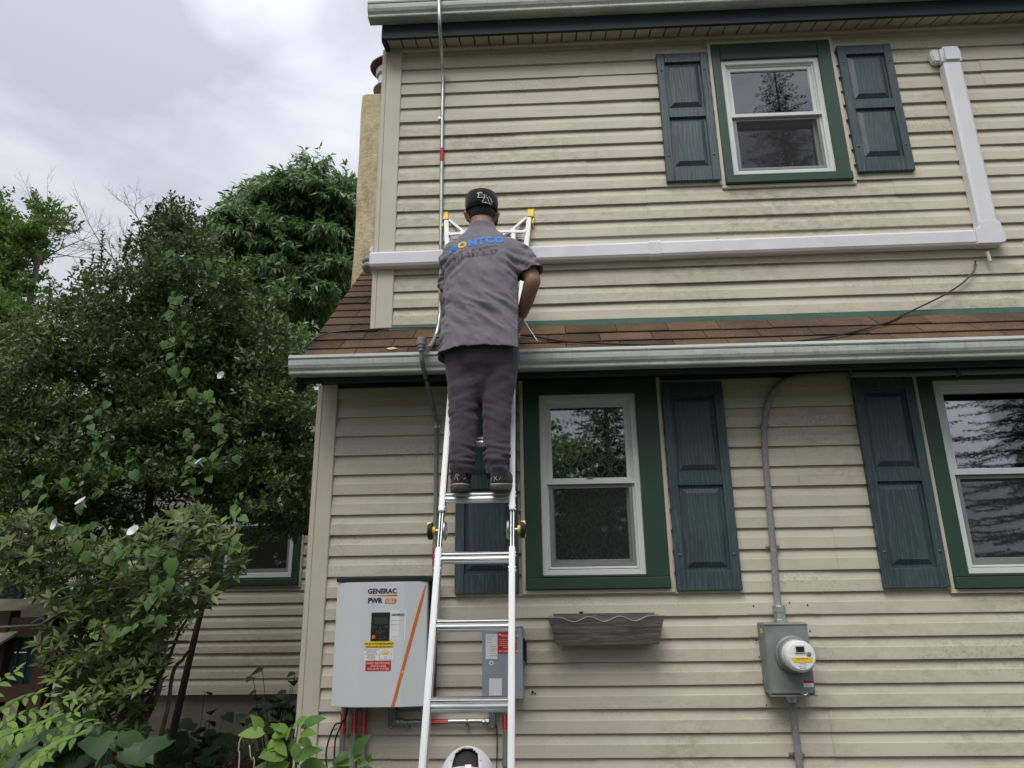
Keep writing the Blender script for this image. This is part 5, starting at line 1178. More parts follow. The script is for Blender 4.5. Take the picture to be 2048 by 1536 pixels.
def offs(poly, o):
    n = len(poly); out = []
    for i in range(n):
        p0, p1, p2 = Vector(poly[i-1]), Vector(poly[i]), Vector(poly[(i+1) % n]); a = (p1-p0).normalized(); b = (p2-p1).normalized()
        na, nb_ = Vector((a.y, -a.x)), Vector((b.y, -b.x)); m_ = (na+nb_); m_ = m_/max(.35, m_.dot(na)) if m_.length > .01 else na
        out.append(tuple(p1+m_*o))
    return out
def area(p): return sum(p[i-1][0]*p[i][1]-p[i][0]*p[i-1][1] for i in range(len(p)))
pl_ = []; pi_ = []
for poly, sc_, dx, dy in ((L_, .029, -.020, .004), (A1, .029, .008, -.024)):
    if area(poly) < 0: poly = poly[::-1]
    P0 = [(a*sc_+dx, b*sc_+dy) for a, b in poly]; pl_.append((offs(P0, .0030), [tuple(range(len(P0)))])); pi_.append((offs(P0, -.0002), [tuple(range(len(P0)))]))
bits = []
for i, chx in enumerate('LOS ANGELES'):
    a = math.radians(112-i*14.5); r_ = .029; vf = text_polys(chx, .0088, align='CENTER', bold=.0003); bits.append(xform(vf, 1, .006+r_*math.cos(a), -.014+r_*math.sin(a), a-PI/2))
project('logo_outline', M['whiteink'], pl_+bits, cb, fcap, .0032, capo, .004); project('logo_fill', M['ink'], pi_, cb, fcap, .0042, capo, .004)

# shirt
mb = MB()
loft(mb, [(-.280, 3.355, 2.895, .222, .156, .03), (-.280, 3.358, 2.96, .215, .152, .02), (-.283, 3.365, 3.08, .202, .145), (-.285, 3.375, 3.20, .196, .138), (-.285, 3.39, 3.34, .194, .132), (-.283, 3.405, 3.44, .192, .126), (-.281, 3.415, 3.52, .186, .108), (-.283, 3.42, 3.575, .158, .086), (-.285, 3.427, 3.615, .115, .070), (-.287, 3.435, 3.648, .082, .066), (-.288, 3.44, 3.675, .076, .066), (-.288, 3.44, 3.70, .072, .064)], 28)
limb(mb, [Vector((-.155, 3.42, 3.535)), Vector((-.100, 3.405, 3.487)), Vector((-.052, 3.385, 3.415)), Vector((-.026, 3.378, 3.355))], [.068, .070, .067, .064])
limb(mb, [Vector((-.412, 3.42, 3.535)), Vector((-.445, 3.418, 3.49)), Vector((-.458, 3.42, 3.41)), Vector((-.462, 3.435, 3.305))], [.068, .064, .060, .058])
def shirt_fold(p, n):
    d = 0
    back = max(0, -n.y)
    # long soft diagonals on the lower back, radiating folds from the right shoulder blade, hem ripple
    u = (p.x+.28)*.80-(p.z-3.2)*.60; v = (p.x+.28)*.60+(p.z-3.2)*.80
    lowb = max(0, 1-abs(p.z-3.13)/.22); d += .016*lowb*back*(ridge(noise.noise(Vector((v*17, u*4.5, 1.3))))-.6)
    d += .005*lowb*(ridge(noise.noise(Vector((v*38, u*14, 4.3))))-.5)+.003*back*(ridge(noise.noise(Vector((p.x*30+p.z*12, p.z*14, 2.2))))-.55)
    d += .014*max(0, 1-abs(p.z-3.4)/.2)*(ridge(noise.noise(Vector(((p.x*1.0+p.z*.25)*16, p.z*3, 7))))-.6)
    arm = max(0, min(1, (p.x+.10)/.05))+max(0, min(1, (-.44-p.x)/.04)); d += .014*arm*(ridge(noise.noise(Vector((p.x*14+p.z*9, p.z*26-p.x*9, 2))))-.5)
    pit = max(0, 1-(Vector((p.x, p.z))-Vector((-.09, 3.40))).length/.11); d += .010*pit*math.sin((p.x*.5+p.z)*110)
    pit = max(0, 1-(Vector((p.x, p.z))-Vector((-.45, 3.40))).length/.11); d += .010*pit*math.sin((-p.x*.8+p.z)*105)
    hem = max(0, 1-(p.z-2.90)/.10); d += .018*hem*noise.noise(Vector((p.x*16, p.y*16, 0)))+(.003 if abs(p.z-2.945) < .004 else 0)*0
    d += .002*noise.noise(p*25)
    return d
def shirt_cut(c):
    if c.z < 2.912+.012*noise.noise(Vector((c.x*9, c.y*9, 0))): return True
    if c.z > 3.672-.25*(c.y-3.44) and abs(c.x+.288) < .09: return True
    if c.x > -.095 and (c-Vector((-.026, 3.378, 3.355))).dot(Vector((.34, -.10, -.93))) > -.012: return True
    if False and (c-Vector((-.462, 3.435, 3.305))).dot(Vector((-.1, .15, -1))) > -.006 and c.z > 3.262 and c.x < -.44 and ((c.x+.284)/.186)**2+((c.y-3.39)/.128)**2 > 1.15: return True
    return False
shirt = voxel(mb, 'shirt', M['shirt'], man, .0065, 5, shirt_fold, shirt_cut)
so2 = shirt.modifiers.new('t', 'SOLIDIFY'); so2.thickness = .003; so2.offset = -1
sb = bvh_of(shirt)
# printed lettering, slightly rising to the right
sc0 = at(952, 492, 3.30); rot = math.radians(7)
def fs_(a, b): c, q = math.cos(rot), math.sin(rot); sag = -.020*max(0, (-a-.06)/.1)**1.5; return (sc0.x+a*c-b*q, 3.0, sc0.z+a*q+b*c+sag)
polys = []
vf = text_polys('M', .050, bold=.0028); polys.append(xform(vf, 1, -.142, .010))
vf = text_polys('NTCO', .050, bold=.0028, spacing=1.12); w_ = max(a for a, b in vf[0]); polys.append(xform(vf, .190/w_, -.040, .010))
project('lettering', M['blue'], polys, sb, fs_, .0022, shirt)
polys = []
for k in range(8):   # sunflower ring of eight hearts
    a = k*PI/4+.2; h = []
    for t in np.linspace(0, 2*PI, 15)[:-1]:
        hx = 16*math.sin(t)**3/17; hy = (13*math.cos(t)-5*math.cos(2*t)-2*math.cos(3*t)-math.cos(4*t))/17
        h.append((hx*.0085, hy*.0085))
    c, q = math.cos(a-PI/2), math.sin(a-PI/2); r_ = .0175
    polys.append(([(-.071+x*c-y*q+r_*math.cos(a), .028+x*q+y*c+r_*math.sin(a)) for x, y in h], [tuple(range(14))]))
project('sun_print', M['sunprint'], polys, sb, fs_, .0022, shirt)
polys = [xform(text_polys(chx, .021, bold=.0006), 1, -.125+i*.034, -.024) for i, chx in enumerate('SOLAR')]
polys.append(([(.035, -.017), (.112, -.017), (.112, -.0145), (.035, -.0145)], [(0, 1, 2, 3)]))
vf = text_polys('215-237-5157', .034, bold=.0005); w_ = max(a for a, b in vf[0]); polys.append(xform(vf, .238/w_, -.130, -.068))
project('lettering', M['ink'], polys, sb, fs_, .0034, shirt, .006)

# trousers
mb = MB()
loft(mb, [(-.280, 3.352, 2.78, .150, .080), (-.280, 3.355, 2.85, .178, .112), (-.280, 3.358, 2.92, .182, .128), (-.278, 3.365, 3.02, .175, .125), (-.277, 3.37, 3.12, .165, .12)], 24)
for s_ in (-1, 1):
    h, kx, ax = lx[s_]
    hx = -.375 if s_ < 0 else -.188
    limb(mb, [Vector((hx, 3.362, 2.95)), Vector((hx+s_*-.004, 3.350, 2.80)), Vector((kx+s_*.0, 3.330, 2.64)), Vector((kx-.0, 3.315, 2.50)), Vector((ax, 3.29, 2.38)), Vector((ax, 3.285, 2.295))], [.096, .088, .072, .066, .060, .050], 20)
limb(mb, [Vector((-.28, 3.352, 2.98)), Vector((-.28, 3.350, 2.86)), Vector((-.282, 3.345, 2.74)), Vector((-.284, 3.34, 2.66))], [.10, .095, .070, .022])
def tr_fold(p, n):
    d = 0; z = p.z
    lo = max(0, 1-abs(z-2.385)/.085); d += .013*lo*(ridge(noise.noise(Vector((p.x*7, p.y*7, z*30))))-.55)+.005*lo*math.sin(z*165+p.x*18+3*noise.noise(p*9))
    kn = max(0, 1-abs(z-2.60)/.13); d += .007*kn*(ridge(noise.noise(Vector((p.x*7+3, p.y*5, (z+.35*p.x*(1 if p.x > -.28 else -1))*30))))-.6)
    md = max(0, 1-abs(z-2.76)/.10); d += .008*md*(ridge(noise.noise(Vector((p.x*6, p.y*6, (z-.5*p.x)*17+9))))-.6)
    d += .004*noise.noise(p*13)+.0015*noise.noise(p*40); return d
tr = voxel(mb, 'trousers', M['trousers'], man, .0065, 4, tr_fold, lambda c: c.z < 2.300 or c.z > 3.06)
tm = tr.modifiers.new('t', 'SOLIDIFY'); tm.thickness = .003; tm.offset = -1
# shoes, heels towards the camera
for s_ in (-1, 1):
    ax = lx[s_][2]; sx = ax-.004 if s_ < 0 else ax+.001; yaw = math.radians(4 if s_ < 0 else -10); Rz = Matrix.Rotation(yaw, 3, 'Z'); hy = 3.225 if s_ < 0 else 3.205
    pit = .10 if s_ < 0 else .22      # heel hangs slightly below the rung
    def sp_(x, y, z): 
        v = Rz @ Vector((x, y, z)); return Vector((sx+v.x, hy+v.y, FZ+.004+v.z-(.0)+ (y-.11)*pit*.55+.0))
    mb = MB(); n = 22; prof = [(.0, -.002, .1), (.012, -.004, 0), (.030, -.003, 0), (.050, .0, 0), (.072, .008, 0), (.090, .018, 0), (.102, .030, 0)]
    def outline(zz, sc_):
        pts = []
        for k in range(n):
            a = 2*PI*k/n; x = math.cos(a); y = math.sin(a)
            wid = .048+.010*max(0, y); pts.append((x*wid*sc_, .135+y*.138))
        return pts
    def ring(z, wid, ys, ye):
        c = (ys+ye)/2; l = (ye-ys)/2; r = []
        for k in range(n):
            a = 2*PI*k/n; y = math.sin(a); w2 = 1.17*wid*(1+.14*y if y > 0 else 1); r.append(sp_(w2*math.copysign(abs(math.cos(a))**.8, math.cos(a)), c+l*y, z))
        return r
    def stack(rings):
        mb = MB(); vs = [p for r in rings for p in r]; m = len(rings)
        mb.add(vs, [(i*n+k, i*n+(k+1) % n, (i+1)*n+(k+1) % n, (i+1)*n+k) for i in range(m-1) for k in range(n)]+[tuple(range(n))[::-1], tuple(range((m-1)*n, m*n))]); return mb
    sh = stack([ring(.026, .041, -.004, .285), ring(.045, .042, -.006, .285), ring(.062, .040, -.002, .265), ring(.078, .037, .002, .20), ring(.094, .034, .004, .135), ring(.108, .032, .000, .115), ring(.112, .028, .006, .108)]).build('shoe', M['shoe'], man, smooth=2)
    stack([ring(.0, .036, .010, .275), ring(.005, .041, -.002, .288), ring(.017, .0425, -.009, .292), ring(.027, .0415, -.008, .289)]).build('sole', M['sole'], sh, smooth=True)
    stack([ring(.0265, .0425, -.0095, .290), ring(.029, .0428, -.0100, .290), ring(.0315, .0423, -.0085, .289)]).build('sole_line', M['soleline'], sh, smooth=True)
    bs = bvh_of(sh)
    def sf(a, b): p = sp_(0, -.06, .052); return (p.x+a, p.y, p.z+b)
    pol = []
    strokes = [((-.028, .0), (-.020, .026)), ((-.020, .026), (-.008, .022)), ((-.008, .022), (-.020, .010)), ((-.016, .010), (-.010, -.006)), ((.014, .0), (.026, .014))] if s_ < 0 else [((-.034, -.006), (-.028, .008)), ((-.026, -.002), (-.020, .012)), ((-.014, .0), (-.008, .016)), ((.0, .018), (.018, -.002)), ((.0, -.004), (.014, .020)), ((.026, .0), (.030, .016))]
    for (a, b), (c, e_) in strokes:
        t = Vector((c-a, e_-b)).normalized()*.0008; pol.append(([(a-t.y, b+t.x), (c-t.y, e_+t.x), (c+t.y, e_-t.x), (a+t.y, b-t.x)], [(0, 1, 2, 3)]))
    project('pale_strokes', M['soleline'], pol, bs, sf, .0015, sh, .006)
for s_ in (-1, 1):
    ax = lx[s_][2]; sx = ax-.004 if s_ < 0 else ax+.001; mb = MB(); mb.tube([(sx, 3.285, FZ+.06), (sx, 3.285, FZ+.12), (ax, 3.286, 2.36)], [(.046, .050), (.045, .049), (.050, .052)], 16); mb.build('sock', M['cap'], man, smooth=2)
# white stick in the right hand
a, b = at(1044, 636, 3.47), at(1075, 682, 3.44)
mb = MB(); mb.tube([a+Vector((-.01, .0, .03)), (a+b)/2, b], [.0030, .0028, .0024], 8); o = mb.build('zip_tie', M['whitelab'], None, smooth=True); tag(o, 'thin white stick held in the lowered right hand of the person on the ladder', 'stick')

# second person, bent over at the foot of the ladder; only the cap shows in the photograph
P2X, P2Y = -.268, 2.60
m2 = empty('person', (P2X, P2Y-.1, 0), 'person below the ladder, seen only as a white cap with dark hair showing through', 'person')
H2 = Vector((P2X, P2Y, 1.160)); mb = MB(); hm = MB(); head_shape(hm, (0, 0, 0), 0, .93); RQ = Matrix.Rotation(math.radians(-50), 3, 'X'); mb.add([H2+RQ @ Vector(v)+Vector((0, .01, -.016)) for v in hm.v], hm.f)
limb(mb, [H2+Vector((0, -.01, -.05)), H2+Vector((0, -.03, -.14)), Vector((P2X, P2Y-.08, .94))], [.054, .056, .075])
loft(mb, [(P2X, P2Y-.22, .42, .15, .12), (P2X, P2Y-.20, .60, .14, .11), (P2X, P2Y-.15, .78, .16, .11), (P2X, P2Y-.10, .90, .17, .09), (P2X, P2Y-.07, .955, .11, .065)])
for s_ in (-1, 1):
    limb(mb, [Vector((P2X+s_*.16, P2Y-.09, .90)), Vector((P2X+s_*.235, P2Y-.02, .72)), Vector((P2X+s_*.23, P2Y-.0, .66)), Vector((P2X+s_*.19, P2Y+.09, .72))], [.052, .043, .040, .027]); hand_shape(mb, Vector((P2X+s_*.19, P2Y+.09, .72)), (-s_*.1, .75, .65), (-s_, .1, 0), curl=1.1, side=-s_)
    limb(mb, [Vector((P2X+s_*.09, P2Y-.25, .42)), Vector((P2X+s_*.19, P2Y+.06, .50)), Vector((P2X+s_*.20, P2Y+.09, .47)), Vector((P2X+s_*.16, P2Y-.10, .09))], [.085, .066, .060, .042]); limb(mb, [Vector((P2X+s_*.16, P2Y-.14, .05)), Vector((P2X+s_*.17, P2Y+.08, .04))], [.04, .036])
b2 = voxel(mb, 'body', M['skin'], m2, .008, 3)
mb = MB(); loft(mb, [(P2X, P2Y-.23, .40, .175, .145), (P2X, P2Y-.20, .60, .165, .135), (P2X, P2Y-.15, .78, .182, .13), (P2X, P2Y-.10, .90, .19, .105), (P2X, P2Y-.07, .965, .125, .08), (P2X, P2Y-.055, .995, .075, .068)])
for s_ in (-1, 1): limb(mb, [Vector((P2X+s_*.13, P2Y-.09, .90)), Vector((P2X+s_*.20, P2Y-.05, .80)), Vector((P2X+s_*.232, P2Y-.02, .74))], [.068, .066, .062])
voxel(mb, 'shirt', M['invwhite'], m2, .009, 4, lambda p, n: .008*(ridge(noise.noise(Vector((p.x*9, p.y*9, p.z*22))))-.5))
mb = MB(); loft(mb, [(P2X, P2Y-.25, .33, .17, .15), (P2X, P2Y-.24, .46, .175, .15)])
for s_ in (-1, 1): limb(mb, [Vector((P2X+s_*.09, P2Y-.25, .42)), Vector((P2X+s_*.19, P2Y+.05, .50)), Vector((P2X+s_*.20, P2Y+.08, .46)), Vector((P2X+s_*.16, P2Y-.10, .12))], [.105, .085, .080, .060])
voxel(mb, 'trousers', M['shutter'] if False else M['trousers'], m2, .010, 3)
for s_ in (-1, 1): mb = MB(); limb(mb, [Vector((P2X+s_*.16, P2Y-.17, .05)), Vector((P2X+s_*.165, P2Y-.05, .05)), Vector((P2X+s_*.17, P2Y+.10, .04))], [.047, .048, .040]); mb.build('shoe', M['shoe'], m2, smooth=2)
TQ = Matrix.Rotation(math.radians(-38), 3, 'X')       # head bent forward: the back opening of the cap faces up to the viewer
def hw(x, y, z): return H2+TQ @ Vector((x, y, z))
mb = MB(); vs0 = MB(); ball(vs0, (0, 0, 0), .091, 24, (.93, 1.14, 1.15)); mb.add([hw(a, b, c+.002+.002*noise.noise(Vector((a*60, b*60, c*60)))) for a, b, c in vs0.v], vs0.f); mb.build('hair', M['hair'], m2, smooth=2)
capw = MB(); vs = []; rel = []; nn_ = 64; mm_ = 18
for i in range(mm_+1):
    t = (i/mm_)*PI*.5
    for k in range(nn_): a = 2*PI*k/nn_; r_ = math.cos(t)**.8; q = Vector((.097*r_*math.cos(a), .003+.115*r_*math.sin(a), -.012+.128*math.sin(t))); rel.append(q); vs.append(hw(*q))
keep = []
OP = lambda c: (c.x/.046)**2+((c.z-.036)/.052)**2 < 1
for i in range(mm_):
    for k in range(nn_):
        f_ = (i*nn_+k, i*nn_+(k+1) % nn_, (i+1)*nn_+(k+1) % nn_, (i+1)*nn_+k); c = sum((rel[j] for j in f_), Vector())/4
        if c.y < 0 and OP(c): continue
        keep.append(f_)
capw.add(vs, keep); cw = capw.build('cap', M['whitecap'], m2, smooth=2); cw.modifiers.new('t', 'SOLIDIFY').thickness = .004
def dome(x, z): s_ = min(.999, max(0, (z+.012)/.128)); r_ = math.cos(math.asin(s_))**.8; return .003-.1165*math.sqrt(max(0, r_*r_-(x/.097)**2))
mb = MB(); mb.tube([hw(.047*math.cos(t), dome(.047*math.cos(t), .036+.053*math.sin(t)), .036+.053*math.sin(t)) for t in np.linspace(.0, PI, 20)], .0032, 6); mb.build('opening_trim', M['whitecap'], cw, smooth=2)
mb = MB(); mb.tube([hw(x, dome(x, -.001)-.001, -.001) for x in np.linspace(-.05, .05, 12)], [(.0016, .009)]*12, 6, up=(0, 0, 1)); mb.build('strap', M['whitecap'], cw, smooth=2)
mb = MB(); p = hw(.012, dome(.012, -.001)-.004, -.001); mb.obox(p, (1, 0, 0), TQ @ Vector((0, 1, 0)), TQ @ Vector((0, 0, 1)), .010, .003, .011); mb.build('buckle', M['flashmetal'], cw)
vis = MB(); top = []
for k in range(17): a = math.radians(25+130*k/16); t = math.sin(PI*k/16)**.6; inn = Vector((.098*math.cos(a), .003+.116*math.sin(a), -.010)); top += [hw(*inn), hw(*(inn+Vector((math.cos(a)*.3, 1, -.25))*.065*t))]
vis.add(top, [(2*i, 2*i+1, 2*i+3, 2*i+2) for i in range(16)]); vo = vis.build('brim', M['whitecap'], cw, smooth=2); vo.modifiers.new('t', 'SOLIDIFY').thickness = .003
# ------------------------------------------------------------------ vegetation
LEAF = dict(
 holly=M_leaf('small_glossy_leaf', (.05, .085, .034), (.20, .28, .10), .36, .6, .15),
 rhodo=M_leaf('rhododendron_leaf', (.06, .10, .03), (.22, .28, .09), .40, .5, .15),
 vine=M_leaf('bindweed_leaf', (.04, .10, .022), (.12, .23, .055), .5, .35, .25),
 fresh=M_leaf('fresh_green_leaf', (.09, .17, .035), (.24, .38, .08), .5, .35, .35),
 dark=M_leaf('dark_weed_leaf', (.025, .06, .022), (.07, .13, .05), .45, .4, .2),
 lush=M_leaf('glossy_tree_leaf', (.055, .105, .048), (.19, .29, .13), .36, .55, .25),
 airy=M_leaf('light_tree_leaf', (.045, .08, .03), (.16, .24, .08), .5, .4, .4),
 spruce=M_leaf('spruce_needle', (.010, .024, .012), (.035, .062, .032), .6, .3, .05))
def leaf_mesh(name, P, Dr, N, L, W, tint, mat, shape='rhomb', fold=.18, droop=0.0):
    """P base points, Dr directions, N normals (n x 3), L, W sizes, tint 0..1; one folded blade of 4 triangles each"""
    n = len(P); Dr = Dr/np.linalg.norm(Dr, axis=1)[:, None]; B = np.cross(Dr, N); B /= (np.linalg.norm(B, axis=1)[:, None]+1e-9); N = np.cross(B, Dr)
    L = L[:, None]; W = W[:, None]
    base = P; mid1 = P+Dr*L*.45+N*L*.02; tip = P+Dr*L-N*L*droop
    a = P+Dr*L*.42+B*W*.5+N*W*fold; b = P+Dr*L*.42-B*W*.5+N*W*fold
    V = np.stack([base, a, mid1, b, tip], 1).reshape(-1, 3)
    idx = np.arange(n)[:, None]*5
    T = np.array([[0, 1, 2], [0, 2, 3], [1, 4, 2], [2, 4, 3]]).reshape(-1)
    Fv = (idx+T[None]).reshape(-1)
    me = bpy.data.meshes.new(name); nv = len(V); nf = len(Fv)//3
    me.vertices.add(nv); me.vertices.foreach_set('co', V.astype(np.float32).reshape(-1))
    me.loops.add(len(Fv)); me.loops.foreach_set('vertex_index', Fv.astype(np.int32))
    me.polygons.add(nf); me.polygons.foreach_set('loop_start', np.arange(nf, dtype=np.int32)*3)
    me.polygons.foreach_set('use_smooth', np.ones(nf, bool))
    at_ = me.attributes.new('tint', 'FLOAT', 'POINT'); at_.data.foreach_set('value', np.repeat(tint, 5).astype(np.float32))
    me.materials.append(mat); me.update(calc_edges=True); return me
def rvec(n): v = rng.normal(size=(n, 3)); return v/np.linalg.norm(v, axis=1)[:, None]
def twig_leaves(tips, dirs, per, Ltw, Ls, up=.6, spread=.8, back=0, tintb=None, drp=0):
    """leaves set along short twigs ending at tips"""
    n = len(tips); t = rng.uniform(0, 1, (n, per)); P = tips[:, None]-dirs[:, None]*(t[..., None]*Ltw)
    P = P.reshape(-1, 3); Dn = np.repeat(dirs, per, 0)
    Dr = Dn*.7+rvec(len(P))*spread; Dr[:, 2] -= drp; N = rvec(len(P))*.55; N[:, 2] += up
    L = rng.uniform(.6, 1.4, len(P))*Ls
    tint = np.clip((np.repeat(tintb, per) if tintb is not None else .4)+rng.normal(0, .24, len(P)), 0, 1)
    return P, Dr, N, L, tint
def crown(name, label_parts, parent, tips, dirs, per, Ltw, Ls, ratio, mat, tintb, twig_r=.0025, **k):
    kw = {q: v for q, v in k.items() if q in ('up', 'spread', 'drp')}; P, Dr, N, L, tint = twig_leaves(tips, dirs, per, Ltw, Ls, tintb=tintb, **kw)
    me = leaf_mesh(name, P, Dr, N, L, L*ratio, tint, mat, droop=k.get('droop', .1)); return link(name, me, parent)
def sticks(segs, parent, name, mat, n=4, kind='stuff'):
    """segs: (p, q, r0, r1) thin tapered prisms"""
    mb = MB()
    for p, q, r0, r1 in segs: mb.tube([p, q], [r0, r1], n, caps=False)
    return mb.build(name, mat, parent, smooth=2, kind=kind)
def in_poly(x, y, poly):
    c = False; j = len(poly)-1
    for i in range(len(poly)):
        if ((poly[i][1] > y) != (poly[j][1] > y)) and x < (poly[j][0]-poly[i][0])*(y-poly[i][1])/(poly[j][1]-poly[i][1]+1e-9)+poly[i][0]: c = not c
        j = i
    return c
def sample_crown(poly, Yc, Yr, n, shrink=0):
    """clump centres filling the volume whose outline is poly (photo pixels) at distance Yc, thickness Yr"""
    xs = [p[0] for p in poly]; ys = [p[1] for p in poly]; out = []
    while len(out) < n:
        x, y = rng.uniform(min(xs), max(xs)), rng.uniform(min(ys), max(ys))
        if in_poly(x, y, poly) and (not shrink or all(in_poly(x+shrink*math.cos(a), y+shrink*math.sin(a), poly) for a in np.linspace(0, 2*PI, 7)[:-1])): out.append(at(x, y, Yc+rng.uniform(-1, 1)*Yr))
    return out
def branches(base, targets, parent, mat, r0=.05, name='branch', trunk_split=.35):
    """greedy skeleton: each target hangs from the nearest existing node that is lower"""
    nodes = [Vector(p) for p in base]; segs = []; cnt = {}
    for t in sorted(targets, key=lambda q: (q-nodes[0]).length):
        best = min(nodes, key=lambda q: (q-t).length+(.9*max(0, q.z-t.z+.1))); d = (t-best); L = d.length
        k = max(2, int(L/.25)); prev = best
        for i in range(1, k+1):
            q = best+d*(i/k)+Vector((rng.normal()*.025, rng.normal()*.025, .06*L*math.sin(PI*i/k)))*(1 if i < k else 0); 
            h = (q-nodes[0]).length; rr = lambda v: max(.004, r0*.55*math.exp(-1.1*(v-nodes[0]).length/ (max(1, (t-nodes[0]).length))*1.6))
            segs.append((prev, q, rr(prev)*.55, rr(q)*.5)); nodes.append(q); prev = q
    return segs, nodes
def clump_tips(centres, rad, per, squash=.8):
    T = []; Dd = []; tb = []
    for c in centres:
        r = rad*rng.uniform(.65, 1.3); v = rvec(per); v[:, 2] = np.abs(v[:, 2])*.75-.12*np.abs(v[:, 2]) - .15
        v /= np.linalg.norm(v, axis=1)[:, None]; rr = r*rng.uniform(.55, 1.0, per)[:, None]
        T.append(np.array(c)[None]+v*rr*np.array([1, 1, squash])); Dd.append(v+np.array([0, 0, .35])); b = rng.uniform(.2, .55); tb.append(np.clip(b+rng.normal(0, .08, per)+.15*v[:, 2], 0, 1))
    T = np.concatenate(T); Dd = np.concatenate(Dd); Dd /= np.linalg.norm(Dd, axis=1)[:, None]; return T, Dd, np.concatenate(tb)

# --- big small-leaved evergreen shrub
bush = empty('evergreen_shrub', (-2.75, 5.1, .3), 'tall dense evergreen shrub with small glossy dark leaves filling the left of the yard', 'shrub')
poly = [(-120, 690), (40, 640), (110, 590), (170, 560), (205, 500), (250, 510), (285, 450), (330, 400), (365, 400), (395, 440), (430, 470), (470, 520), (520, 570), (560, 640), (600, 690), (632, 760), (632, 830), (610, 900), (600, 990), (560, 1050), (470, 1020), (400, 980), (250, 1010), (100, 1030), (-120, 1060)]
cen = sample_crown(poly, 4.95, .55, 540, 22)
cen += sample_crown([(400, 600), (560, 680), (640, 770), (650, 1010), (600, 1080), (540, 1060), (470, 1000), (400, 960)], 5.0, .35, 110, 10)
cen += sample_crown([(-120, 900), (620, 900), (625, 1010), (560, 1080), (330, 1120), (-120, 1120)], 5.5, .3, 120)
cen += sample_crown([(-120, 1000), (330, 1000), (345, 1150), (320, 1260), (290, 1340), (200, 1380), (-120, 1300)], 5.75, .3, 120)
T, Dd, tb = clump_tips(cen, .21, 50, .85)
crown('foliage', None, bush, T, Dd, 4, .11, .040, .48, LEAF['holly'], tb, up=.5, spread=.9)
segs, nodes = branches([Vector((-2.78, 5.1, .3)), Vector((-2.80, 5.1, 1.0)), Vector((-2.84, 5.1, 1.7)), Vector((-2.86, 5.08, 2.3)), Vector((-2.9, 5.05, 3.0)), Vector((-2.93, 5.02, 3.7)), Vector((-2.97, 5.0, 4.3))], cen, bush, M['bark'])
sticks(segs, bush, 'branch', M['bark'], 5)
mb = MB(); mb.tube(smooth_path([(-2.70, 5.12, .2), (-2.76, 5.1, .8), (-2.84, 5.1, 1.7), (-2.86, 5.08, 2.5), (-2.92, 5.04, 3.5), (-2.97, 5.0, 4.4)], 5), list(np.linspace(.05, .012, 26)), 10); mb.tube(smooth_path([(-2.62, 5.15, .2), (-2.5, 5.1, .9), (-2.36, 5.0, 1.6), (-2.22, 4.95, 2.3)], 5), list(np.linspace(.035, .014, 16)), 8); mb.build('trunk', M['bark'], bush, smooth=2)
# upright pointed shoots on its outline
sh_px = [(340, 385, 40), (300, 430, 45), (205, 462, 60), (262, 470, 45), (382, 402, 30), (188, 510, 50), (168, 548, 45), (140, 590, 50), (100, 560, 50), (232, 520, 40), (290, 470, 40), (355, 430, 40), (410, 430, 30), (128, 620, 40), (318, 410, 50)]
TT = []; DD = []; sg = []
for px, py, h in sh_px:
    top = at(px, py, 4.95+rng.uniform(-.15, .15)); bot = top+Vector((rng.uniform(-.04, .06), 0, -h*.0042*1.3)); sg.append((bot, top, .007, .003)); k = int(h*.8)
    for i in range(k): TT.append(np.array(bot.lerp(top, (i+.5)/k))); a = i*2.4; DD.append([math.cos(a), math.sin(a), .55])
sticks(sg, bush, 'shoot', M['bark'], 5)
TT = np.array(TT); DD = np.array(DD); n = len(TT); N = np.zeros((n, 3)); N[:, 2] = 1; N += rvec(n)*.2
link('shoot_leaves', leaf_mesh('shoot_leaves', TT, DD, N, rng.uniform(.030, .048, n), rng.uniform(.014, .02, n), rng.uniform(.0, .35, n), LEAF['holly'], droop=.25), bush)

# --- rhododendron in front
rh = empty('rhododendron', (-1.95, 4.25, .1), 'rhododendron with rosettes of olive green leaves and bare twisting stems in the lower left', 'shrub')
poly = [(-60, 1050), (60, 1030), (150, 1060), (230, 1080), (330, 1040), (400, 1020), (450, 1050), (490, 1100), (480, 1140), (440, 1170), (430, 1200), (390, 1230), (350, 1260), (300, 1280), (330, 1330), (280, 1400), (200, 1430), (130, 1400), (100, 1350), (90, 1290), (130, 1250), (100, 1200), (-60, 1190)]
ros = sample_crown(poly, 4.15, .34, 620)
ros += sample_crown([(180, 1250), (340, 1230), (330, 1330), (300, 1460), (170, 1490), (110, 1400)], 4.2, .3, 130)
ros += [at(x, y, 4.0+rng.uniform(-.1, .1)) for x, y in [(480, 1130), (490, 1110), (462, 1075), (440, 1050), (415, 1035), (395, 1025), (380, 1045), (350, 1040), (470, 1150), (445, 1180), (20, 1045), (45, 1060), (95, 1260), (88, 1330), (100, 1310), (110, 1355), (80, 1290)]]
stems = [[(262, 1560), (250, 1480), (252, 1400), (285, 1330), (330, 1290), (375, 1285)], [(262, 1500), (300, 1420), (322, 1370), (318, 1300), (345, 1240)], [(250, 1470), (235, 1400), (240, 1330), (228, 1250), (205, 1180), (180, 1120)], [(180, 1540), (160, 1430), (150, 1330), (170, 1240), (145, 1190), (118, 1150)], [(285, 1560), (275, 1480), (300, 1400), (335, 1330), (360, 1260), (400, 1200)], [(300, 1560), (330, 1440), (350, 1340), (365, 1320), (380, 1300)], [(230, 1560), (215, 1450), (205, 1360), (222, 1290), (260, 1200)], [(252, 1490), (262, 1440), (240, 1400), (222, 1380)]]
mb = MB(); nodes = []
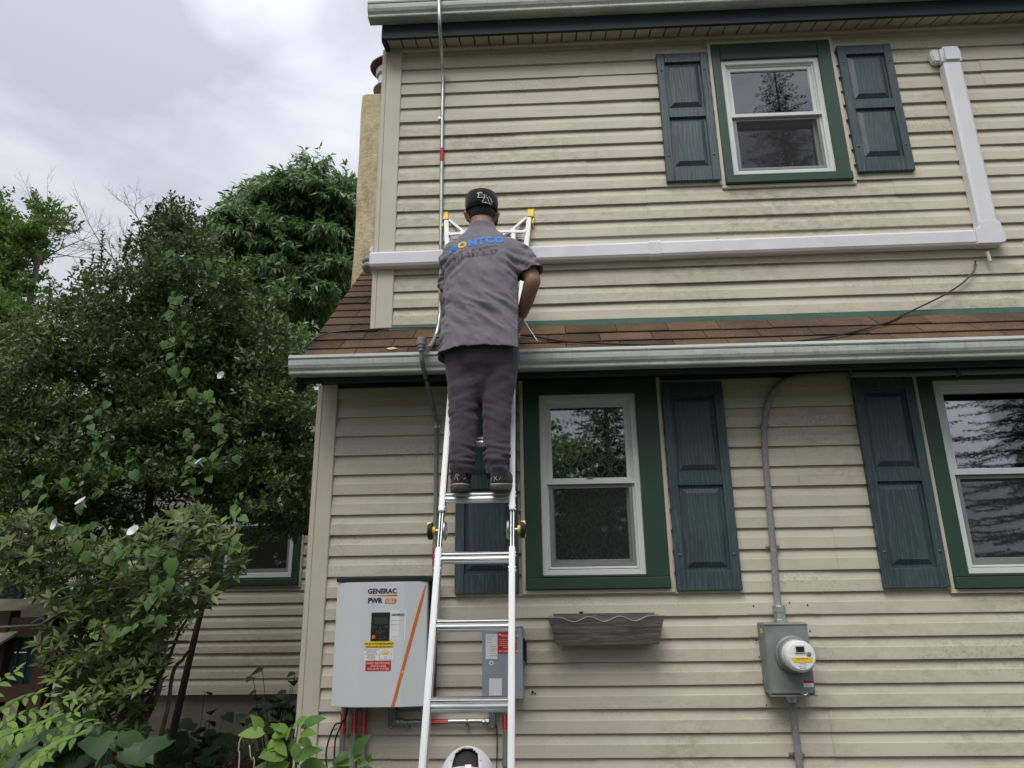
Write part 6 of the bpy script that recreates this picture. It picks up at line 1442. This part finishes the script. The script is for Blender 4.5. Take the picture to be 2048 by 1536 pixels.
for i, s_ in enumerate(stems):
    pts = [at(x, y, 4.15+.12*math.sin(i*2+j)) for j, (x, y) in enumerate(s_)]; pp = smooth_path(pts, 6); m_ = len(pp)
    mb = MB(); mb.tube([p+Vector((noise.noise(p*6)*.012, 0, noise.noise(p*7+Vector((3, 0, 0)))*.01)) for p in pp], [.019-.011*j/m_ if i < 3 else .014-.008*j/m_ for j in range(m_)], 8); mb.build('stem', M['barkpale'] if i in (0, 1, 7) else M['bark'], rh, smooth=2); nodes += pp[m_//3:]
sg = []
for t in sorted(ros, key=lambda q: min((q-n_).length for n_ in nodes)):
    b_ = min(nodes, key=lambda q: (q-t).length+.6*max(0, q.z-t.z)); m_ = (b_+t)/2+Vector((rng.normal()*.02, rng.normal()*.02, -.02)); sg += [(b_, m_, .0055, .0042), (m_, t, .0042, .003)]; nodes.append(m_); nodes.append(t)
sticks(sg, rh, 'twig', M['barkpale'], 5)
proto = []
def one_leaf(name, L, W, mat, tint, droop=.12, segs_=4, heart=False):
    """a single larger leaf with a midrib fold, base at the origin, pointing +Y"""
    vs = []; fs = []; n = segs_+2
    for i in range(n+1):
        t = i/n; w_ = (math.sin(PI*min(1, t*1.02)**.8)**.9 if not heart else (1.0-t)**.75*(.55+1.1*min(1, t*3))) * W*.5
        if i in (0,) and not heart: w_ = .0008
        y = L*t; z = -droop*L*t*t; vs += [(-w_, y-(.10*L if heart and i == 0 else 0), z+w_*.28), (0, y, z), (w_, y-(.10*L if heart and i == 0 else 0), z+w_*.28)]
    for i in range(n): a = 3*i; fs += [(a, a+3, a+4, a+1), (a+1, a+4, a+5, a+2)]
    me = bpy.data.meshes.new(name); me.from_pydata(vs, [], fs); me.materials.append(mat); me.polygons.foreach_set('use_smooth', [True]*len(fs))
    a_ = me.attributes.new('tint', 'FLOAT', 'POINT'); a_.data.foreach_set('value', [tint]*len(vs)); return me
def place_leaf(me, parent, p, d, n, s_=1.0, name='leaf'):
    d = Vector(d).normalized(); n = Vector(n); x = d.cross(n).normalized(); n = x.cross(d)
    o = bpy.data.objects.new(name, me); COL.objects.link(o); o.parent = parent; q = parent; off = Vector()
    while q: off += q.location; q = q.parent
    m_ = Matrix((x, d, n)).transposed().to_4x4(); m_.translation = Vector(p)-off; o.matrix_local = m_ @ Matrix.Scale(s_, 4); return o
rl_ = [one_leaf('leaf', .072, .028, LEAF['rhodo'], t, .15) for t in (.1, .35, .6, .85)]
count = 0; RP, RD, RN, RL, RTt = [], [], [], [], []
order = sorted(range(len(ros)), key=lambda i: ros[i].y)
for i in order:
    c = ros[i]; ax = Vector((rng.normal()*.35, -.65+rng.normal()*.35, 1)).normalized(); u = ax.orthogonal().normalized(); v = ax.cross(u); k = rng.integers(6, 10); ph = rng.uniform(0, 6)
    tt = int(np.clip(rng.normal(1.6, .9), 0, 3))
    for j in range(k):
        a = ph+2*PI*j/k; el = rng.uniform(-.1, 1.0); d = (u*math.cos(a)+v*math.sin(a))*math.cos(el)+ax*math.sin(el); s_ = rng.uniform(.75, 1.15)
        if count < 296: place_leaf(rl_[tt], rh, c+d*.006, d, ax, s_); count += 1
        else: RP.append(c+d*.006); RD.append(d); RN.append(ax); RL.append(.075*s_); RTt.append((.1, .35, .6, .85)[tt])
me = leaf_mesh('leaf_mass', np.array(RP), np.array(RD), np.array(RN), np.array(RL), np.array(RL)*.38, np.array(RTt), LEAF['rhodo'], droop=.12); link('leaf', me, rh)['kind'] = 'stuff'

# --- bindweed vine with white flowers
vn = empty('bindweed', (-2.3, 4.4, .3), 'climbing bindweed with heart shaped bright leaves and white trumpet flowers over the shrubs', 'vine')
vl = [one_leaf('leaf', .066, .050, LEAF['vine'], t, .25, 5, True) for t in (.15, .4, .7, 1.0)]
strands = [[(345, 520), (352, 560), (345, 600), (338, 640), (345, 690), (350, 730), (372, 770), (400, 790), (420, 800), (440, 850), (450, 880), (440, 900), (420, 915), (395, 925)], [(372, 515), (400, 512), (420, 530), (440, 520), (430, 560), (380, 600), (372, 650), (380, 690), (360, 730)], [(225, 800), (200, 815), (180, 850), (200, 880), (215, 920), (250, 940), (280, 950), (260, 900)], [(470, 1000), (480, 1040), (475, 1080), (465, 1100)], [(70, 960), (90, 980), (100, 1020), (120, 1045), (160, 1060), (200, 1050), (230, 1090), (250, 1110)], [(250, 1100), (300, 1100), (340, 1110), (350, 1150), (320, 1170), (300, 1200)], [(400, 880), (380, 950), (400, 980), (430, 930), (460, 910)], [(190, 1270), (195, 1240), (240, 1265), (290, 1240), (330, 1230)], [(190, 870), (210, 960), (190, 990), (160, 1010)], [(380, 860), (378, 880), (384, 920), (372, 960)]]
for si, s_ in enumerate(strands):
    Y = 4.3 if s_[0][1] < 950 else 3.76
    pts = [at(x, y, Y+.05*math.sin(j+si)) for j, (x, y) in enumerate(s_)]; pp = smooth_path(pts, 7)
    mb = MB(); mb.tube([p+Vector((noise.noise(p*14)*.02, 0, noise.noise(p*11)*.015)) for p in pp], .0022, 5); mb.build('stem', LEAF['fresh'], vn, smooth=2)
    for j, p in enumerate(pp):
        if rng.uniform() < .5: continue
        a = rng.uniform(-1, 1); d = Vector((a, -.4, -.75+rng.uniform(-.3, .5))); place_leaf(vl[rng.integers(0, 4)], vn, p, d, Vector((rng.normal()*.3, -1, .75)), rng.uniform(.45, 1.05))
# individually visible large leaves
for x, y, dx, dz, s_, k_ in [(360, 600, .2, -.8, 1.1, 1), (330, 690, .1, -1, 1.1, 2), (345, 745, .3, -1, 1.2, 1), (372, 745, .2, -1, 1.1, 2), (385, 785, .2, -1, 1.3, 1), (415, 790, .5, -.9, 1.2, 2), (430, 860, .8, -.6, 1.3, 0), (470, 920, .6, -.9, 1.0, 0), (265, 950, .6, -.8, 1.1, 0), (310, 1110, -.1, -1, 1.15, 1), (345, 1125, .1, -1, 1.5, 2), (310, 1160, .1, -1, .9, 1), (342, 1165, 0, -1, 1.1, 2), (160, 1090, -.1, -1, 1.2, 2), (175, 1110, .1, -1, 1.1, 2), (215, 1120, .6, -.6, 1.1, 1), (128, 1062, -.4, -1, 1.2, 2), (85, 960, -.3, -.9, 1.0, 2), (130, 965, .3, -1, 1.0, 2), (58, 990, -.4, -.8, .9, 3), (345, 510, -.5, -.8, 1.2, 2), (180, 935, -.3, -.9, 1.1, 1), (250, 1135, .1, -1, .9, 2)]:
    Y = 4.25 if y < 950 else 3.74; place_leaf(vl[k_], vn, at(x, y-8, Y), Vector((dx, -.25, dz)), Vector((.1*dx, -1, .45)), s_*.95)
def flower(px, py, Y, face, s_=1.0):
    f = Vector(face).normalized(); c = at(px, py, Y); u = f.orthogonal().normalized(); v = f.cross(u); n = 20; vs = []
    for r, h in ((.003, -.045), (.005, -.03), (.009, -.016), (.018, -.006), (.028, .0)):
        for k in range(n): a = 2*PI*k/n; rr = r*s_*(1+.05*math.cos(5*a)); vs.append(c+f*h*s_+(u*math.cos(a)+v*math.sin(a))*rr)
    mb = MB(); mb.add(vs, [(i*n+k, i*n+(k+1) % n, (i+1)*n+(k+1) % n, (i+1)*n+k) for i in range(4) for k in range(n)]); mb.build('flower', M['flower'], vn, smooth=2)
flower(160, 1001, 3.72, (-.35, -.55, .6), 1.1); flower(107, 1048, 3.70, (-.5, -.85, .15), 1.1); flower(265, 1060, 3.70, (-.2, -.75, .5), 1.15); flower(396, 922, 4.15, (-.5, -.5, .6), .95); flower(343, 626, 4.4, (.2, -.7, .7), 1.0); flower(441, 750, 4.4, (-.3, -.9, .2), 1.0); flower(434, 565, 4.4, (.6, -.5, .5), .6); flower(273, 546, 4.5, (-.4, -.5, .8), .9)

# --- trees behind
def big_tree(name, label, base, poly, Y, Yr, nc, rad, per, lper, Ltw, Ls, ratio, mat, bark, drp=0, up=.5, r0=.16, squash=.8, droop=.1, group=None):
    t = empty(name, base, label, 'tree', group)
    cen = sample_crown(poly, Y, Yr, nc, rad*1420/Y*.5); T, Dd, tb = clump_tips(cen, rad, per, squash)
    if drp: Dd[:, 2] -= drp; Dd /= np.linalg.norm(Dd, axis=1)[:, None]
    crown('crown', None, t, T, Dd, lper, Ltw, Ls, ratio, mat, tb, up=up, spread=.75, drp=drp*.5, droop=droop)
    top = max(c.z for c in cen); b = Vector(base); mid = [b+Vector((.08*math.sin(k), .08*math.cos(k*2), (top-b.z)*k/8)) for k in range(7)]
    sg, _ = branches(mid, cen, t, bark, r0=r0); sticks(sg, t, 'limb', bark, 5)
    mb = MB(); mb.tube([(p.x, p.y, p.z) for p in mid], list(np.linspace(r0, r0*.3, 7)), 10); mb.build('trunk', bark, t, smooth=2); return t
c = at(560, 800, 12.5)
big_tree('broadleaf_tree', 'large green tree with drooping glossy leaves behind the roof and chimney', (c.x, 12.5, 0), [(405, 460), (420, 410), (460, 400), (480, 350), (540, 345), (570, 320), (590, 330), (640, 305), (665, 330), (700, 320), (730, 330), (730, 620), (700, 650), (620, 690), (520, 700), (440, 640), (400, 560)], 12.5, 1.3, 250, .48, 28, 15, .36, .15, .27, LEAF['lush'], M['bark'], drp=.75, up=.3, droop=.25)
c = at(20, 900, 12)
big_tree('broadleaf_tree', 'loose tree at the far left edge with yellowish green lower foliage', (c.x-1, 12, 0), [(-140, 330), (0, 350), (20, 400), (60, 420), (80, 380), (120, 385), (130, 420), (155, 440), (150, 470), (110, 470), (130, 510), (90, 540), (130, 560), (80, 600), (110, 700), (60, 740), (-140, 760)], 12, 1.2, 170, .42, 22, 12, .34, .085, .5, LEAF['airy'], M['bark'], up=.6)
c = at(-60, 700, 9.5)
big_tree('broadleaf_tree', 'yellow green leafy bush tree low at the far left edge', (c.x, 9.5, 0), [(-140, 560), (0, 560), (60, 620), (90, 700), (120, 760), (60, 860), (-140, 880)], 9.5, .6, 90, .35, 26, 12, .25, .065, .5, LEAF['airy'], M['bark'], up=.6, r0=.1)
c = at(500, 900, 9)
big_tree('broadleaf_tree', 'dark green tree standing behind the low rear wing roof', (c.x, 10.3, 0), [(330, 640), (420, 620), (520, 640), (640, 640), (660, 700), (640, 830), (500, 830), (330, 820), (250, 800), (240, 700)], 10.3, .7, 120, .45, 26, 12, .3, .11, .35, LEAF['lush'], M['bark'], drp=.3, r0=.12)
# bare tree
def bare_tree(base, dirs, label, name='bare_tree', L0=1.5, seed=3):
    rs = random.Random(seed); t = empty(name, base, label, 'tree'); segs = {0: [], 1: []}
    def grow(p, d, L, r, lev):
        k = 4; q = p
        for i in range(k):
            d = (d+Vector((rs.gauss(0, .10), rs.gauss(0, .10), rs.gauss(0.02, .06)))).normalized(); q2 = q+d*L/k; segs[0 if lev < 2 else 1].append((q, q2, r*(1-i/k*.35), r*(1-(i+1)/k*.35))); q = q2
            if lev < 5 and i > 0 and rs.random() < .78:
                ax = Vector((rs.gauss(0, 1), rs.gauss(0, 1), rs.gauss(0, 1))).normalized(); dd = (Matrix.Rotation(rs.uniform(.45, .85), 3, ax.cross(d).normalized()) @ d); grow(q, dd, L*rs.uniform(.5, .72), r*.55, lev+1)
        if lev < 5: grow(q, d, L*.75, r*.62, lev+1)
    mb = MB(); mb.tube([dirs[0][0], (dirs[0][0][0]+.05, dirs[0][0][1], dirs[0][2])], [dirs[0][3], dirs[0][3]*.5], 8); mb.build('trunk', M['barkpale'], t, smooth=2)
    for (b, d, L, r) in dirs[1:]: grow(Vector(b), Vector(d).normalized(), L*.60, r*.75, 0)
    sticks(segs[0], t, 'limb', M['barkpale'], 6); sticks(segs[1], t, 'twigs', M['barkpale'], 3); return t
b0 = at(300, 560, 11.0)
mbt = bare_tree((b0.x, 11, 0), [((b0.x, 11, 0), (0.0, 0, 1), b0.z-.2, .10), (b0-Vector((0, 0, .4)), at(215, 350, 11)-b0, 1.25, .032), (b0-Vector((0, 0, .2)), at(390, 370, 11)-b0, 1.25, .034), (b0-Vector((0, 0, .6)), at(250, 420, 11)-b0, 1.1, .028), (at(290, 470, 11), at(235, 345, 11)-at(290, 470, 11), .75, .02)], 'bare leafless tree with fine grey twigs rising behind the tall shrub', seed=5)
b1 = at(75, 500, 11.5)
bare_tree((b1.x, 11.5, 0), [((b1.x, 11.5, 0), (0, 0, 1), b1.z-.1, .09), (b1-Vector((0, 0, .3)), at(70, 330, 11.5)-b1, 1.1, .026), (b1-Vector((0, 0, .4)), at(130, 400, 11.5)-b1, 1.0, .024), (b1-Vector((0, 0, .6)), at(20, 380, 11.5)-b1, .9, .022)], 'bare twigs of a dead tree sticking out above the far left foliage', seed=9)

# --- compound-leaved weeds at lower left
fl_ = [one_leaf('leaflet', .085, .032, LEAF['fresh'], t, .18) for t in (.1, .35, .6, .9)]
def pinnate(root, tip, pairs, parent, s_=1.0, sag=.04, up=Vector((0, -.5, 1))):
    root, tip = Vector(root), Vector(tip); pts = [root.lerp(tip, t)+Vector((0, 0, sag*math.sin(PI*t))) for t in np.linspace(0, 1, pairs*2+1)]
    mb = MB(); mb.tube(pts, list(np.linspace(.0025, .001, len(pts))), 5); mb.build('leaf_stalk', LEAF['fresh'], parent, smooth=2)
    for i in range(2, len(pts), 2):
        d = (pts[i]-pts[i-1]).normalized(); b = d.cross(up).normalized(); k = rng.integers(0, 4); sc_ = s_*(1.05-.5*i/len(pts))*rng.uniform(.85, 1.15)
        for q in (-1, 1): place_leaf(fl_[k], parent, pts[i], b*q*.9+d*.45+Vector((0, 0, -.15)), up+Vector(rvec(1)[0])*.2, sc_, 'leaflet')
    place_leaf(fl_[2], parent, pts[-1], tip-root, up, s_*.6, 'leaflet')
wl_ = empty('leafy_weed', (-1.55, 2.75, 0), 'bright green weed with long feather-like leaves at the lower left corner', 'plant')
WY_ = 2.75
for r_, t_, pr, sc_, dy in [((-70, 1460), (30, 1345), 5, .95, 0), ((-60, 1490), (70, 1390), 6, 1., .05), ((-60, 1520), (80, 1420), 6, 1., -.05), ((-40, 1580), (100, 1440), 7, 1.1, 0), ((60, 1560), (150, 1425), 5, .8, .15), ((40, 1480), (165, 1395), 6, .7, .2), ((0, 1600), (150, 1475), 7, 1.15, -.1), ((-80, 1560), (40, 1465), 6, 1.1, -.15), ((60, 1470), (125, 1362), 4, .5, .25), ((90, 1500), (185, 1450), 4, .8, .2), ((-20, 1640), (90, 1510), 6, 1.2, -.15)]:
    pinnate(at(*r_, WY_+dy), at(*t_, WY_+dy+rng.uniform(-.1, .1)), pr, wl_, sc_)
mb = MB()
for x0 in (-40, 20, 70): p = at(x0, 1560, WY_); mb.tube([p, Vector((p.x, p.y, .0))], [.004, .007], 6)
mb.build('stem', LEAF['dark'], wl_, smooth=2)
# darker broad leaves below
dk = [one_leaf('leaf', .11, .085, LEAF['dark'], t, .2, 5, True) for t in (.2, .5, .8)]
def low_plant(name, label, cx, cy, Y, n, spread, sizes, protos, seedy=0, stemmat='dark', group=None):
    b = at(cx, cy, Y); g_ = ground_z(b.x, b.y); t = empty(name, (b.x, Y, g_), label, 'plant', group); mb = MB()
    for i in range(n):
        p = at(cx+rng.normal()*spread[0], cy+rng.normal()*spread[1], Y+rng.normal()*.08); r_ = Vector((b.x+rng.normal()*.03, Y, g_)); mb.tube(smooth_path([r_, r_.lerp(p, .5)+Vector((0, 0, .06)), p], 3), .0022, 4, caps=False)
        a = rng.uniform(0, 2*PI); place_leaf(protos[rng.integers(0, len(protos))], t, p, Vector((math.cos(a), math.sin(a)-.2, -.25)), Vector((0, -.45, 1)), rng.uniform(*sizes))
    mb.build('stem', LEAF[stemmat], t, smooth=2); return t
low_plant('broadleaf_weed', 'dark heart-leaved weed below the feathery weed at the bottom left', 160, 1500, 3.2, 46, (55, 38), (.8, 1.5), dk)
low_plant('broadleaf_weed', 'dark leafy weed growing against the rear foundation', 400, 1480, 5.2, 60, (50, 28), (.7, 1.2), dk)
low_plant('broadleaf_weed', 'dark ivy-like weed beside the corner post under the rear window', 560, 1425, 5.6, 60, (38, 34), (.6, 1.0), dk)
low_plant('broadleaf_weed', 'dark weed at the foot of the rhododendron stems', 330, 1530, 4.6, 50, (60, 30), (.7, 1.2), dk)
# bright young plant by the corner post and one under the inverter
yg = [one_leaf('leaf', .10, .055, LEAF['fresh'], t, .2, 5) for t in (.45, .7, 1.0)]
yd2 = [one_leaf('leaf', .12, .06, LEAF['vine'], t, .25, 5) for t in (.2, .5, .8)]
yp = empty('young_plant', (-1.25, 3.6, 0), 'bright yellow-green young plant in front of the house corner post', 'plant')
YP = 3.6
for x, y, dx, dz, s_, pr in [(530, 1468, -1, .15, 1.2, yg[2]), (525, 1462, -.2, .5, 1.0, yg[2]), (545, 1470, .6, .1, 1.0, yg[2]), (550, 1485, .8, -.5, .9, yg[1]), (565, 1470, -.3, .5, .8, yg[1]), (578, 1462, -.6, .3, .9, yg[1]), (585, 1455, .7, .4, .7, yg[2]), (592, 1448, .5, .35, .8, yg[1]), (602, 1455, .9, .5, 1.1, yd2[2]), (600, 1468, .9, .15, .9, yg[0]), (597, 1478, .8, -.25, .9, yg[0]), (590, 1485, .3, -.8, .8, yd2[2]), (570, 1485, -.8, -.2, 1.0, yg[1]), (545, 1495, -.5, -.3, .7, yg[1]), (540, 1500, .4, -.5, .7, yg[0]), (575, 1515, -.9, .2, 1.3, yg[0]), (590, 1520, .9, .5, 1.2, yd2[2]), (580, 1525, -.6, -.3, 1.1, yg[0]), (600, 1530, .9, .1, 1.2, yd2[2]), (585, 1508, .1, .8, .8, yg[1]), (560, 1535, -1, .1, 1.1, yd2[2]), (600, 1545, .2, -.2, 1.1, yd2[1]), (572, 1480, .2, .6, .7, yg[2]), (560, 1476, -.4, -.3, .8, yg[2])]:
    place_leaf(pr, yp, at(x, y, YP+rng.uniform(-.05, .05)), Vector((dx, -.35, dz)), Vector((.0, -.75, .8)), s_)
mb = MB()
for pts in ([(533, 1560), (533, 1510), (532, 1470)], [(592, 1560), (590, 1500), (598, 1440)], [(597, 1490), (605, 1470), (612, 1450)], [(590, 1540), (592, 1520), (600, 1515)]):
    q = [at(x, y, YP) for x, y in pts]
    if pts[0][1] == 1560: q = [Vector((q[0].x, YP, 0))]+q
    mb.tube(smooth_path(q, 4), .003, 6)
mb.build('stem', LEAF['fresh'], yp, smooth=2)
ds_ = empty('dry_stalks', (-1.5, 3.7, 0), 'two thin pale dry stalks left of the bright young plant', 'plant'); mb = MB()
for pts in ([(476, 1560), (477, 1500), (480, 1480), (486, 1471)], [(507, 1560), (502, 1520), (499, 1490)]): q = [at(x, y, 3.7) for x, y in pts]; mb.tube(smooth_path([Vector((q[0].x, 3.7, 0))]+q, 4), .003, 6)
mb.build('stalk', M['caulk'], ds_, smooth=2)
up2 = empty('young_plant', (-.95, 3.75, 0), 'small green plant with one large leaf in front of the conduits under the inverter', 'plant')
for x, y, dx, dz, s_, pr in [(706, 1512, .6, .9, 1.1, yd2[0]), (700, 1505, -.5, -.2, .8, yd2[0]), (705, 1525, -.8, .1, .9, yg[1]), (708, 1522, .5, .5, .6, yg[2]), (700, 1535, -.9, -.1, 1.1, yd2[2]), (715, 1530, .6, .2, .7, yg[0]), (735, 1530, .2, .7, .5, yd2[1]), (690, 1545, -.8, .1, 1.0, yd2[2]), (710, 1545, .3, -.3, 1.0, yg[0]), (725, 1545, .8, .2, .8, yg[0])]:
    place_leaf(pr, up2, at(x, y, 3.75), Vector((dx, -.35, dz)), Vector((.0, -.75, .8)), s_)
mb = MB(); q = at(712, 1560, 3.75); mb.tube(smooth_path([Vector((q.x, 3.75, 0)), q, at(708, 1510, 3.75)], 4), .003, 6); mb.build('stem', LEAF['vine'], up2, smooth=2)
# leaf poking in front of the corner post
# leaf litter
n = 5000; xx = rng.uniform(-6, -1.2, n); yy = rng.uniform(3, 7.2, n); zz = np.array([ground_z(a, b) for a, b in zip(xx, yy)])+.012
NN = np.zeros((n, 3)); NN[:, 2] = 1; NN += rvec(n)*.5; M_lit = M_leaf('dry_leaf', (.05, .028, .015), (.16, .085, .04), .8, .2, .1)
tag(link('leaf_litter', leaf_mesh('leaf_litter', np.stack([xx, yy, zz], 1), rvec(n)*np.array([1, 1, .2]), NN, rng.uniform(.03, .07, n), rng.uniform(.02, .03, n), rng.uniform(0, 1, n), M_lit)), 'brown leaf litter scattered over the soil', 'leaf litter', kind='stuff')

# --- conifers behind the camera: they show in the window panes
def spruce(x, y, h, base_r, label, nl=30, z0=1.5):
    t = empty('spruce_tree', (x, y, 0), label, 'tree', 'spruces across the yard'); mb = MB(); mb.tube([(x, y, 0), (x, y, h)], [.16, .015], 8); mb.build('trunk', M['bark'], t, smooth=2)
    segs = []; P = []; Dv = []; 
    for i in range(nl):
        z = z0+(h-z0)*(i/nl)**.85; R = base_r*(1-(z/h)**1.15)+.12; k = 7
        for j in range(k):
            a = j*2*PI/k+i*1.3+rng.normal()*.15; L = R*rng.uniform(.75, 1.1); dr = np.array([math.cos(a), math.sin(a), .10]); p0 = np.array([x, y, z]); m_ = max(3, int(L/.09)); pv = p0
            for q in range(1, m_+1):
                t_ = q/m_; p = p0+dr*L*t_+np.array([0, 0, -.28*L*t_*t_+.16*L*t_**4]); 
                if q % 4 == 0 or q == m_: segs.append((Vector(pv), Vector(p), .014*(1-t_)+.004, .012*(1-t_)+.003)); pv = p
                side = np.array([-dr[1], dr[0], 0]); w_ = .30*L*(1-t_)**.6*.6+.07
                for s_ in (-1, 1):
                    b = dr*.7+side*s_+np.array([0, 0, -.15+rng.normal()*.12]); b /= np.linalg.norm(b); nn = max(2, int(w_/.05))
                    for c in range(nn): P.append(p+b*w_*c/nn); Dv.append(b+rvec(1)[0]*.5)
                P.append(p); Dv.append(dr+rvec(1)[0]*.3)
    P = np.array(P); Dv = np.array(Dv); n = len(P)
    link('foliage', leaf_mesh('foliage', P, Dv, rvec(n), rng.uniform(.07, .13, n), rng.uniform(.025, .04, n), np.clip(rng.normal(.4, .2, n), 0, 1), LEAF['spruce']), t); sticks(segs, t, 'branch', M['bark'], 3)
spruce(7.4, -10.0, 17.8, 4.2, 'tall spruce across the yard reflected in the upper window', 44)
spruce(12.9, -10.5, 13.0, 3.2, 'spruce across the yard reflected in the right lower window', 30)
spruce(1.5, -7.5, 7.5, 2.6, 'broad spruce across the yard reflected in the lower window beside the ladder', 34, .6)
for i, (lb, pl2) in enumerate((('leafy boundary hedge tree behind the viewer on the left', (-3.5, -9)), ('leafy boundary tree behind the viewer on the right', (4., -11)), ('round leafy tree behind the spruces opposite the window', (.9, -10)), ('leafy tree beside the broad spruce across the yard', (-.9, -8)))):
    t = empty('boundary_tree', (*pl2, 0), lb, 'tree'); cen = [Vector((pl2[0]+rng.normal()*1.2, pl2[1]+rng.normal()*.8, rng.uniform(1.2, 6.2 if i > 1 else 5))) for _ in range(60)]; T, Dd, tb = clump_tips(cen, .8, 26)
    crown('crown', None, t, T, Dd, 10, .4, .16, .5, LEAF['airy'], tb); mb = MB(); mb.tube([(*pl2, 0), (*pl2, 4.5)], [.18, .06], 8); mb.build('trunk', M['bark'], t, smooth=2)

# unseen trees added on the left as light blockers: they keep the rear wing and the shrubs in shade
for lb, (tx, ty), (rx, ry), (za, zb), n_ in (('unseen leafy tree added at the left side to shade the rear wing', (-3.7, 2.5), (1.6, .8), (6.6, 9.6), 120), ('unseen leafy tree added at the left behind the viewer to shade the rear wing', (-4.3, -1.4), (1.5, 1.3), (5.4, 8.6), 35)):
    t = empty('added_shade_tree', (tx, ty, 0), lb, 'tree'); cen = []
    while len(cen) < n_:
        v = rng.uniform(-1, 1, 3)
        if (v**2).sum() < 1: cen.append(Vector((tx+v[0]*rx*1.1, ty+v[1]*ry*1.1, (za+zb)/2+v[2]*(zb-za)/2)))
    T, Dd, tb = clump_tips(cen, .5, 24); crown('crown', None, t, T, Dd, 12, .3, .11, .5, LEAF['airy'], tb)
    sg, _ = branches([Vector((tx-.5*(1-min(1, z/7)), ty-.4*(1-min(1, z/7)), z)) for z in np.linspace(5.6, zb-1, 9)], cen, t, M['bark'], r0=.1); sticks(sg, t, 'limb', M['bark'], 5)
    mb = MB(); mb.tube([(tx-1.6, ty-1.2, 0), (tx-1.3, ty-1, 3), (tx-.5, ty-.4, 5.6), (tx, ty, zb-1)], [.18, .15, .1, .04], 8); mb.build('trunk', M['bark'], t, smooth=2)
